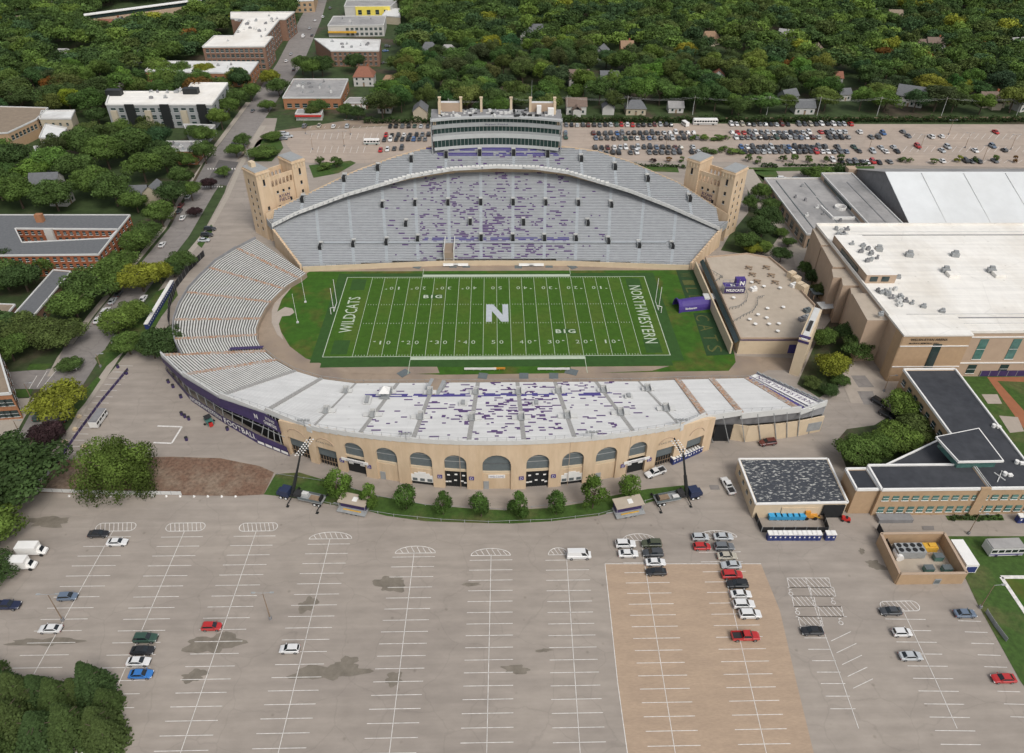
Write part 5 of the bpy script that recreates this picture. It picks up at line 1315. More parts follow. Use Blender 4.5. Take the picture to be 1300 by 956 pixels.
# ---------------- field house north of the field
fh = thing('field_house', 'low building with flat tan roof terrace behind the right end zone', 'building', (88,0,0))
RP = [G(895.5,327,6),G(948,322.5,6),G(976,327.5,6),G(1003,350,6),G(1018,372,6),G(1034,389,6),G(1019,430,6),G(940,430,6)]
FOOT.append([(p.x,p.y) for p in RP])
b = MB(); b.prism([(p.x,p.y) for p in RP], 0, 6); b.build('wall', M['cream2'], fh)
c_ = Vector(ctr(RP)); b = MB(); b.poly([(p.x+(c_.x-p.x)*.008,p.y+(c_.y-p.y)*.008,6.02) for p in RP]); b.build('roof', M['roofT'], fh)
b = MB()
for i in range(8): a, c = RP[i], RP[(i+1)%8]; b.slab((a.x,a.y),(c.x,c.y),5.8,6.8 if i in (3,2,4) else 6.45,.3)
b.build('parapet', M['tanw'], fh)
a, c = RP[0], RP[7]; d = (c-a).normalized(); nn = Vector((d.y,-d.x,0)); nn = nn if nn.x < 0 else -nn
b = MB(); p, q = a+nn*3.2, c+nn*2.2; b.slab((p.x,p.y),(q.x,q.y),0,4.2,.5); b.build('field_wall', M['cream2'], fh)
b = MB(); p, q = a+nn*1.6, c+nn*1.2; b.hexa([(p.x+nn.x*.2,p.y,4.1),(q.x+nn.x*.2,q.y,4.1),(q.x-nn.x*.9,q.y,5.2),(p.x-nn.x*.9,p.y,5.2)], [(p.x+nn.x*.2,p.y,4.3),(q.x+nn.x*.2,q.y,4.3),(q.x-nn.x*.9,q.y,5.4),(p.x-nn.x*.9,p.y,5.4)]); b.build('sloping_glazing', M['glass'], fh)
b = MB(); g = G(1004,443); b.box((g.x,RP[7].y-.1,.3),(4.4,.2,3.4)); b.build('purple_door', M['bluep'], fh)
b = MB(); b.slab((RP[7].x,RP[7].y-.1),(RP[6].x,RP[6].y-.1),5.4,5.8,.2); b.build('purple_band', M['navy'], fh)
# curved low rails on the roof
def arc_px(pts): return [G(x, y, 6.05) for x, y in pts]
for pts in ([(926,393),(938,391),(947,384),(949,376),(944,366)],[(931,410),(944,402),(955,397),(961,388),(962,379),(970,378)],[(902,345),(914,352),(917,353),(906,360)]):
    P_ = arc_px(pts); b = MB()
    for p, q in zip(P_, P_[1:]):
        b.slab((p.x,p.y),(q.x,q.y),6.9,7.0,.1); 
        for k in range(3): c = p+(q-p)*(k/3); b.box((c.x,c.y,6.05),(.12,.12,.9))
    b.build('roof_rail', M['louvre'], fh)
for i, (px, py) in enumerate(((950.5,341),(973,340.5),(955,349.5),(979,350.5),(961,358.5),(984,359.5))):
    g = G(px, py, 6); t = thing('round_table', 'round dark picnic table on the roof terrace, %s of the six' % ORD[i], 'table', (g.x,g.y,6), group='dark picnic tables on the roof terrace')
    b = MB(); b.tube((g.x,g.y,6.7),(g.x,g.y,6.78),.75,n=12); b.build('top', M['wood'], t); b = MB(); b.tube((g.x,g.y,6.02),(g.x,g.y,6.7),.08); b.build('leg', M['steel'], t)
    for k in range(4): a = k*math.pi/2+.4; b = MB(); b.tube((g.x+1.25*math.cos(a),g.y+1.25*math.sin(a),6.4),(g.x+1.25*math.cos(a),g.y+1.25*math.sin(a),6.48),.42,n=8); b.build('stool', M['wood'], t)
for i, (px, py) in enumerate(((954,360.5),(969.5,365.5),(990,367.5),(974,393.5),(962,401.5),(973,405.5),(951.5,407.5),(958.5,413.5),(976,413.5),(988.5,413),(994,392),(987,422.5),(931,380))):
    g = G(px, py, 6); t = thing('roof_table', 'small white round table on the tan roof terrace, %s of thirteen from the back' % ORD[i], 'table', (g.x,g.y,6), group='white tables on the roof terrace')
    b = MB(); b.tube((g.x,g.y,6.75),(g.x,g.y,6.85),.62,n=12); b.build('top', M['whitep'], t); b = MB(); b.tube((g.x,g.y,6.02),(g.x,g.y,6.75),.1); b.build('leg', M['steel'], t)
for i, (px, py, m) in enumerate(((956,369,'whitep'),(1023,405,'steel'),(1018,407,'midgrey'),(1024,396,'louvre'),(1007,364,'whitep'))):
    g = G(px, py, 6); b = MB(); b.box((g.x,g.y,6.05),(2.2,1.6,1.2),.4); b.box((g.x+.3,g.y,7.2),(1,1,.5),.4); b.build('roof_unit', M[m], fh)
for px, py in ((1004,352),(1010,358),(1015,366),(1020,369)):
    g = G(px, py, 6); b = MB(); b.box((g.x,g.y,4),(2.6,2.0,4.2),.5); b.build('stair_head', M['cream2'], fh)
for i, (a_, c_2) in enumerate((((1030,370),(1066,368)),((1040,388),(1070,386)))):
    p_, q_ = G(*a_, 4), G(*c_2, 4); wk = thing('walkway_canopy', ('flat canopy between the field house and the arena, farther one','flat canopy between the field house and the arena, nearer one')[i], 'canopy', (p_.x,p_.y,0))
    b = MB(); b.slab((p_.x,p_.y),(q_.x,q_.y),3.8,4.1,4.2); b.build('roof', M['trim' if i else 'louvre'], wk)
    for t_ in (.05,.5,.95):
        for s_ in (-1.8,1.8): e_ = p_+(q_-p_)*t_; b = MB(); b.box((e_.x,e_.y+s_,0),(.3,.3,3.8)); b.build('column', M['tanw'], wk)
# purple sign rig on the terrace
g = G(930,371,6); sg = thing('sign_rig', 'purple scaffold sign with white N on the roof terrace', 'sign', (g.x,g.y,6))
b = MB()
for x in (-3.6,-1.2,1.2,3.6):
    for y in (-1.3,1.3): b.tube((g.x+x,g.y+y,6),(g.x+x,g.y+y,10.2 if x < 1 else 12),.07,n=4)
for z in (7.5,9,10.2):
    for y in (-1.3,1.3): b.tube((g.x-3.6,g.y+y,z),(g.x+3.6,g.y+y,z),.06,n=4)
b.build('scaffold', M['steel'], sg)
b = MB(); b.box((g.x,g.y-1.45,6.6),(7.0,.12,2.3)); b.build('sign_panel', M['navy'], sg); b = MB(); b.box((g.x-.4,g.y,9.0),(6.6,2.6,.15)); b.build('deck_cover', M['purple2'], sg)
b = MB(); b.box((g.x+1.7,g.y-.2,9.2),(3.2,2.2,2.6)); b.build('upper_panel', M['purple2'], sg)
text_mesh('N', (g.x+2.2,g.y-1.35,10.4), (1,0,0),(0,0,1),1.5,1.7,'lettering',M['whitep'],sg,.05); text_mesh('N', (g.x-.6,g.y-.6,9.2), (1,0,0),(0,1,0),1.6,1.4,'lettering',M['whitep'],sg,.05)
text_mesh('WILDCATS', (g.x,g.y-1.55,7.7),(1,0,0),(0,0,1),6.2,1.1,'lettering',M['whitep'],sg,.05)
# scoreboard seen edge-on from behind
p, q = G(1007,484), None; a2, c2 = G(1021,431,13.5), G(1038,391,13.5)
sc_ = thing('scoreboard', 'tall cream scoreboard wall seen edge on behind the right end zone', 'scoreboard', (a2.x,a2.y,0))
d = (c2-a2).normalized(); nn = Vector((d.y,-d.x,0))*1.5; a2 = a2
b = MB(); b.prism([(a2.x-nn.x,a2.y-nn.y),(a2.x+nn.x,a2.y+nn.y),(c2.x+nn.x,c2.y+nn.y),(c2.x-nn.x,c2.y-nn.y)], 0, 13.3); b.build('frame', M['cream2'], sc_)
b = MB(); b.prism([(a2.x-nn.x*.6,a2.y-nn.y*.6),(a2.x+nn.x*.6,a2.y+nn.y*.6),(c2.x+nn.x*.6,c2.y+nn.y*.6),(c2.x-nn.x*.6,c2.y-nn.y*.6)], 13.3, 13.5, 0, 0); b.build('top_gutter', M['trim'], sc_)
e = a2+(c2-a2)*.06; b = MB(); b.box((e.x,e.y,13.5),(3.2,1.0,.35),math.atan2(nn.y,nn.x)); b.build('purple_cap', M['navy'], sc_)
e = a2-d*.06; b = MB(); b.box((e.x,e.y,12.2),(3.1,.16,.8),math.atan2(nn.y,nn.x)); b.build('purple_stripe', M['navy'], sc_)
b = MB(); e0, e1 = a2+(c2-a2)*.3-nn*1.05, a2+(c2-a2)*.9-nn*1.05; b.slab((e0.x,e0.y),(e1.x,e1.y),4,12.5,.15); b.build('screen', M['chassis'], sc_)
b = MB(); e0, e1 = a2+(c2-a2)*.25, a2+(c2-a2)*.55; b.slab((e0.x,e0.y),(e1.x,e1.y),13.5,13.9,1.0); b.build('top_hatch', M['chassis'], sc_)
# inflatable team tunnel
p, q = G(858.5,392), G(904,387); tn = thing('inflatable_tunnel', 'purple inflatable team tunnel leading onto the right end of the field', 'tunnel', (p.x,p.y,0))
b = MB(); nseg, ns = 10, 10; d = q-p; nn = Vector((-d.y,d.x,0)).normalized()
rings = []
for i in range(nseg+1):
    c = p+d*(i/nseg); r = 2.5+.25*math.sin(math.pi*i/nseg)+(.35 if i == 0 else 0); rings.append([c+nn*math.cos(math.pi*j/ns)*r+Vector((0,0,math.sin(math.pi*j/ns)*r*1.35)) for j in range(ns+1)])
for a, c in zip(rings, rings[1:]):
    for j in range(ns): b.poly([a[j],a[j+1],c[j+1],c[j]])
b.build('canopy', M['purple2'], tn, smooth=True)
b = MB()
for j in range(ns): b.tube(rings[0][j], rings[0][j+1], .28, n=6)
b.build('mouth_ring', M['purple2'], tn)
b = MB(); b.box((q.x-1.5,q.y,3.2),(4,3.4,.5)); b.build('rear_frame', M['trim'], tn)
mid = p+d*.32; text_mesh('Northwestern', mid-nn*2.62+Vector((0,0,1.35)), d.normalized(), Vector((0,.2,1)).normalized(), 4.2, .9, 'lettering', M['whitep'], tn, .02)
# ---------------- left side brick court building
BX0, BX1, BY0, BY1 = G(125,323,9).x-1, G(165,273,9).x, G(125,323,9).y, G(165,273,9).y
P4 = [G(-70,325,9), G(125,323,9), G(165,273,9), G(-40,273,9)]
I4 = [G(28,308,9), G(139,302.5,9), G(150,291,9), G(19,290,9)]
cb = thing('courtyard_building', 'long red brick building with grey flat roof around a courtyard at the left', 'building', ctr(P4)); FOOT.append([(p.x,p.y) for p in P4])
for quad in ([P4[0],P4[1],I4[1],I4[0]],[P4[1],P4[2],I4[2],I4[1]],[P4[2],P4[3],I4[3],I4[2]],[P4[3],P4[0],I4[0],I4[3]]):
    b = MB(); b.prism([(p.x,p.y) for p in quad],0,8.9); b.build('wall', M['brick'], cb)
    b = MB(); b.poly([(p.x,p.y,8.93) for p in quad]); b.build('roof', M['shing'], cb)
b = MB()
for Q in (P4, I4):
    for i in range(4): a, c = Q[i], Q[(i+1)%4]; b.slab((a.x,a.y),(c.x,c.y),8.6,9.25,.4)
b.build('parapet', M['trim'], cb)
for z in (1.0,3.8,6.5):
    wins(cb, P4[0], P4[1], 22, z, 1.1, 1.5, 'glass', 'whitep'); wins(cb, P4[1], P4[2], 9, z, 1.1, 1.5, 'glass', 'whitep')
    if z > 3: wins(cb, I4[3], I4[2], 16, z, 1.1, 1.5, 'glass', 'whitep')
g = G(52,281,9); b = MB(); b.box((g.x,g.y,8.9),(2.6,2,3.2)); b.build('chimney', M['brick2'], cb)
g = G(60,300,5); b = MB(); b.box((I4[3].x+(I4[2].x-I4[3].x)*.33, I4[2].y-.3, 0),(3,1,9.4)); b.build('entrance_bay', M['wallW'], cb)
# ---------------- other blocks, given by their roof outline in the survey
def RB(name, label, px, h, wall, roof, par=.5, trim='trim', wn=(), un=0, seed=1):
    P_ = [G(x, y, h) for x, y in px]; t = bldg(name, label, 'building', P_, h, wall, roof, par, trim)
    for (i, j, n, zs, w_, hh, m, u0, u1) in wn:
        for z in zs: wins(t, P_[i], P_[j], n, z, w_, hh, m, 'trim', u0, u1)
    if un: units(t, [(p.x,p.y) for p in P_], un, seed, h=h)
    return t
# each outline starts at the near-left corner and runs anticlockwise seen from above
RB('long_low_building','long low building with plain grey roof among trees at the left',[(5,414),(36,409),(90,345),(68,343)],5,'brick3','shing',.3,wn=[(1,2,6,(1,),1.4,1.6,'glass',.05,.95)])
RB('low_house_block','small brown roofed building at the far left edge below the brick block',[(-30,405),(3,406),(19,387),(-10,386)],5,'brick3','roofB',.3)
RB('corner_building','orange brick building with dark ground floor at the left edge by the side street',[(-60,505),(14,500),(-4,440),(-60,440)],9,'brick2','roofB',.5,wn=[(1,2,5,(1,5),2.2,2.2,'glass',.05,.95),(0,1,8,(1,5),2.2,2.2,'glass',.05,.95)])
RB('apartment_block','long white roofed apartment block beside the street at top left',[(257,60),(336,59.5),(346,47),(337,47),(355,25),(362,25),(374,15.6),(293,16),(293,24),(310,25),(297,46),(272,46)],15,'brick3','roofW',.6,wn=[(0,1,12,(1.5,5,8.5,11.8),2.0,2.0,'glass',.03,.97),(1,2,3,(1.5,5,8.5,11.8),3,2.0,'glass',.03,.97),(3,4,6,(1.5,5,8.5,11.8),3,2.0,'glass',.03,.97),(5,6,3,(1.5,5,8.5,11.8),3,2.0,'glass',.03,.97)],un=26,seed=3)
RB('brick_block','low brick block with grey white roof behind the black and white apartments',[(184,91),(317,94),(328,79),(196,78)],8,'brick2','roofW2',.5,wn=[(0,1,14,(1.2,4.6),1.6,1.6,'glass',.02,.98),(1,2,3,(1.2,4.6),1.6,1.6,'glass',.1,.9)],un=9,seed=5)
t = RB('modern_apartments','modern apartment block with white roof and black and pale facade at upper left',[(134.5,133),(269,133),(289,106),(243.6,106),(236,117),(139.6,117)],12.5,'wallG','roofW',.6,'whitep',wn=[(0,1,13,(1.2,4.8,8.6),2.4,2.1,'glass',.02,.98),(1,2,4,(1.2,4.8,8.6),2.4,2.1,'glass',.02,.98)],un=16,seed=6)
for i, u in enumerate((.06,.22,.38,.55,.72,.9)):
    p, q = G(134.5,133,12.5), G(269,133,12.5); c = p+(q-p)*u; b = MB(); b.box((c.x,c.y-.5,0),(4.6 if i%2 else 3.2,1.4,12.9 if i%2 else 9.5)); b.build('facade_bay', M['black'] if i%2 else M['wallC'], t)
for a in ((143,118),(240,116)): g = G(*a,13); b = MB(); b.box((g.x+2,g.y-2,12.5),(8,4,3)); b.build('roof_box', M['black'], t)
RB('orange_building','small orange brick building with grey roof by the street left of the tower',[(223,191.6),(246,192),(256,180),(211,180)],7,'brick2','roofG',.5,wn=[(0,1,3,(1,4),1.4,1.4,'glass',.05,.95),(1,2,2,(1,4),1.4,1.4,'glass',.05,.95)],un=5)
RB('flat_annex','low annex with pale grey roof between trees below the modern apartments',[(238,168),(264,168),(273,159),(233,158)],5,'wallG','roofG',.4)
RB('brown_roof_hall','big hall with brown flat roof at the left edge',[(-40,172),(10,169),(46,152),(61,137.5),(-30,135)],9,'tanb','roofB',.5,wn=[(1,2,7,(5,),1.6,2.2,'glass',.03,.97),(2,3,4,(5,),1.6,2.2,'glass',.03,.97)])
RB('pale_building','pale pink building with white flat roof right of the brown roofed hall',[(50,151),(90,151),(95,140.5),(53,141)],9,'wallC','roofW2',.5,wn=[(0,1,4,(2,5.5),1.2,1.4,'glass',.05,.95)])
RB('pale_building','small pale building with stepped white roof among trees at the far left',[(50,175),(76,176),(85,163),(58,158)],7,'wallC','roofW2',.5,wn=[(0,1,5,(1,4),1.0,1.4,'glass',.05,.95)])
RB('grey_annex','low grey roofed annex poking out of the trees at far left',[(45,192),(79,192.5),(82,185),(43,186)],4,'wallG','roofG',.3)
t = RB('brick_shop','orange brick shop building with patchy grey roof beyond the far car park',[(359,124.5),(432,124.5),(442,101),(372.8,101)],6.5,'brick2','roofG',.6,'trim',wn=[(0,1,7,(1.2,),2.6,2.2,'glass',.03,.97),(1,2,3,(1.2,),2.0,2.2,'wallC' if False else 'glass',.1,.9)],un=12,seed=7)
RB('brick_flats','brown brick flats with white grey roof behind dark trees near the top',[(420,65),(481,65),(483,51),(399,49.5)],10,'brick3','roofW2',.5,wn=[(0,1,9,(1.2,4.4,7.4),1.6,1.6,'glass',.03,.97)],un=8,seed=8)
t = RB('grey_shop','grey roofed shop building with yellow awning near the top',[(416,33),(487,32),(490,20.5),(423.5,21)],8,'wallW','roofG',.5,wn=[(0,1,8,(1,4.6),2.2,1.8,'glass',.3,.98)],un=4)
p, q = G(416,33,8), G(452,33,8); b = MB(); b.slab((p.x,p.y-1),(q.x,q.y-1),3.2,4.4,1.4); b.build('awning', M['gold'], t)
t = RB('yellow_building','building with bright yellow wall and white roof at the top edge',[(437,8.5),(496,8),(504,1),(440,1)],9,'wallW','roofG',.5)
p, q = G(451,8.4,9), G(495,8,9); b = MB(); b.slab((p.x,p.y-.5),(q.x,q.y-.5),.5,9,.5); b.build('yellow_wall', M['yellow'], t); wins(t, p+Vector((0,-.8,0)), q+Vector((0,-.8,0)), 4, 3, 3, 3.5, 'glass', 'trim')
RB('tall_brick_block','tan brick block beside the street at the top edge',[(367,2),(398,1),(402,-12),(372,-12)],9,'tanb','roofW2',.5,wn=[(0,1,4,(1,5),2,2,'glass',.05,.95)])
RB('white_annex','white roofed annex at the end of the yellow building',[(485,20),(508,22),(508,11),(492,11)],6,'wallC','roofW2',.4)
RB('low_garage_row','low flat garage row right of the orange brick shop',[(437,131),(466,131),(470,124),(444,124)],3.5,'brick3','roofG',.3,wn=[(0,1,4,(.3,),2.2,2.4,'whitep',.05,.95)])
t = RB('street_kiosk','low shop with red and yellow awnings on the street corner',[(375,145),(408,145),(410,139),(378,139)],3.5,'wallW','roofG',.3)
p, q = G(375,146,3), G(408,146,3); b = MB(); b.slab((p.x,p.y-.8),(q.x,q.y-.8),2.4,3,1.6); b.build('awning', M['red'], t)
# train viaduct at top left
p, q = G(106,22,6), G(255,2,6); vt = thing('station_canopy', 'long white station canopy running through the trees at top left', 'station', (p.x,p.y,0)); FOOT.append([(p.x,p.y-8),(q.x,q.y-8),(q.x,q.y+8),(p.x,p.y+8)])
b = MB(); b.slab((p.x,p.y),(q.x,q.y),0,4.2,9); b.build('embankment_wall', M['tanw'], vt)
b = MB(); b.slab((p.x,p.y),(q.x,q.y),7.4,8,6); b.build('roof', M['whitep'], vt); b = MB(); b.slab((p.x,p.y),(q.x,q.y),4.6,7.3,3); b.build('screen', M['glass'], vt)
# ---------------- houses
hr = random.Random(21)
def house(px, py, lb, w_, d_, h, rz, wall, roof, chim=False, hip=False, wing=False, mul=1.0):
    g = G(px, py, h*.6); w_ *= mul; d_ *= mul; t = thing('house', lb, 'house', (g.x,g.y,0))
    FOOT.append([(g.x-w_/2-1,g.y-d_/2-3),(g.x+w_/2+1,g.y-d_/2-3),(g.x+w_/2+1,g.y+d_/2),(g.x-w_/2-1,g.y+d_/2)])
    ca, sa = math.cos(rz), math.sin(rz)
    def X(x, y, z): return (g.x+x*ca-y*sa, g.y+x*sa+y*ca, z)
    a, b_ = w_/2, d_/2; rh = b_*.85
    b = MB(); b.hexa([X(-a,-b_,0),X(a,-b_,0),X(a,b_,0),X(-a,b_,0)], [X(-a,-b_,h),X(a,-b_,h),X(a,b_,h),X(-a,b_,h)])
    if not hip:
        b.poly([X(-a,-b_,h),X(-a,b_,h),X(-a,0,h+rh-.1)]); b.poly([X(a,-b_,h),X(a,b_,h),X(a,0,h+rh-.1)])
    b.build('wall', M[wall], t)
    b = MB(); e = .5; i = a*.5 if hip else -e
    R1, R2 = X(-a+max(i,-e) if hip else -a-e,0,h+rh), X(a-i if hip else a+e,0,h+rh)
    b.poly([X(-a-e,-b_-e,h-.3),X(a+e,-b_-e,h-.3),R2,R1]); b.poly([X(a+e,b_+e,h-.3),X(-a-e,b_+e,h-.3),R1,R2])
    if hip: b.poly([X(-a-e,b_+e,h-.3),X(-a-e,-b_-e,h-.3),R1]); b.poly([X(a+e,-b_-e,h-.3),X(a+e,b_+e,h-.3),R2])
    rf = b.build('roof', M[roof], t)
    if chim:
        b = MB(); b.box(X(a*.4,.6,h),(1,1,rh+1.2),rz); o = b.build('chimney', M['brick'], rf, off=None); 
    nw = max(2, int(w_/3.2))
    for k in range(nw):
        for z in ((1.1,3.9) if h > 5 else (1.1,)):
            c = X(-a+(k+.5)*w_/nw,-b_-.04,z); b = MB(); b.box(c,(1.1,.12,1.4),rz,0); b.build('window', M['glass'], t)
    b = MB(); c = X(a+.04,0,1.2 if h < 5 else 3.9); b.box(c,(.12,1.2,1.4),rz,0); b.build('window', M['glass'], t)
    b = MB(); c = X(0,-b_-.08,0); b.box(c,(1.0,.12,2.1),rz,0); b.build('door', M['wood'], t)
    if wing: 
        b = MB(); ww = w_*.4; b.hexa([X(-ww/2,-b_-4,0),X(ww/2,-b_-4,0),X(ww/2,-b_,0),X(-ww/2,-b_,0)],[X(-ww/2,-b_-4,h*.8),X(ww/2,-b_-4,h*.8),X(ww/2,-b_,h*.8),X(-ww/2,-b_,h*.8)]); b.build('wing', M[wall], t)
        b = MB(); b.poly([X(-ww/2-.4,-b_-4.5,h*.8-.2),X(0,-b_-4.5,h*.8+ww*.45),X(0,-b_+3,h*.8+ww*.45),X(-ww/2-.4,-b_+3,h*.8-.2)]); b.poly([X(ww/2+.4,-b_-4.5,h*.8-.2),X(0,-b_-4.5,h*.8+ww*.45),X(0,-b_+3,h*.8+ww*.45),X(ww/2+.4,-b_+3,h*.8-.2)]); b.build('wing_roof', M[roof], t)
    return t
HS = [
 (61,235,'grey roofed white house among trees left of the street, nearest the brick block',12,9,6,.1,'wallW','shing',0,0,1),
 (77,250,'small white gabled house with grey roof just behind the brick block',7,8,5,1.5,'wallW','shing',0,0,0),
 (198,247,'pale house with grey roof by the street left of the tower',8,8,6,1.5,'wallC','shing',0,0,0),
 (176,248,'dark teal roofed house among trees left of the street',9,8,4,.1,'wallG','shing',0,0,0),
 (84,74,'white two storey house with pale grey roof in the upper left woods',13,10,6,0,'wallW','roofG',0,1,0),
 (152,33,'grey gabled house near the station canopy',10,9,6,1.4,'wallG','shing',1,0,0),
 (137,33,'red roofed house near the station canopy',12,8,5,0,'brick3','shingR',0,0,0),
 (183,72,'long grey roofed house in the upper left woods',14,9,5,1.1,'wallG','shing',0,0,0),
 (70,4,'grey roofed house at the top left edge',14,9,5,0,'wallC','roofG',0,0,0),
 (20,30,'pale house in the woods at the far upper left',12,9,5,.3,'wallC','roofB',0,0,0),
 (545,66,'grey hipped roof house in the woods above the press box left end',11,11,6,0,'wallC','shing',0,1,0),
 (569,67,'pale grey roof house right of the dark hipped house',11,9,5,0,'wallG','roofG',0,1,0),
 (463,99,'white house with red tiled hip roof above the far car park',13,12,6,0,'wallW','shingR',1,1,0),
 (489,137,'garage with orange roof and white doors behind the far car park',8,8,3.2,0,'wallW','shingO',0,1,0),
 (534,142,'cream gable ended house beside the press box left end',11,8,5,1.57,'wallC','shing',0,0,0),
 (495,105,'tan roofed cottage behind the trees right of the red roofed house',9,8,4,0,'wallC','shingO',0,1,0),
 (570,101,'brown roofed house in the woods behind the press box',10,9,5,1.2,'wallC','shingB',0,0,0),
 (569,119,'tan gabled house directly behind the press box left end',10,9,4,1.4,'tanb','roofB',0,0,0),
 (670,47,'white gabled house in the middle of the upper woods',12,9,6,1.3,'wallW','shing',0,0,1),
 (683,40,'dark roofed house beside the white gabled house in the upper woods',10,9,5,0,'wallG','shing',0,0,0),
 (718,53,'small pale house in the upper woods right of centre',8,8,4,0,'wallW','shing',0,0,0),
 (763,68,'grey roofed house in the upper woods left of the orange brick house',13,9,5,1.2,'wallG','shing',0,0,0),
 (795,64,'orange brick house with parapet gable in the woods',9,10,7,0,'brick2','shingO',1,0,0),
 (734,101,'large white house with brown roof and gabled wing behind the press box right end',13,10,6,0,'wallW','shingB',0,0,1),
 (731,136,'white house with brown roof next to the far car park hedge',12,9,5,0,'wallW','shingB',0,0,1),
 (773,100,'dark roofed house half hidden in trees above the far car park',12,9,4,0,'wallG','shing',0,0,0),
 (772,138,'small white house with dark roof behind the hedge',8,7,4,1.5,'wallW','shing',0,0,0),
 (806,138,'cream house with dark roof behind the hedge of the far car park',12,9,4,0,'wallC','shing',0,1,0),
 (857,137,'white garage with grey roof behind the far car park bus',9,7,3.2,0,'wallW','roofG',0,0,0),
 (900,50,'house with orange tiled roof deep in the upper woods',15,10,5,0,'wallC','shingO',0,1,1),
 (911,98,'house with red painted gable in the woods above the bus',8,8,5,1.4,'wallW','shingR',0,0,0),
 (1019,137,'white house with dark grey roof behind the middle of the parked rows',12,9,4,0,'wallW','shing',0,0,0),
 (1000,124,'grey house behind power lines above the parked rows',10,8,5,.4,'wallG','shing',0,0,0),
 (1155,124,'large white house with grey gable roof right of the power pole',16,12,6,-.5,'wallW','shing',0,0,0),
 (1257,128,'cream house with brown roof near the right edge above the car park',15,9,5,0,'wallC','shingB',1,0,1),
 (1296,133,'white cottage at the right edge above the car park',8,8,5,.3,'wallW','shing',0,0,0),
 (1036,66,'brown gabled house in the woods beside an orange tree',11,9,5,1.2,'wallC','shingB',0,0,0),
 (998,46,'pale roofed house in the upper right woods',12,8,5,-.5,'wallG','roofG',0,0,0),
 (1112,20,'white gabled house at the upper right',10,8,5,1.4,'wallW','roofG',0,0,0),
 (1135,21,'tan house beside the white gabled house at the upper right',12,9,5,0,'wallC','roofB',0,0,0),
 (1186,57,'brown roofed white house with gable in the right woods',14,9,5,0,'wallW','shingB',1,0,1),
 (1165,58,'long low brown roofed house left of the gabled one in the right woods',12,8,4,0,'wallC','shingB',0,0,0),
 (1289,58,'white house at the right edge in the woods',11,9,6,.2,'wallW','roofG',0,0,0),
 (1252,28,'pale grey house in the far upper right woods',11,8,5,.4,'wallW','roofG',0,0,0),
 (1059,100,'house with red roof edge hidden in the right woods',9,8,4,0,'wallW','shingR',0,0,0),
 (1070,121,'small white house behind the power line at the right',8,7,4,.2,'wallW','shing',0,0,0),
 (1224,103,'white gable peeking from trees at the right',7,7,5,.5,'wallW','roofG',0,0,0)]
for h_ in HS: house(*h_[:9], chim=bool(h_[9]), hip=bool(h_[10]), wing=bool(h_[11]), mul=.95)
# =============================================================== vehicles
def ringpts(x, hw, zb, zt): return [(x,-hw*.88,zb),(x,-hw,zb+.14),(x,-hw,zt-.16),(x,-hw*.84,zt),(x,hw*.84,zt),(x,hw,zt-.16),(x,hw,zb+.14),(x,hw*.88,zb)]
def loftbody(b, st, mi=0):
    rs_ = [ringpts(*s) for s in st]
    for a, c in zip(rs_, rs_[1:]):
        for i in range(8): j = (i+1)%8; b.poly([a[i],a[j],c[j],c[i]], mi)
    b.poly(rs_[0][::-1], mi); b.poly(rs_[-1], mi)
KIND = {
 'sedan': dict(W=.9, st=[(-2.32,.78,.42,.78),(-2.2,.86,.28,.98),(-1.5,.9,.22,1.02),(-.3,.91,.2,.98),(1.1,.9,.22,.98),(1.9,.87,.25,.86),(2.28,.76,.32,.66)], cab=(-1.85,1.15,.97,-1.05,.35,1.44), wb=(-1.35,1.42), r=.33),
 'hatchback': dict(W=.88, st=[(-2.0,.8,.38,.95),(-1.9,.86,.26,1.0),(-1.2,.88,.22,1.02),(.9,.88,.22,1.0),(1.6,.85,.25,.88),(2.0,.74,.32,.68)], cab=(-1.95,1.1,.98,-1.6,.3,1.5), wb=(-1.22,1.25), r=.33),
 'suv': dict(W=.96, st=[(-2.35,.86,.42,1.08),(-2.25,.93,.3,1.16),(-1.2,.96,.26,1.18),(1.0,.96,.26,1.14),(1.9,.93,.3,1.04),(2.35,.82,.38,.82)], cab=(-2.25,1.1,1.12,-1.95,.35,1.76), wb=(-1.4,1.42), r=.39),
 'pickup': dict(W=.99, st=[(-2.9,.92,.5,.78),(-2.8,.97,.42,.82),(-.75,.98,.4,.84),(-.7,.98,.36,1.14),(1.4,.98,.36,1.14),(2.5,.95,.4,1.06),(2.9,.86,.46,.86)], cab=(-.75,1.45,1.12,-.5,.8,1.85), wb=(-1.85,1.85), r=.42),
 'van': dict(W=1.0, st=[(-2.85,.94,.4,1.3),(-2.75,.99,.32,1.36),(1.6,.99,.32,1.3),(2.2,.95,.34,1.1),(2.75,.84,.4,.9)], cab=(-2.8,2.15,1.28,-2.7,1.35,2.3), wb=(-1.8,1.8), r=.38),
}
def cabin(b, c, W, gl=None, mi=0, gmi=1):
    x0, x1, zb, r0, r1, zt = c; w0, w1 = W*.86, W*.68
    lo = [(x0,-w0,zb-.05),(x1,-w0,zb-.05),(x1,w0,zb-.05),(x0,w0,zb-.05)]; hi = [(r0,-w1,zt),(r1,-w1,zt),(r1,w1,zt),(r0,w1,zt)]
    b.hexa(lo, hi, mi)
    return lo, hi
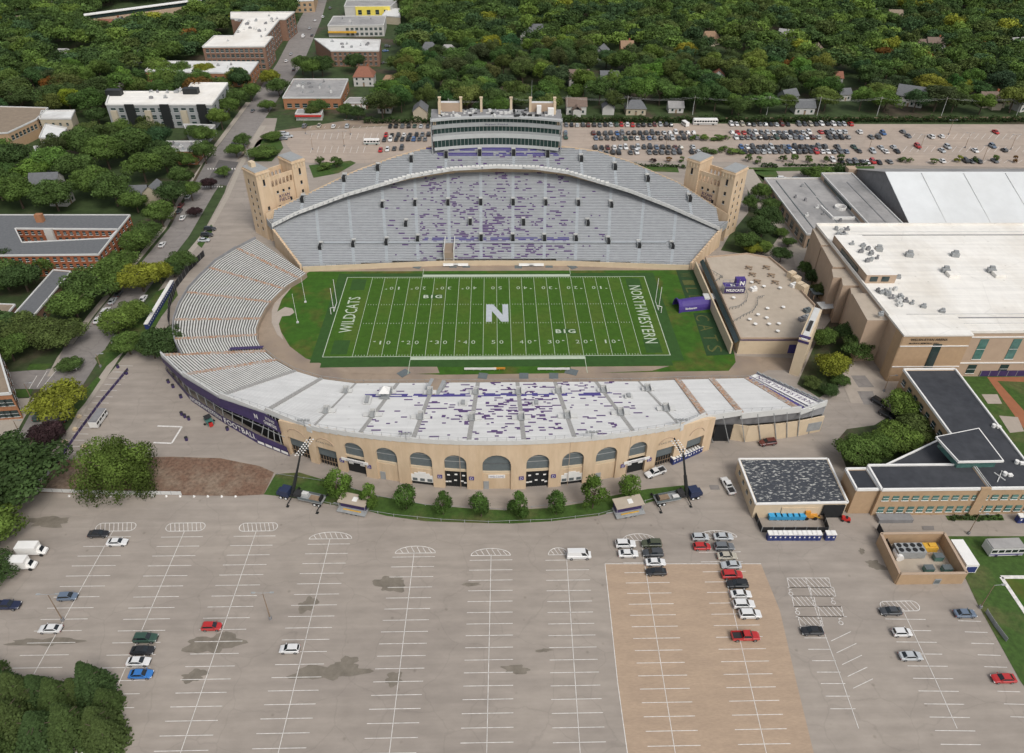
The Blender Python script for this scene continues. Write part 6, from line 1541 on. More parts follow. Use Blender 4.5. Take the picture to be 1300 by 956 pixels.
def glasspanes(c, W, kind):
    """(name, four corners) of the glass panes, set just proud of the cabin"""
    x0, x1, zb, r0, r1, zt = c; w0, w1 = W*.86, W*.68; L = lambda a, q, t: tuple(a[i]+(q[i]-a[i])*t for i in range(3)); e = .018
    out = []
    A = [(x1+e,-w0,zb),(x1+e,w0,zb),(r1+e,w1,zt),(r1+e,-w1,zt)]
    def inset(q, t0, t1, s):
        a = L(q[0],q[3],t0); d = L(q[0],q[3],t1); b_ = L(q[1],q[2],t0); c_ = L(q[1],q[2],t1)
        return [L(a,b_,s),L(a,b_,1-s),L(d,c_,1-s),L(d,c_,s)]
    out.append(('windshield', [ (x,y,z+e) for x,y,z in inset(A,.06,.94,.05)]))
    if kind != 'van': B = [(x0-e,-w0,zb),(x0-e,w0,zb),(r0-e,w1,zt),(r0-e,-w1,zt)]; out.append(('rear_window', [(x,y,z+e*.5) for x,y,z in inset(B,.12,.9,.08)]))
    for s in (-1, 1):
        C = [(x0,s*(w0+e),zb),(x1,s*(w0+e),zb),(r1,s*(w1+e),zt),(r0,s*(w1+e),zt)]
        q = inset(C,.10,.88,.05)
        if kind == 'van': q = [L(q[0],q[1],.74),q[1],q[2],L(q[3],q[2],.76)]
        out.append(('side_window', q))
    return out
def make_vehicle(kind, far=False):
    K = KIND[kind]; W = K['W']; t = None
    if far:
        b = MB(); loftbody(b, K['st'], 0); cabin(b, K['cab'], W)
        for nm, q in glasspanes(K['cab'], W, kind): b.poly(q, 1)
        for x in K['wb']:
            for s in (-1,1): b.tube((x,s*(W-.2),K['r']),(x,s*(W+.02),K['r']),K['r'],n=8,mi=2)
        o = b.build('parked_car', [M['paint'], M['carglass'], M['tyre']], off=(0,0,0)); return o
    t = thing('parked_car', 'car', 'car')
    b = MB(); loftbody(b, K['st']); cabin(b, K['cab'], W)
    if kind == 'pickup':
        for s in (-1,1): b.box((-1.8,s*.9,.8),(2.15,.14,.4))
        b.box((-2.82,0,.8),(.12,1.9,.4))
    b.build('body', M['paint'], t)
    if kind == 'pickup': b = MB(); b.box((-1.78,0,.845),(1.95,1.6,.02)); b.build('bed_floor', M['chassis'], t)
    for nm, q in glasspanes(K['cab'], W, kind): b = MB(); b.poly(q); b.build(nm, M['carglass'], t)
    for x in K['wb']:
        for s in (-1,1):
            b = MB(); b.tube((x,s*(W-.22),K['r']),(x,s*(W+.015),K['r']),K['r'],n=14); w_ = b.build('wheel', M['tyre'], t)
            b = MB(); b.tube((x,s*(W+.0),K['r']),(x,s*(W+.03),K['r']),K['r']*.62,n=10); b.build('rim', M['rim'], w_)
    xf = K['st'][-1][0]; xr = K['st'][0][0]; zf = K['st'][-1][3]-.05; zr = K['st'][0][3]-.1
    for s in (-1,1):
        b = MB(); b.box((xf-.1,s*W*.68,zf-.12),(.24,.36,.15)); b.build('headlight', M['lamp'], t)
        b = MB(); b.box((xr+.02,s*W*.74,zr-.14),(.1,.26,.2)); b.build('taillight', M['tail'], t)
    b = MB(); b.box((xf-.02,0,.3),(.12,W*1.3,.2)); b.build('bumper', M['chassis'], t); b = MB(); b.box((xr+.03,0,.34),(.12,W*1.3,.16)); b.build('bumper', M['chassis'], t)
    b = MB(); 
    for s in (-1,1): b.box((K['cab'][1]-.25,s*(W+.08),K['cab'][2]),(.14,.2,.13))
    b.build('mirror', M['paint'], t)
    return t
NEAR = {k: make_vehicle(k) for k in KIND}; FAR = {k: make_vehicle(k, True) for k in ('sedan','suv','hatchback')}
used = set()
CC = dict(white=(.66,.66,.65,1), black=(.015,.016,.018,1), dark=(.05,.055,.06,1), grey=(.13,.14,.15,1), silver=(.42,.44,.45,1), red=(.42,.02,.02,1), blue=(.05,.12,.28,1), slate=(.12,.16,.22,1), green=(.03,.07,.05,1), olive=(.06,.07,.04,1), darkred=(.10,.018,.015,1), navy=(.012,.018,.05,1), brightblue=(.03,.16,.45,1), beige=(.4,.37,.3,1))
def car(kind, px, py, col, rz, label, group='cars parked near the stadium'):
    g = G(px, py, .6); g.z = .07; c = place(NEAR[kind], used, g, rz, label, group, CC[col])
    c['category'] = {'pickup':'pickup truck','van':'van','suv':'car'}.get(kind, 'car'); c.name = {'pickup':'pickup_truck','van':'parked_van'}.get(kind, 'parked_car'); return c
PI = math.pi
for a in [
 ('sedan',125,678,'black',0,'black sedan just below the leftmost hatched oval of the near car park'),
 ('sedan',149,688.5,'white',.02,'white sedan beside the first row line below the leftmost hatched oval'),
 ('hatchback',86,757.5,'slate',0.04,'grey blue hatchback by the lamp post at the left of the near car park'),
 ('sedan',64,798.5,'white',PI,'white sedan at lower left just above the fir trees'),
 ('hatchback',269,795.5,'red',0,'red hatchback alone above a damp patch in the near car park'),
 ('hatchback',368,824,'white',PI,'white hatchback standing alone at the bottom centre left'),
 ('suv',185,810.5,'green',0,'dark green four wheel drive beside the fir trees, topmost of its row'),
 ('sedan',181,826,'black',0,'black sedan beside the fir trees under the dark green car'),
 ('sedan',176,840,'white',0,'white sedan half behind the fir trees'),
 ('sedan',179,856,'brightblue',0,'blue car mostly hidden by the fir trees'),
 ('pickup',8,769,'navy',0,'dark navy pickup truck cut by the left edge of the photo'),
 ('van',735,705,'white',0,'white panel van parked by the small hatched oval near the centre'),
 ('suv',794,691,'white',0,'white estate with roof rails, top left of the paver area group'),
 ('sedan',797.5,703,'white',0,'white sedan with dark sunroof just below the white estate'),
 ('suv',827,690.5,'olive',PI,'dark olive four wheel drive at the top of the column above the brick pavers'),
 ('suv',829,702.5,'dark',PI,'very dark green four wheel drive, second in the column above the brick pavers'),
 ('sedan',832,714,'white',0,'white sedan on the upper edge of the brick pavers'),
 ('sedan',833,726,'black',PI,'black sedan on the brick pavers below a white sedan'),
 ('hatchback',889,682,'silver',0,'silver hatchback at the top left of the right hand column of cars'),
 ('hatchback',891,694,'red',0,'red hatchback left of the right hand column of cars'),
 ('sedan',918,681.5,'silver',0,'silver sedan topmost of the right hand column'),
 ('suv',919,694.5,'grey',0,'grey four wheel drive second in the right hand column'),
 ('sedan',923,706,'beige',0,'beige grey sedan third in the right hand column'),
 ('sedan',928,717.5,'silver',PI,'silver sedan fourth in the right hand column'),
 ('suv',929,730,'red',0,'red four wheel drive fifth in the right hand column between silver and black'),
 ('suv',936,742,'black',PI,'black estate in the right hand column on the brick pavers'),
 ('sedan',940.5,754.5,'white',0,'white sedan with dark roof opening in the right hand column'),
 ('suv',944,767.5,'white',0,'white estate second from the bottom of the right hand column'),
 ('suv',952,780,'white',0,'white four wheel drive at the bottom of the right hand column'),
 ('pickup',946,808,'red',0,'bright red pickup truck below the column on the brick pavers'),
 ('sedan',1031,801,'black',PI,'black sedan beside the angled bays right of the brick pavers'),
 ('sedan',1130.5,776,'dark',PI,'dark grey sedan on the hatched oval at lower right'),
 ('hatchback',1145,803,'white',0,'white hatchback in the middle of the lower right bays'),
 ('sedan',1156,833,'silver',0,'silver sedan lowest of three in the lower right bays'),
 ('sedan',1225,779,'slate',0,'slate blue sedan at the grass edge at lower right'),
 ('sedan',1274,861.5,'red',PI,'red sedan at the grass edge in the bottom right corner'),
 ('pickup',832,600,'white',PI+.42,'white pickup truck on the drive in front of the arched wall'),
 ('pickup',924,617,'white',PI/2+.16,'white pickup truck parked beside the peeling roof shed'),
 ('suv',974.5,562,'darkred',PI+.15,'dark red brown car below the right end seats of the near stand'),
 ('suv',1116,511,'black',-1.0,'black vehicle beside the tree right of the near stand, upper one'),
 ('suv',1126,527,'black',-.9,'black vehicle beside the tree right of the near stand, lower one')]: car(*a)
st_a = math.atan2((G(149,372)-G(124,405)).y, (G(149,372)-G(124,405)).x)
for a in [
 ('sedan',124.5,406,'white','white sedan on the left street, nearest of the kerb row by the big trees'),('suv',134,395.5,'white','white four wheel drive second in the kerb row on the left street'),('sedan',143,382,'silver','silver sedan third in the kerb row on the left street'),('sedan',150.5,372.5,'dark','dark grey sedan at the far end of the kerb row on the left street'),
 ('sedan',182,379,'white','white sedan on the right kerb of the street under the yellow green trees'),('hatchback',165,405.5,'silver','silver hatchback among the trees between street and portable toilets'),('suv',147.5,431,'silver','silver grey car at the kerb above the small corner lawn'),('sedan',206,310.5,'white','white sedan on the street beside the brick court building'),
 ('sedan',232,276.5,'white','white sedan on the street opposite the left tower'),('sedan',227.5,268,'dark','dark car between white cars on the street opposite the left tower'),('sedan',229.7,260.5,'darkred','dark red sedan on the street opposite the left tower'),('sedan',238.6,250,'white','white sedan nearest the street crossing left of the tower'),
 ('sedan',97.5,463.5,'white','white sedan with black roof turning at the junction left of the yard'),('suv',50,528,'green','dark green car at the kerb by the orange corner building'),('sedan',84,529,'black','black sedan under the tree at the left kerb'),
 ('sedan',296,183,'black','black car on the street above the crossing near the left tower'),('sedan',321,140.5,'grey','grey car crossing the junction at the end of the top street'),
 ('van',385,46.5,'white','white van halfway up the street at the top'),('sedan',400,26,'white','white car in the upper street beside the tall brick block'),('sedan',393,36,'silver','silver car in the upper street below a white car'),('suv',410,21.5,'white','white four wheel drive near the top end of the street'),('sedan',363.5,77.5,'white','white car by the white roofed apartments'),('sedan',369.5,68.5,'silver','silver car in the middle of the upper street'),('sedan',373,88.5,'black','black car in the street beside the dark trees'),('sedan',396,45,'dark','dark car right of the white van on the upper street'),('suv',419,10.5,'grey','grey car at the top end of the street'),
 ]: car(a[0],a[1],a[2],a[3],st_a,a[4],'cars on the left street')
for a in [('suv',266.5,291,'black',.05,'black car on the paving left of the tower foot, topmost of three'),('suv',262.7,298.5,'black',.05,'black car on the paving left of the tower foot, middle of three'),('sedan',259,305,'silver',.05,'silver car on the paving left of the tower foot, lowest of three'),
 ('sedan',488,80,'black',.2,'black car in the alley beside the brown brick flats, lowest of three'),('sedan',489.5,64.5,'blue',.2,'blue car in the alley beside the brown brick flats, middle of three'),('suv',492,59,'dark',.2,'dark car in the alley beside the brown brick flats, topmost of three')]: car(a[0],a[1],a[2],a[3],a[4],a[5])
# far lot
rf_ = random.Random(77)
pal = ['black']*8+['dark']*9+['grey']*7+['silver']*4+['white']*6+['slate']*2+['red','red','darkred','blue','green','beige']
usedf = set()
TYP = {'sedan':'sedan','suv':'SUV','hatchback':'hatchback'}
def farcar(px, py, row, col=None, rz=None):
    k = rf_.choice(['sedan','sedan','suv','suv','hatchback']); col = col or rf_.choice(pal); g = G(px, py, .7); g.z = .07
    o = FAR[k]
    if o.name in usedf: c = o.copy(); COL.objects.link(c)
    else: c = o; usedf.add(o.name)
    c.name = 'parked_car'; c.location = g; c.rotation_euler = (0,0,(rz if rz is not None else rf_.choice((PI/2,-PI/2))+rf_.uniform(-.04,.04))); c.color = CC[col]; c.scale = (1.1,1.12,1.1)
    FARL.append((c, col, k, row, px)); return c
FARL = []
def row(x0, x1, y0, y1, n, nm, skip=.04):
    for i in range(n):
        if rf_.random() < skip: continue
        t = i/(n-1); farcar(x0+(x1-x0)*t+rf_.uniform(-.5,.5), y0+(y1-y0)*t+rf_.uniform(-.3,.3), nm)
row(719,852,158.7,158.3,20,'the back row'); row(928,1079,157.6,157.6,22,'the back row beyond the coach',.08)
row(753,880,169.0,168.2,18,"the middle block's upper line"); row(756,884,175.3,174.8,18,"the middle block's lower line")
row(929,1072,168.2,167.6,20,"the right block's upper line"); row(934,1076,174.6,174.0,20,"the right block's lower line",.08)
row(756,880,187.2,186.5,17,'the front left upper line'); row(762,886,193.4,193,17,'the front left lower line')
row(941,1062,186.6,186,17,'the front right upper line'); row(946,1066,192.6,192.2,17,'the front right lower line')
row(495,543,160.2,160,7,'the back row left of the press box',0); row(490,544,171.5,170.5,8,'upper line left of the press box',0); row(488,540,177,176.2,8,'lower line left of the press box',0); row(483,510,190.5,187.5,4,'the short row behind the upper deck',0)
row(387,441,159.8,160,4,'the far left back edge',0)
for i, p in enumerate(((1057,203),(1068,204),(1078,204.5),(1086,205),(1094,205),(1101,206),(1108,205),(1116,206),(1129,205))): farcar(*p,'the front kerb row',col='red' if i == 6 else None)
for p in ((718,168),(718,174)): farcar(*p,'the pair just right of the press box')
for p in ((1091,167.5),(1106,174),(1115,174),(1121,169),(1146,167),(1153,172.5),(1182,173.5),(1195,173),(1264,167.5),(1084,186.5),(1090,191.5),(1074,192),(1108,192),(1118,187),(1124,192),(1134,186.5),(1139,192),(1165,185.5),(1196,191),(1203,186.5),(1238,191),(1260,185.5),(1275,190.5),(1196,204),(1226,204),(1233,204.5),(1243,205),(1263,204)): farcar(*p,'the emptier right part')
for p in ((361,170),(366,173),(360,176)): farcar(*p,'the left lot corner', rz=.2)
for p in ((993,227),(1011,227),(1068,227)): farcar(*p,'the lane behind', rz=0)
cnt = {}; byrow = {}
for c, col, k, rw, px in FARL: byrow.setdefault(rw, []).append((px, c, col, k))
CN = dict(dark='dark grey', slate='slate blue', darkred='dark red', beige='beige', green='dark green')
def nth(i): 
    return ORD[i] if i < 20 else ('twenty '+ORD[i-20])
for rw, L_ in byrow.items():
    L_.sort(key=lambda e: e[0])
    for i, (px, c, col, k) in enumerate(L_):
        tag(c, '%s %s in %s, %s from left' % (CN.get(col, col), TYP[k], rw, nth(i)), 'car', 'cars in the far car park')
def bus(px, py, lb, L_, W, H, rz, col, stripe='trim', roofm='whitep'):
    g = G(px, py, 1); g.z = 0; t = thing('bus', lb, 'bus', g); b = MB(); ca, sa = math.cos(rz), math.sin(rz)
    X = lambda x, y: (g.x+x*ca-y*sa, g.y+x*sa+y*ca)
    def bx(x, y, z, sx, sy, sz): p = X(x, y); b.box((p[0],p[1],z),(sx,sy,sz),rz)
    bx(0,0,.45,L_,W,H-.75); b.build('body', M[col], t); b = MB(); bx(0,0,H-.3,L_-.3,W-.15,.25); b.build('roof', M[roofm], t)
    n = max(3, int(L_/1.5))
    for s in (-1,1):
        for i in range(n): b = MB(); bx(-L_/2+(i+.5)*L_/n, s*(W/2+.01), H*.52, L_/n*.8, .05, H*.27); b.build('window', M['carglass'], t)
        b = MB(); bx(0, s*(W/2+.02), .8, L_*.98, .04, .3); b.build('stripe', M[stripe], t)
        for x in (-L_*.3, L_*.32): p = X(x, s*W/2); q = X(x, s*(W/2-.25)); b = MB(); b.tube((p[0],p[1],.48),(q[0],q[1],.48),.48,n=12); b.build('wheel', M['tyre'], t)
    b = MB(); bx(L_/2+.01,0,H*.45,.05,W*.85,H*.35); b.build('windshield', M['carglass'], t)
    return t
bus(895,156,'long white and black coach at the back of the far car park',13.5,2.6,3.5,0,'whitep','chassis'); bus(870,157.5,'white minibus left of the long coach',5,2.2,2.6,PI/2+.3,'whitep')
bus(472,181,'green and white minibus alone in the left part of the far lot',8,2.4,3,0,'whitep','gglass')
bus(1273,697,'white and purple camper trailer on the grass at the right edge',8,3.0,3.2,0.02,'trim','purple2','roofG')
bus(125,532,'white service van with dark roof by the willow tree',6,2.3,2.6,st_a-.05,'whitep','trim','midgrey'); 
def boxvan(px, py, lb):
    g = G(px, py, 1); g.z = 0; t = thing('box_van', lb, 'van', g); b = MB(); b.box((g.x-.9,g.y,.7),(4.6,2.2,2.3)); b.build('box', M['whitep'], t)
    b = MB(); st = [(1.4,.95,.4,1.5),(2.2,.95,.4,1.3),(3.0,.85,.45,1.0)]; b2 = MB(); loftbody(b2, st); cabin(b2, (1.3,2.3,1.2,1.35,1.9,2.1), .95); b2.v = [(x+g.x,y+g.y,z) for x,y,z in b2.v]; b2.build('cab', M['whitep'], t)
    b = MB(); b.poly([(g.x+2.36,g.y-.75,1.25),(g.x+2.36,g.y+.75,1.25),(g.x+1.96,g.y+.6,2.05),(g.x+1.96,g.y-.6,2.05)]); b.build('windshield', M['carglass'], t)
    for x in (-1.9, 2.1):
        for s in (-1,1): b = MB(); b.tube((g.x+x,g.y+s*.85,.42),(g.x+x,g.y+s*1.08,.42),.42,n=12); b.build('wheel', M['tyre'], t)
boxvan(42,698.5,'white box van at the left edge, farther of the pair'); boxvan(28,716.5,'white box van at the left edge, nearer of the pair, under the tree')
# light tower trucks
def light_truck(px, py, rz, mast_px, mast_top_px, ztop_, lb):
    g = G(px, py, 1); g.z = 0; t = thing('light_tower_truck', lb, 'truck', g); ca, sa = math.cos(rz), math.sin(rz)
    P = lambda x, y, z: Vector((g.x+x*ca-y*sa, g.y+x*sa+y*ca, z))
    def bx(nm, m, x, y, z, sx, sy, sz, par=None): b = MB(); p = P(x,y,0); b.box((p.x,p.y,z),(sx,sy,sz),rz); return b.build(nm, M[m], par or t)
    bx('chassis','chassis',0,0,.8,11,1.0,.35); bx('cab','truckblue',4.6,0,.9,2.3,2.4,1.9); b = MB(); p = P(5.78,0,0); b.box((p.x,p.y,1.9),(.06,2.1,.8),rz); b.build('windshield', M['carglass'], t)
    bx('bonnet','truckblue',6.2,0,.9,1.2,2.0,.9)
    bx('bed','steel',-2.4,0,1.2,6.4,2.5,.25); bx('bed_side','louvre',-2.4,1.2,1.45,6.4,.1,.6); bx('bed_side','louvre',-2.4,-1.2,1.45,6.4,.1,.6); bx('tool_box','trim',-.4,-.5,1.45,1.6,1.0,.7); bx('cable_drum','chassis',1.2,.2,1.45,1.6,1.6,1.2); bx('load','wood',-3.4,.1,1.45,2.8,1.5,.35); bx('spare_wheel','tyre',-5.0,0,1.45,.5,1.6,1.1)
    for x in (5.6,4.2,-3.6,-4.8):
        for s in (-1,1): b = MB(); b.tube(P(x,s*1.0,.52),P(x,s*1.28,.52),.52,n=12); w_ = b.build('wheel', M['tyre'], t); b = MB(); b.tube(P(x,s*1.27,.52),P(x,s*1.3,.52),.3,n=10); b.build('rim', M['lamp'], w_)
    for x in (2.8,-5.2):
        for s in (-1,1): b = MB(); b.tube(P(x,0,.9),P(x,s*3.0,.7),.13); b.tube(P(x,s*3.0,.7),P(x,s*3.0,0),.12); b.box(tuple(P(x,s*3.0,0)),(.7,.7,.1),rz); b.build('outrigger', M['black'], t)
    a = P(2.9,0,1.4); top = G(*mast_top_px, ztop_)
    b = MB(); b.tube(a, a+(top-a)*.42, .48, .42, n=6); b.tube(a+(top-a)*.42, top, .30, .2, n=6); b.build('mast', M['black'], t)
    d = (top-a).normalized(); xr = Vector((1,0,0)); 
    b = MB(); sgn = 1 if mast_top_px[0] < 600 else -1
    b.tube(top-Vector((0,0,2)), top+Vector((sgn*2.6,0,3.6)), .2); b.build('lamp_frame', M['black'], t)
    for i in range(8):
        for j in range(3):
            c = top+Vector((sgn*(i-2)*.5,0,(i-2)*.72-.4))+Vector((.78*(j-1),-.25,.12*(j-1))); b = MB(); b.tube(c, c+Vector((0,-.22,-.16)), .12, .27, n=8); b.build('lamp', M['whitep'], t)
    return t
light_truck(385,631,PI-.28,None,(383,569),13.5,'truck with raised black light mast on the drive left of the small trees')
light_truck(858,631,.22,None,(867,570),13.5,'truck with raised black light mast at the right end of the curved lawn')
def show_trailer(px, py, rz, lb):
    g = G(px, py, 1); g.z = 0; t = thing('trailer', lb, 'trailer', g); ca, sa = math.cos(rz), math.sin(rz)
    P = lambda x, y, z: Vector((g.x+x*ca-y*sa, g.y+x*sa+y*ca, z))
    def bx(nm, m, x, y, z, sx, sy, sz): b = MB(); p = P(x,y,0); b.box((p.x,p.y,z),(sx,sy,sz),rz); b.build(nm, M[m], t)
    bx('deck','steel',0,-.6,.6,7.4,3.6,.2); bx('body','navy',0,.4,.8,6.6,2.2,1.9); bx('roof','roofT',0,.1,3.0,7.2,3.4,.25); bx('roof_panel','whitep',.4,.1,3.25,1.2,1.4,.1); bx('counter','gold',0,-1.5,.8,4.6,.2,.25); bx('tow_bar','steel',-4.6,0,.5,2.0,.2,.15)
    for x in (-1.2,0,1.2):
        for s in (-1.9,1.3): b = MB(); b.tube(P(x,s,.4),P(x,s-.25,.4),.4,n=10); b.build('wheel', M['tyre'], t)
    for x in (-3.4,3.4): b = MB(); b.tube(P(x,-1.4,.6),P(x,-1.4,3.0),.07); b.build('post', M['steel'], t)
show_trailer(450,642,-.26,'trailer with pale roof on the drive right of the left light truck'); show_trailer(797,645,.22,'trailer with pale roof on the drive left of the right light truck')
# small utility cart and barrels in the left yard
g = G(265,534,1); t = thing('utility_cart', 'small green and black cart with a red seat beside the purple banner', 'cart', (g.x,g.y,0)); b = MB(); b.box((g.x,g.y,.5),(3.0,1.8,.8),-.9); b.build('body', M['gglass'], t); b = MB(); b.box((g.x-.4,g.y+.6,1.9),(1.8,1.8,.12),-.9); b.build('canopy', M['chassis'], t); b = MB(); b.box((g.x+.9,g.y-1.3,.3),(1.1,1.0,1.0),-.9); b.build('seat', M['red'], t)
for sx in (-1,1):
    for sy in (-.8,.8): b = MB(); b.tube((g.x+sx,g.y+sy-.1,.35),(g.x+sx,g.y+sy+.1,.35),.35,n=8); b.build('wheel', M['tyre'], t)
for i, (px, py) in enumerate(((231,527),(235,530),(240,533),(237,559),(289,546),(214,486),(220,492),(230,505),(365,565),(161,475),(150,467))):
    g = G(px, py); t = thing('litter_bin', 'dark barrel bin standing in the left yard, %s of eleven' % ORD[i], 'bin', (g.x,g.y,0), group='barrel bins in the left yard'); b = MB(); b.tube((g.x,g.y,0),(g.x,g.y,1.1),.42,n=10); b.build('barrel', M['navy'], t); b = MB(); b.tube((g.x,g.y,1.1),(g.x,g.y,1.18),.46,n=10); b.build('lid', M['chassis'], t)
p, q = G(188,417), G(221,361); n = int((q-p).length/1.35); a_ = math.atan2(q.y-p.y,q.x-p.x)
for i in range(n): portaloo(p+(q-p)*(i/n), a_, 'blue portable toilet in the long row outside the bowl, %s from near end' % (nth(i) if i < 40 else 'last'), 'long row of portable toilets')
for i in range(2): portaloo(G(1292+i*7,662), 0, 'blue portable toilet by the brick office at the right edge, %s' % ('left one','right one')[i], 'toilets by the brick office')
# =============================================================== fences, lamps, poles
fence('banner_fence','purple banner fence along the left yard and car bays',[(163,470),(128,512),(100,550),(72,590)],1.0,'navy')
fence('banner_fence','purple and white banner fence along the near edge of the dirt bed',[(42,624),(80,625.5),(140,627.5),(231,628.5)],1.3,'trim')
fence('construction_fence','white topped fence left of the dirt bed under the dark tree',[(64,600),(42,624)],1.4,'trim')
fence('mesh_fence','dark mesh fence outside the curved end grandstand',[(260,325),(240,345),(224,366),(216,390),(215,412),(221,436)],2.6,'chassis')
fence('lot_fence','long low fence line behind the far car park',[(725,153.5),(900,153.5),(1080,153),(1310,152)],1.8,'wood',step=12)
fence('enclosure_fence','dark mesh fence left of the walled plant enclosure',[(1113,672),(1130,705)],2.2,'chassis')
fence('pitch_fence','low fence with grey covers along the sports pitch at lower right',[(1251,778),(1262,795),(1277,815)],1.3,'steel')
fence('ballpark_fence','navy outfield fence with white number below the arena wall',[(1243,478),(1300,477.5),(1340,477)],2.2,'navy')
g = G(1265,476.8); text_mesh('401', (g.x,g.y-.35,1.3),(1,0,0),(0,0,1),2.6,1.2,'distance_sign',M['whitep'])
o = bpy.data.objects['distance_sign']; tag(o,'white distance number on the navy outfield fence at the right','sign')
fence('rope_fence','thin rope fence along the outer edge of the curved lawn',[(380,633),(440,646),(500,656),(560,662),(620,665),(700,662),(760,655),(838,633)],.9,'steel',panel=False,step=4)
fence('drive_kerb_rail','thin grey rail between the curved lawn and the drive by the arches',[(352,603),(420,613),(480,631),(540,642),(640,648),(745,638)],.5,'steel',panel=False,step=6)
def lamp(px, py, h, lb, arms=1, grp='lamp posts'):
    g = G(px, py); t = thing('lamp_post', lb, 'lamp post', (g.x,g.y,0), group=grp)
    b = MB(); b.tube((g.x,g.y,0),(g.x,g.y,h),.13,.07); b.build('pole', M['wood'], t); b = MB(); b.tube((g.x,g.y,0),(g.x,g.y,.8),.34,n=8); b.build('base', M['midgrey'], t)
    for s in ((-1,1) if arms > 1 else (1,)):
        b = MB(); b.tube((g.x,g.y,h),(g.x+s*1.6,g.y,h+.15),.05); b.box((g.x+s*1.9,g.y,h+.1),(.8,.35,.14)); b.build('lamp_head', M['steel'], t)
for px, py, h, lb, a in ((80,788,9,'brown lamp post by the grey blue hatchback at left',2),(343.5,786,9,'brown lamp post in the middle of the empty near car park',2),(40,507,6,'black lamp post on the left pavement by the side street',1),(128,466,5,'small lamp post with yellow base by the left yard corner',1),(24,548,4,'short lamp post beside the orange corner building',1),(1229,678,7,'lamp post behind the container at right',1),(1122,497,6,'lamp post on the plaza right of the near stand',1),(1244,772,8,'slim lamp post at the grass edge by the slate blue sedan',1),(388,170,8,'lamp post left in the far lot, nearest the lawn',2),(437,186,8,'lamp post in the left half of the far lot',2),(397,190,8,'lamp post near the left corner of the far lot',2),(445,171,8,'lamp post behind the empty bays of the far lot',2),(845,190,8,'lamp post among the front left block of parked cars',2),(975,186,8,'lamp post among the right block of parked cars',2),(1204,171,8,'lamp post in the empty right part of the far lot',2),(1168,190,8,'lamp post right of the thinning rows',2),(1225,188,8,'lamp post in the middle of the empty right bays',2),(1283,190,8,'lamp post near the right edge of the far lot',2),(1103,190,8,'lamp post behind the front kerb row',2),(1247,205,8,'lamp post by the front kerb at the right',2),(990,196,5,'lamp post on the hedge strip right of the tower',1),(765,215,5,'lamp post on the lawn strip behind the deck',1)): lamp(px,py,h,lb,a)
PP = [(570,150),(650,148),(719,146),(795,146),(879,146),(973,146),(1037,147),(1113,147),(1195,147),(1290,147)]
tops = []
for i, (px, py) in enumerate(PP):
    g = G(px, py); t = thing('power_pole', 'wooden power pole behind the far car park, %s from the left' % ORD[i], 'power pole', (g.x,g.y,0), group='power poles behind the far car park'); b = MB(); b.tube((g.x,g.y,0),(g.x,g.y,11),.16,.1); b.build('pole', M['trim'], t)
    b = MB(); b.box((g.x,g.y,10.2),(.15,2.2,.12)); b.box((g.x,g.y,9.3),(.15,1.8,.12)); b.build('crossarm', M['wood'], t); tops.append(Vector((g.x,g.y,10.3)))
b = MB()
for p, q in zip(tops, tops[1:]):
    for dy in (-1,1):
        prev = None
        for i in range(9):
            s = i/8; c = p+(q-p)*s+Vector((0,dy,-1.6*4*s*(1-s)))
            if prev is not None: b.tube(prev, c, .035, n=3)
            prev = c
o = b.build('power_line', M['trim'], off=tops[0]); tag(o,'overhead power wires strung along poles behind the far car park','power line')
for i in range(13):
    g = G(88+i*17.6, 628.5+i*.05+1.5); b = MB(); b.tube((g.x,g.y,.0),(g.x,g.y,.35),.34,.2,n=6); o = b.build('marker_stone', M['whitep'], off=(g.x,g.y,0)); tag(o,'white painted stone along the near edge of the dirt bed','stone','white stones along the dirt bed')
for i, (px, py) in enumerate(((107,568),(101,530),(83,562),(96,546),(57,604),(50,613))):
    g = G(px, py); b = MB(); b.box((g.x,g.y,0),(1.1,.8,.7)); b.box((g.x,g.y,.7),(.7,.4,.3)); o = b.build('fence_ballast', M['beige'] if 'beige' in M else M['cream2'], off=(g.x,g.y,0)); tag(o,'small pale ballast block behind the purple yard fence','ballast','fence ballast blocks')
import numpy as np
def quads(P, N, S, rg):
    n = len(P); a = rg.normal(size=(n,3)); U = np.cross(N, a); U /= np.linalg.norm(U, axis=1)[:,None]+1e-9; V_ = np.cross(N, U)
    V_ /= np.linalg.norm(V_, axis=1)[:,None]+1e-9; S = S[:,None]; A = U*S*.5; B = V_*S*.5*rg.uniform(.55,1,(n,1))
    return np.stack([P-A-B*.2, P+B, P+A-B*.2+0*A, P-B], 1)     # kite shaped leaf clumps
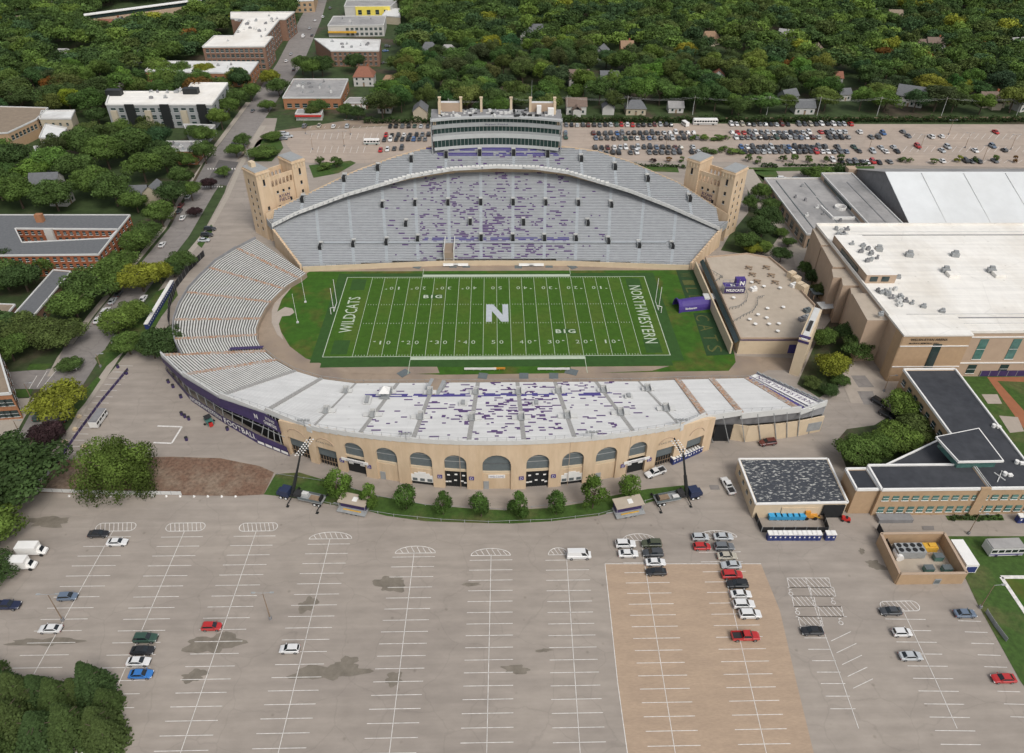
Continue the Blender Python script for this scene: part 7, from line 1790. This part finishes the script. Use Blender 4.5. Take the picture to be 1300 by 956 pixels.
def crown(seed, R_, z0, z1, nl, nq, size, kind='broad'):
    rg = np.random.default_rng(seed); H = (z1-z0)/2; zc = (z0+z1)/2
    if kind in ('broad', 'young', 'willow'):
        d = rg.normal(size=(nl,3)); d[:,2] = np.abs(d[:,2])*1.0-.35; d /= np.linalg.norm(d, axis=1)[:,None]
        if kind == 'young':
            d = rg.normal(size=(nl,3)); d /= np.linalg.norm(d, axis=1)[:,None]
        C = d*np.array([R_*.68,R_*.68,H*.66])*rg.uniform(.55,1.18,(nl,1)); C[0] = 0; r = R_*rg.uniform(.18,.42,nl); r[0] = R_*.5
        if kind == 'young': r = R_*rg.uniform(.24,.40,nl); C[:,2] *= 1.15; C[:,:2] *= (1.25-.95*np.clip((C[:,2:3]+H)/(2*H),0,1))
        if kind == 'willow': r = R_*rg.uniform(.2,.36,nl); C *= np.array([1.18,.95,1.05])
        li = rg.choice(nl, nq, p=r**2/np.sum(r**2)); e = rg.normal(size=(nq,3)); e[:,2] += .35; e /= np.linalg.norm(e, axis=1)[:,None]
        P = C[li]+e*r[li][:,None]*rg.uniform(.72,1.12,(nq,1))*np.array([1,1,min(1.15,max(.75,H/R_))])
        # keep the outer shell of the whole crown
        nrm = np.linalg.norm(P/np.array([R_,R_,H]), axis=1); keep = nrm > .42; P, e, li = P[keep], e[keep], li[keep]
        N = e+rg.normal(size=P.shape)*.45
        if kind == 'willow':
            low = rg.random(len(P)) < .55; rr = np.linalg.norm(P[:,:2],axis=1)+1e-6; f = low & (rr > R_*.45)
            P[f,2] -= rg.uniform(0, H*1.1, f.sum()); P[f,2] = np.maximum(P[f,2], -H*1.0)
            N[f,2] *= .15
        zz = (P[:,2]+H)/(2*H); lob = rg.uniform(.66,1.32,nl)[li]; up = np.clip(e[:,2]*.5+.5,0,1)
        sh = (.42+.5*np.clip(zz,0,1)+.25*up)*lob*rg.uniform(.86,1.14,len(P))  # low and underside leaves darker: crown shading put into the leaf colour
    else:   # fir
        t = rg.random(nq)**.75; z = z1-(z1-z0)*t; nb = 17; lay = np.floor(t*nb); ang = rg.uniform(0,2*np.pi,nq)
        armn = 9; ab = np.round(ang/(2*np.pi)*armn+lay*.37)/armn*2*np.pi; ang = ab+rg.normal(size=nq)*.16
        f = np.sqrt(rg.random(nq)); rad = R_*(t*.92+.06)*f*rg.uniform(.8,1.1,nq)
        P = np.stack([rad*np.cos(ang), rad*np.sin(ang), z-rad*.28-zc+((t*nb)%1)*.3], 1)
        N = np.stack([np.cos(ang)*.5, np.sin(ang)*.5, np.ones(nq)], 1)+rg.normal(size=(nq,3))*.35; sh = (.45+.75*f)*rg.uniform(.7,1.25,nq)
    N /= np.linalg.norm(N, axis=1)[:,None]; P = P+np.array([0,0,zc])
    return quads(P, N, size*rg.uniform(.6,1.35,len(P)), rg), sh
def leafmesh(name, Q, sh, rgb=None):
    n = len(Q); me = bpy.data.meshes.new(name); me.vertices.add(n*4); me.vertices.foreach_set('co', Q.reshape(-1).astype(np.float32))
    me.loops.add(n*4); me.loops.foreach_set('vertex_index', np.arange(n*4, dtype=np.int32)); me.polygons.add(n)
    me.polygons.foreach_set('loop_start', np.arange(0, n*4, 4, dtype=np.int32)); me.polygons.foreach_set('loop_total', np.full(n, 4, dtype=np.int32)) if bpy.app.version < (4,1,0) else None
    me.update(calc_edges=True); me.materials.append(M['leaf'])
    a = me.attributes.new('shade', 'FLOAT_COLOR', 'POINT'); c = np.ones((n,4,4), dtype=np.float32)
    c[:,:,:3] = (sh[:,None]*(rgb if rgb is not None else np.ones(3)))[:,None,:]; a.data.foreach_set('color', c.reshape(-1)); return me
def trunkmesh(seed, h, r, R_, zc):
    rr = random.Random(seed); b = MB(); b.tube((0,0,-.2),(rr.uniform(-.2,.2),rr.uniform(-.2,.2),h*.6),r,r*.62,n=7)
    for i in range(6):
        a = rr.uniform(0,6.28); z0 = h*rr.uniform(.35,.62); b.tube((0,0,z0),(math.cos(a)*R_*.55,math.sin(a)*R_*.55,min(h*.9,z0+R_*rr.uniform(.4,.8))),r*.42,r*.12,n=5)
    o = b.build('trunk', M['bark'], off=(0,0,0)); me = o.data; bpy.data.objects.remove(o); return me
def proto(seed, R_, z0, z1, nl, nq, size, kind='broad', tr=.3):
    Q, sh = crown(seed, R_, z0, z1, nl, nq, size, kind); return (leafmesh('crown', Q, sh), trunkmesh(seed, z1, tr, R_, (z0+z1)/2))
PB = [proto(s, 5.5, 2.2, 12, 26+s%3*5, 6500, .48) for s in range(1, 8)]          # unit broad trees, R 5.5, 12 m
PBIG = [proto(20+s, 5.5, 1.8, 10, 40, 9000, .46) for s in range(3)]           # finer for close trees
PY_ = [proto(40+s, 2.9, 1.0, 8.6, 22, 3400, .34, 'young', .14) for s in range(4)]
PF = [proto(60+s, 3.3, .6, 14, 1, 9000, .40, 'fir', .28) for s in range(3)]
PW = proto(80, 11.5, 1.2, 15.5, 34, 26000, .55, 'willow', .7)
PS = [proto(90+s, 1.6, .3, 3.2, 10, 700, .32, 'young', .08) for s in range(3)]
def tree(p, pr, s, sz, rz, col, label, cat='tree', group=None, name='leafy_tree', sy=None):
    t = thing(name, label, cat, (p.x, p.y, 0), rz, group); t.scale = (s, s, sz)
    c = bpy.data.objects.new('crown', pr[0]); COL.objects.link(c); c.parent = t; c.color = (*col, 1)
    k = bpy.data.objects.new('trunk', pr[1]); COL.objects.link(k); k.parent = t; return t
GR = dict(dark=(.056,.096,.030), mid=(.078,.128,.034), green=(.098,.158,.036), bright=(.13,.195,.040), yellow=(.21,.23,.03), olive=(.088,.12,.034), rust=(.17,.085,.022), purple=(.05,.028,.03), fir=(.05,.085,.028), blue=(.055,.10,.04))
rt = random.Random(99)
SP = []
def T(px, py, R_, H, col, label, pr=None, **k):
    """px, py = foot of the tree in the survey"""
    if px < 330 and py < 300: R_ *= 1.1; H *= 1.2
    g = G(px, py); pr_, r0, h0 = (pr or (rt.choice(PBIG), 5.5, 10)); SP.append((g.x, g.y, R_))
    return tree(g, pr_, R_/r0, H/h0, rt.uniform(0, 6.3), GR[col], label, **k)
for i, (px, py) in enumerate(((430,634),(470,643),(516,647),(563,653),(611,656),(658,656),(706,653),(752,645.5),(797,634))):
    s = (1.25,.95,1.08,.92,1.0,1.05,.98,1.28,1.05)[i]
    g = G(px, py); SP.append((g.x,g.y,3)); tree(g, PY_[i%4], 1.10*s, .98*s, rt.uniform(0,6), (.10,.175,.03) if i in (0,1,7,8) else (.07,.135,.028), 'young green tree on the curved lawn before the arches, %s from the left' % ORD[i], 'tree', 'young trees on the curved lawn')
g = G(157,618); tree(g, PW, .80, .88, 0, (.10,.15,.03), 'big weeping willow on the dirt bed left of the near grandstand', name='willow_tree'); SP.append((g.x,g.y,13))
T(33,628,12.5,14,'dark','large very dark tree at the left edge beside the dirt bed'); T(5,610,10,13,'dark','dark tree behind the large dark tree at the left edge'); T(-14,640,11,12,'dark','dark tree cut by the left edge near the banner fence')
T(66,566,5,7.5,'purple','dark purple leaved tree beside the left street car'); T(82,528,8,9,'yellow','spreading yellow green tree at the kerb left of the yard')
T(-10,688,8.5,9,'bright','light green tree at the left edge above the white box vans'); T(-8,735,6,5,'dark','dark tree at the left edge beside the white box vans')
for i, (px, py, s) in enumerate(((8,880,1.0),(-14,862,1.0),(30,892,1.08),(52,884,.95),(78,896,1.1),(100,886,.95),(122,880,1.12),(138,898,.85),(20,925,1.15),(55,935,1.2),(95,935,1.2),(130,930,1.15),(-25,915,1.2),(-10,960,1.2),(140,945,1.0))):
    g = G(px, py); tree(g, PF[i%3], 1.2*s, .60*s*(1,.82,1.12,.9)[i%4], rt.uniform(0,6), (GR['fir'],(.062,.095,.028),(.07,.10,.03))[i%3], 'dark fir tree in the clump at the lower left corner, %s of fifteen' % ORD[i], 'tree', 'fir trees in the lower left corner', 'fir_tree')
for a in [(1051,478,5.6,8.5,'yellow','round yellow green tree right of the scoreboard'),(1084,457,5.5,8,'mid','green tree right of the yellow green one below the arena'),(1075,438,5,8,'dark','dark tree behind the yellow green tree by the arena'),(1042,440,4.5,7,'green','green tree between scoreboard and arena'),(1030,492,3,3,'olive','low bush at the tip of the planting below the scoreboard'),(1050,500,3.2,3,'dark','low dark bush right of the near stand tip'),(1066,488,3,3,'mid','green bush below the yellow green tree'),
 (1146,528,6.2,7.5,'bright','rounded bright green tree left of the black roofed brick office'),(1137,570,6.4,7.5,'bright','light green tree below the rounded green tree by the office'),(1110,580,5,6.5,'green','green tree between the dark tree and the office corner'),(1084,590,6.2,7.5,'green','dark green tree above the peeling roof shed'),(1160,560,6,7,'olive','olive tree against the office wall'),
 (945,318,5.5,8,'mid','dark green tree behind the field house at its left'),(965,305,6.5,10,'dark','dark green tree right of the tower foot'),(972,290,6,10,'dark','second dark green tree right of the tower foot'),(955,322,4,5,'yellow','yellow green shrub tree behind the field house'),(967,322,4,5,'bright','bright green tree at the field house back corner'),(990,333,4.2,6.5,'dark','dark round tree right of the field house back corner'),(962,255,5,8,'green','green tree on the path right of the tower'),(975,272,4.5,8,'mid','mid green tree on the path by the low building'),(951,268,4,7,'mid','green tree close to the right tower face'),
 (1022,350,3.6,6,'mid','small dark green tree left of the arena wings'),(1030,362,3.8,6,'dark','dark tree against the arena side wall'),(1037,378,3.8,6,'olive','olive tree at the lower end of the arena side planting'),(990,301,3,4,'green','low green tree beside the low building'),(1000,313,3,4,'mid','small green tree at the low building corner'),
 (1040,232,7,8,'green','broad green tree on the lane behind the low grey building'),(1067,232,5.5,9,'dark','dark cone shaped tree left of the white hall gable'),(1024,226,4,5,'mid','small tree at the lane by the far lot'),
 (211,452,7,10,'dark','dark tree between the toilets and the end grandstand'),(197,455,4.5,7,'mid','smaller tree left of the dark tree by the grandstand'),(166,450,5.5,7,'green','round green tree at the corner lawn'),(152,425,6.5,8.5,'bright','bright green street tree by the silver car'),(172,410,5.5,8,'bright','bright tree between street and toilets'),(232,342,5.5,7,'mid','green tree at the kerb near the curved grandstand'),(222,352,4,6,'dark','dark tree below the kerb tree near the curved grandstand'),
 (268,240,3.6,4.5,'purple','dark purple tree at the crossing left of the tower'),(249,275,3,3.5,'purple','small dark leaved tree on the verge left of the tower'),
 (183,370,8,11,'yellow','yellow green street tree left of the end grandstand'),(205,360,5,8,'yellow','smaller yellow green tree next to the kerb'),(140,375,8.5,12,'green','large green tree below the brick court building'),(118,385,9,12,'mid','large mid green tree beside the long grey roof'),(158,352,7,11,'green','green tree touching the brick court building corner'),(100,405,8,10,'green','green tree at the near end of the long grey roof'),(84,440,8,9,'olive','grey green tree above the side street'),(60,440,7,9,'olive','olive tree at the end of the long building'),(92,470,4,4,'mid','low tree at the corner of the side street'),(36,370,8,11,'dark','dark tree below the brick court building'),(12,368,8,11,'mid','green tree at the left edge below the brick block'),(-12,352,9,12,'dark','dark tree cut by the left edge below the brick block'),(28,430,7,9,'olive','olive tree left of the long grey roof'),(-2,432,8,10,'dark','dark tree at the left edge above the side street'),(18,458,6,8,'green','green tree above the orange corner building'),(70,345,6,9,'green','green tree at the far end of the long grey roof'),
 (405,146,6,9,'mid','dark green tree at the far lot left corner by the shop'),(320,128,6,9,'green','green tree by the top street'),(343,110,7,10,'yellow','yellow green street tree below the apartments'),(385,118,0.1,.1,'mid','')][:-1]:
    if a[2] > 1: T(*a)
for a in [(398,100,7.5,13,'green','bright green tree in the street bend above the brick shop'),(385,95,7,13,'mid','dark street tree left of the brown brick flats'),(410,97,8,14,'dark','very dark big tree before the brown brick flats'),(452,92,7,13,'dark','dark tree between the wings of the brown flats'),(355,122,7,11,'mid','tree left of the brick shop'),(341,142,5,7,'green','tree at the junction beside the shop'),(398,150,4.5,7,'olive','olive brown tree in front of the brick shop'),(440,150,5,8,'mid','street tree right of the brick shop'),(455,153,5,8,'dark','dark street tree behind the far lot edge'),(301,200,4.5,6,'green','green tree on the verge above the tower'),(310,188,4.5,6,'mid','second green tree on the verge above the tower'),(335,200,8,5,'green','broad low tree mass left of the far lot corner'),(345,178,6,4,'green','low bushy tree at the corner of the far lot'),(285,225,3.5,4,'green','small green street tree by the tower')]: T(*a)
for a in [(150,262,8.5,12,'mid','big green tree left of the teal roofed house'),(186,232,8,12,'green','fresh green tree behind the teal roofed house'),(214,222,7.5,11,'mid','green tree between street and pale house'),(122,250,8,12,'green','green tree right of the white gabled house'),(104,232,8,12,'mid','green tree behind the white gabled house'),(30,265,8.5,12,'green','bright tree at the left behind the brick court building'),(4,255,9,13,'mid','tree at the left edge behind the brick court building'),(20,222,9,13,'dark','dark tree at the left edge above the white house'),(222,262,7,10,'dark','dark street tree opposite the tower'),(236,240,5.5,9,'mid','street tree right of the pale house'),(176,270,6,8,'green','low tree in front of the teal roofed house'),(140,215,9,13,'green','tall green tree in the left middle woods'),(172,205,9,13,'mid','tall dark green tree in the left middle woods'),(108,200,9,13,'mid','wide green tree below the pale buildings'),(205,205,6,9,'dark','dark tree beside the small orange building'),(265,186,5.5,9,'green','fresh green tree right of the small orange building'),(283,165,6,10,'bright','light green tree by the street below the modern apartments'),(218,150,6.5,8,'dark','dark tree before the modern apartments'),(187,160,6,7,'olive','olive tree before the modern apartments, left one'),(250,178,5,7,'mid','low tree behind the small orange building'),(120,180,7,9,'olive','bare branched olive tree left of the modern apartments'),(128,160,6,9,'dark','dark tree at the left end of the modern apartments'),(205,100,8,11,'bright','light green tree behind the modern apartments, left one'),(232,103,7,10,'green','green tree behind the modern apartments, middle one'),(262,103,6.5,10,'yellow','yellow green tree behind the modern apartments at the right'),(305,110,6.5,10,'yellow','yellow green tree at the brick block corner'),(240,215,4.5,7,'green','small street tree above the crossing'),(262,208,5.5,10,'mid','tall street tree left of the crossing above the tower'),(292,150,6,10,'green','tall street tree at the modern apartments right corner'),(304,138,6,10,'mid','street tree at the junction below the brick block'),(208,288,6,9,'green','street tree beside the brick court building end'),(190,308,6,9,'mid','dark street tree beside the brick court building end'),(175,325,6.5,10,'green','street tree below the brick court building end'),(75,268,8,12,'mid','wide tree just behind the brick court roof'),(245,255,4.5,8,'green','kerb tree above the white car opposite the tower')]: T(*a)
# shrubs and hedges of the far lot
for i, (px, py, r, h, col) in enumerate(((884,178,4.5,3,'green'),(893,178,4,3,'bright'),(911,178,4.5,3,'green'),(921,178,4,2.6,'green'),(893,194,4,3,'mid'),(903,196,4,3,'mid'),(920,193,4.5,3,'green'),(930,196,4.5,3,'bright'),(937,195,4,2.6,'green'),(828,207,2.2,3,'purple'),(849,206,2.4,3,'rust'),(865,206,2,3.4,'mid'),(865,213,2.5,2,'dark'),(949,205,3,4,'mid'),(962,208,2.4,4.5,'mid'),(993,206,2.6,4.5,'mid'),(1007,207,2.8,4.8,'green'),(1025,207,2.8,4.6,'green'),(1046,206,2.4,4.4,'mid'),(1066,206,2.8,4.6,'mid'),(1145,206,3,3,'mid'),(1155,207,2.6,3,'green'),(1185,208,3,3,'green'),(1216,206,2.4,4,'yellow'),(1238,207,2.6,4,'dark'),(1262,206,2.4,4,'green'),(1287,206,2,4,'rust'),(406,208,3,5,'mid'),(427,212,5,5,'mid'),(414,214,5,3,'green'))):
    g = G(px, py); tree(g, PS[i%3], r/1.6, h/3.2, rt.uniform(0,6), GR[col], 'planted %s shrub %s' % ({'mid':'green','dark':'dark','rust':'rusty','purple':'dark red','yellow':'yellow green'}.get(col, 'bright green'), 'number %s from the list of islands' % 'x' if False else ('in the planted islands among the far parked cars' if i < 9 else 'in the strip along the far car park front kerb')), 'shrub', 'shrubs of the far car park', 'shrub')
def hedge(name, lb, pts, h, w_, col='dark'):
    pts = [G(*p) for p in pts]; Qs = []; Ss = []; rg = np.random.default_rng(len(lb))
    for p, q in zip(pts, pts[1:]):
        L_ = (q-p).length; n = int(L_*h*11); t = rg.random(n); P = np.stack([p.x+(q.x-p.x)*t, p.y+(q.y-p.y)*t+rg.uniform(-w_/2,w_/2,n), rg.random(n)**.6*h*(.8+.25*np.sin(t*L_*.5)+.1*np.sin(t*L_*1.7))], 1)
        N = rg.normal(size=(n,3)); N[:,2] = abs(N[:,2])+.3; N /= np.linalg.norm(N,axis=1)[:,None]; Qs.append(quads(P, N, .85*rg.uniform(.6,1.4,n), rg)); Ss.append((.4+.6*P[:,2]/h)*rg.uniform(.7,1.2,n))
    me = leafmesh(name, np.concatenate(Qs), np.concatenate(Ss)); o = bpy.data.objects.new(name, me); COL.objects.link(o); o.color = (*GR[col],1); tag(o, lb, 'hedge'); return o
hedge('hedge','long dark hedge along the back of the far car park',[(462,156.5),(545,156),(720,154.6),(900,154.6),(1090,154.6),(1310,154.5)],3.4,3.4)
hedge('hedge','clipped dark hedge strip on the lawn right of the right tower',[(966,212),(986,212.5)],2.0,2.5)
hedge('hedge','narrow dark hedge along the front kerb right of the tower',[(995,211),(1105,210)],1.2,1.6)
hedge('hedge','narrow hedge behind the upper deck right of the press box',[(700,208.5),(862,212)],1.4,2.0)
hedge('hedge','green hedge along the lawn strip below the brick office windows',[(1205,658),(1270,658)],.7,1.6)
hedge('hedge','low hedge on the planting at the brick court building front',[(20,338),(110,338)],1.6,2.5,'mid')
# =============================================================== woods
def inpoly(x, y, P):
    c = False; j = len(P)-1
    for i in range(len(P)):
        if (P[i][1] > y) != (P[j][1] > y) and x < (P[j][0]-P[i][0])*(y-P[i][1])/(P[j][1]-P[i][1])+P[i][0]: c = not c
        j = i
    return c
ZON = {'right': [G(*p) for p in ((470,151),(500,151),(720,151),(900,151),(1100,151),(1400,150),(1750,-28),(505,-28),(512,40),(500,100))],
       'left': [G(*p) for p in ((-110,266),(196,266),(236,236),(254,202),(275,180),(311,130),(342,96),(355,70),(380,20),(392,-28),(-420,-28),(-250,150))]}
ZON = {k: [(p.x,p.y) for p in v] for k, v in ZON.items()}
FB = []
for P_ in FOOT:
    xs_ = [p[0] for p in P_]; ys_ = [p[1] for p in P_]; FB.append((min(xs_), max(xs_), min(ys_), max(ys_)))
cand = []
for k, Z in ZON.items():
    xs_ = [p[0] for p in Z]; ys_ = [p[1] for p in Z]; y = min(ys_)
    while y < max(ys_):
        st = 14.0 if k == 'right' else 12.4; x = min(xs_)+rt.uniform(0,5)
        while x < max(xs_):
            X_, Y_ = x+rt.uniform(-3.4,3.4), y+rt.uniform(-3.4,3.4); x += st*rt.uniform(.85,1.2)
            if not inpoly(X_, Y_, Z): continue
            if abs(X_) > (Y_-CY)*.76+20: continue
            bad = False
            for (a, b_, c, d) in FB:
                w_ = b_-a; far_ = c > 330; gp_ = ((4.5 if c < 262 else 13 if w_ < 20 else 13)*(1.0 if far_ else 1)) if k == 'right' else (8 if w_ < 20 else 10)
                if a-3.5 < X_ < b_+3.5 and c-gp_ < Y_ < d+3: bad = True; break
            if bad: continue
            if any((X_-s[0])**2+(Y_-s[1])**2 < (s[2]+3)**2 for s in SP): continue
            cand.append((X_, Y_, k))
        y += st*.92
# streets and clearings inside the woods
def clear(X_, Y_):
    if abs(X_-(150+ (Y_-250)*.02)) < 4 and False: return True
    return math.sin(X_*.021+1.3)*math.sin(Y_*.031+X_*.008) > .93
lotc = [(G(*p).x, G(*p).y) for p in ((100,118),(175,104),(168,100),(118,100),(95,122))]
LOT2 = [(G(*p).x, G(*p).y) for p in ((112,128),(140,118),(168,108),(172,99),(140,101),(112,115))]
cand = [c for c in cand if not clear(c[0], c[1]) and not inpoly(c[0], c[1], LOT2)]
sheet('back_lot', [p for p in LOT2], .06, M['asph2'])
cand.sort(key=lambda c: (c[0]-CX)**2+(c[1]-CY)**2)
NIND = 262
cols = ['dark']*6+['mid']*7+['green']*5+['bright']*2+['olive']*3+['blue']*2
CW = dict(dark='very dark green', mid='dark green', green='fresh green', bright='light green', olive='olive green', blue='dull grey green', rust='orange brown autumn', yellow='yellow green')
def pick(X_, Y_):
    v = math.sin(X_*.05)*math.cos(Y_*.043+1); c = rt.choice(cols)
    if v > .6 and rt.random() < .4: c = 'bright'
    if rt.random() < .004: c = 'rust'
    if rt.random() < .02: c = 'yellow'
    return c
for i, (X_, Y_, k) in enumerate(cand[:NIND]):
    c = pick(X_, Y_); s = rt.uniform(1.1,1.9); hz = rt.uniform(.95,1.45); zone = 'in the woods left of the street' if k == 'left' else ('in the belt of woods behind the far car park' if X_ > 40 else 'in the woods behind the press box')
    size = 'large' if s > 1.62 else 'medium' if s > 1.35 else 'small'
    tree(Vector((X_,Y_,0)), PB[i%7], s, hz, rt.uniform(0,6.3), tuple(v*rt.uniform(.85,1.2) for v in GR[c]), '%s %s broad tree %s' % (size, CW[c], zone), 'tree', '%s %s trees %s' % (size, CW[c], zone))
# named autumn trees seen between the houses
for px, py, c, lb in ((1003,98,'rust','orange autumn tree in the woods above the parked rows'),(1166,88,'rust','orange brown tree behind the brown roofed house'),(1205,78,'rust','rusty tree right of the brown roofed house'),(1222,126,'yellow','golden yellow tree right of the large grey roofed house'),(622,66,'yellow','bright yellow green tree in the middle of the top woods'),(648,75,'yellow','second bright yellow green tree beside the first'),(610,125,'bright','light green tree behind the press box roof'),(600,118,'green','green tree behind the press box left half'),(818,112,'bright','broad fresh green tree above the cream house'),(779,143,'olive','rounded olive tree behind the hedge by the far lot')):
    g = G(px, py); tree(g, PB[len(lb)%7], 1.25, 1.05, 0, GR[c], lb)
# distant wood: one mass of crowns
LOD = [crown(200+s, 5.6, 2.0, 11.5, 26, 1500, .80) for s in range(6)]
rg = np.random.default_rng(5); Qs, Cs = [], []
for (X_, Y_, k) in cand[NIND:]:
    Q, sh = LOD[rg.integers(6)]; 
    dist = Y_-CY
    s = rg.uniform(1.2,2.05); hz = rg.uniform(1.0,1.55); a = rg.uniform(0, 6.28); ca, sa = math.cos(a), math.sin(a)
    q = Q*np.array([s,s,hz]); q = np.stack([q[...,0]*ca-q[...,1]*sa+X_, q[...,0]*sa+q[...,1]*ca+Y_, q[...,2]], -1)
    col = np.array(GR[pick(X_, Y_)])*rg.uniform(.85,1.4); Qs.append(q); Cs.append(sh[:,None]*col[None,:])  # brighter than near trees: distance haze put into the leaf colour
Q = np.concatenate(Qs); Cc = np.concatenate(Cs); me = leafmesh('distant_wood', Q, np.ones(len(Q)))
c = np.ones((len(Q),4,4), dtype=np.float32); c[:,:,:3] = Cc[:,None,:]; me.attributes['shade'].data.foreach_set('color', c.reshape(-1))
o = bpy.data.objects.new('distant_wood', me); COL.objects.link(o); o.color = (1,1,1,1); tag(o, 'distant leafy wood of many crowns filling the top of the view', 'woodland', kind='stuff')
print('trees', len(cand), 'wood quads', len(Q))
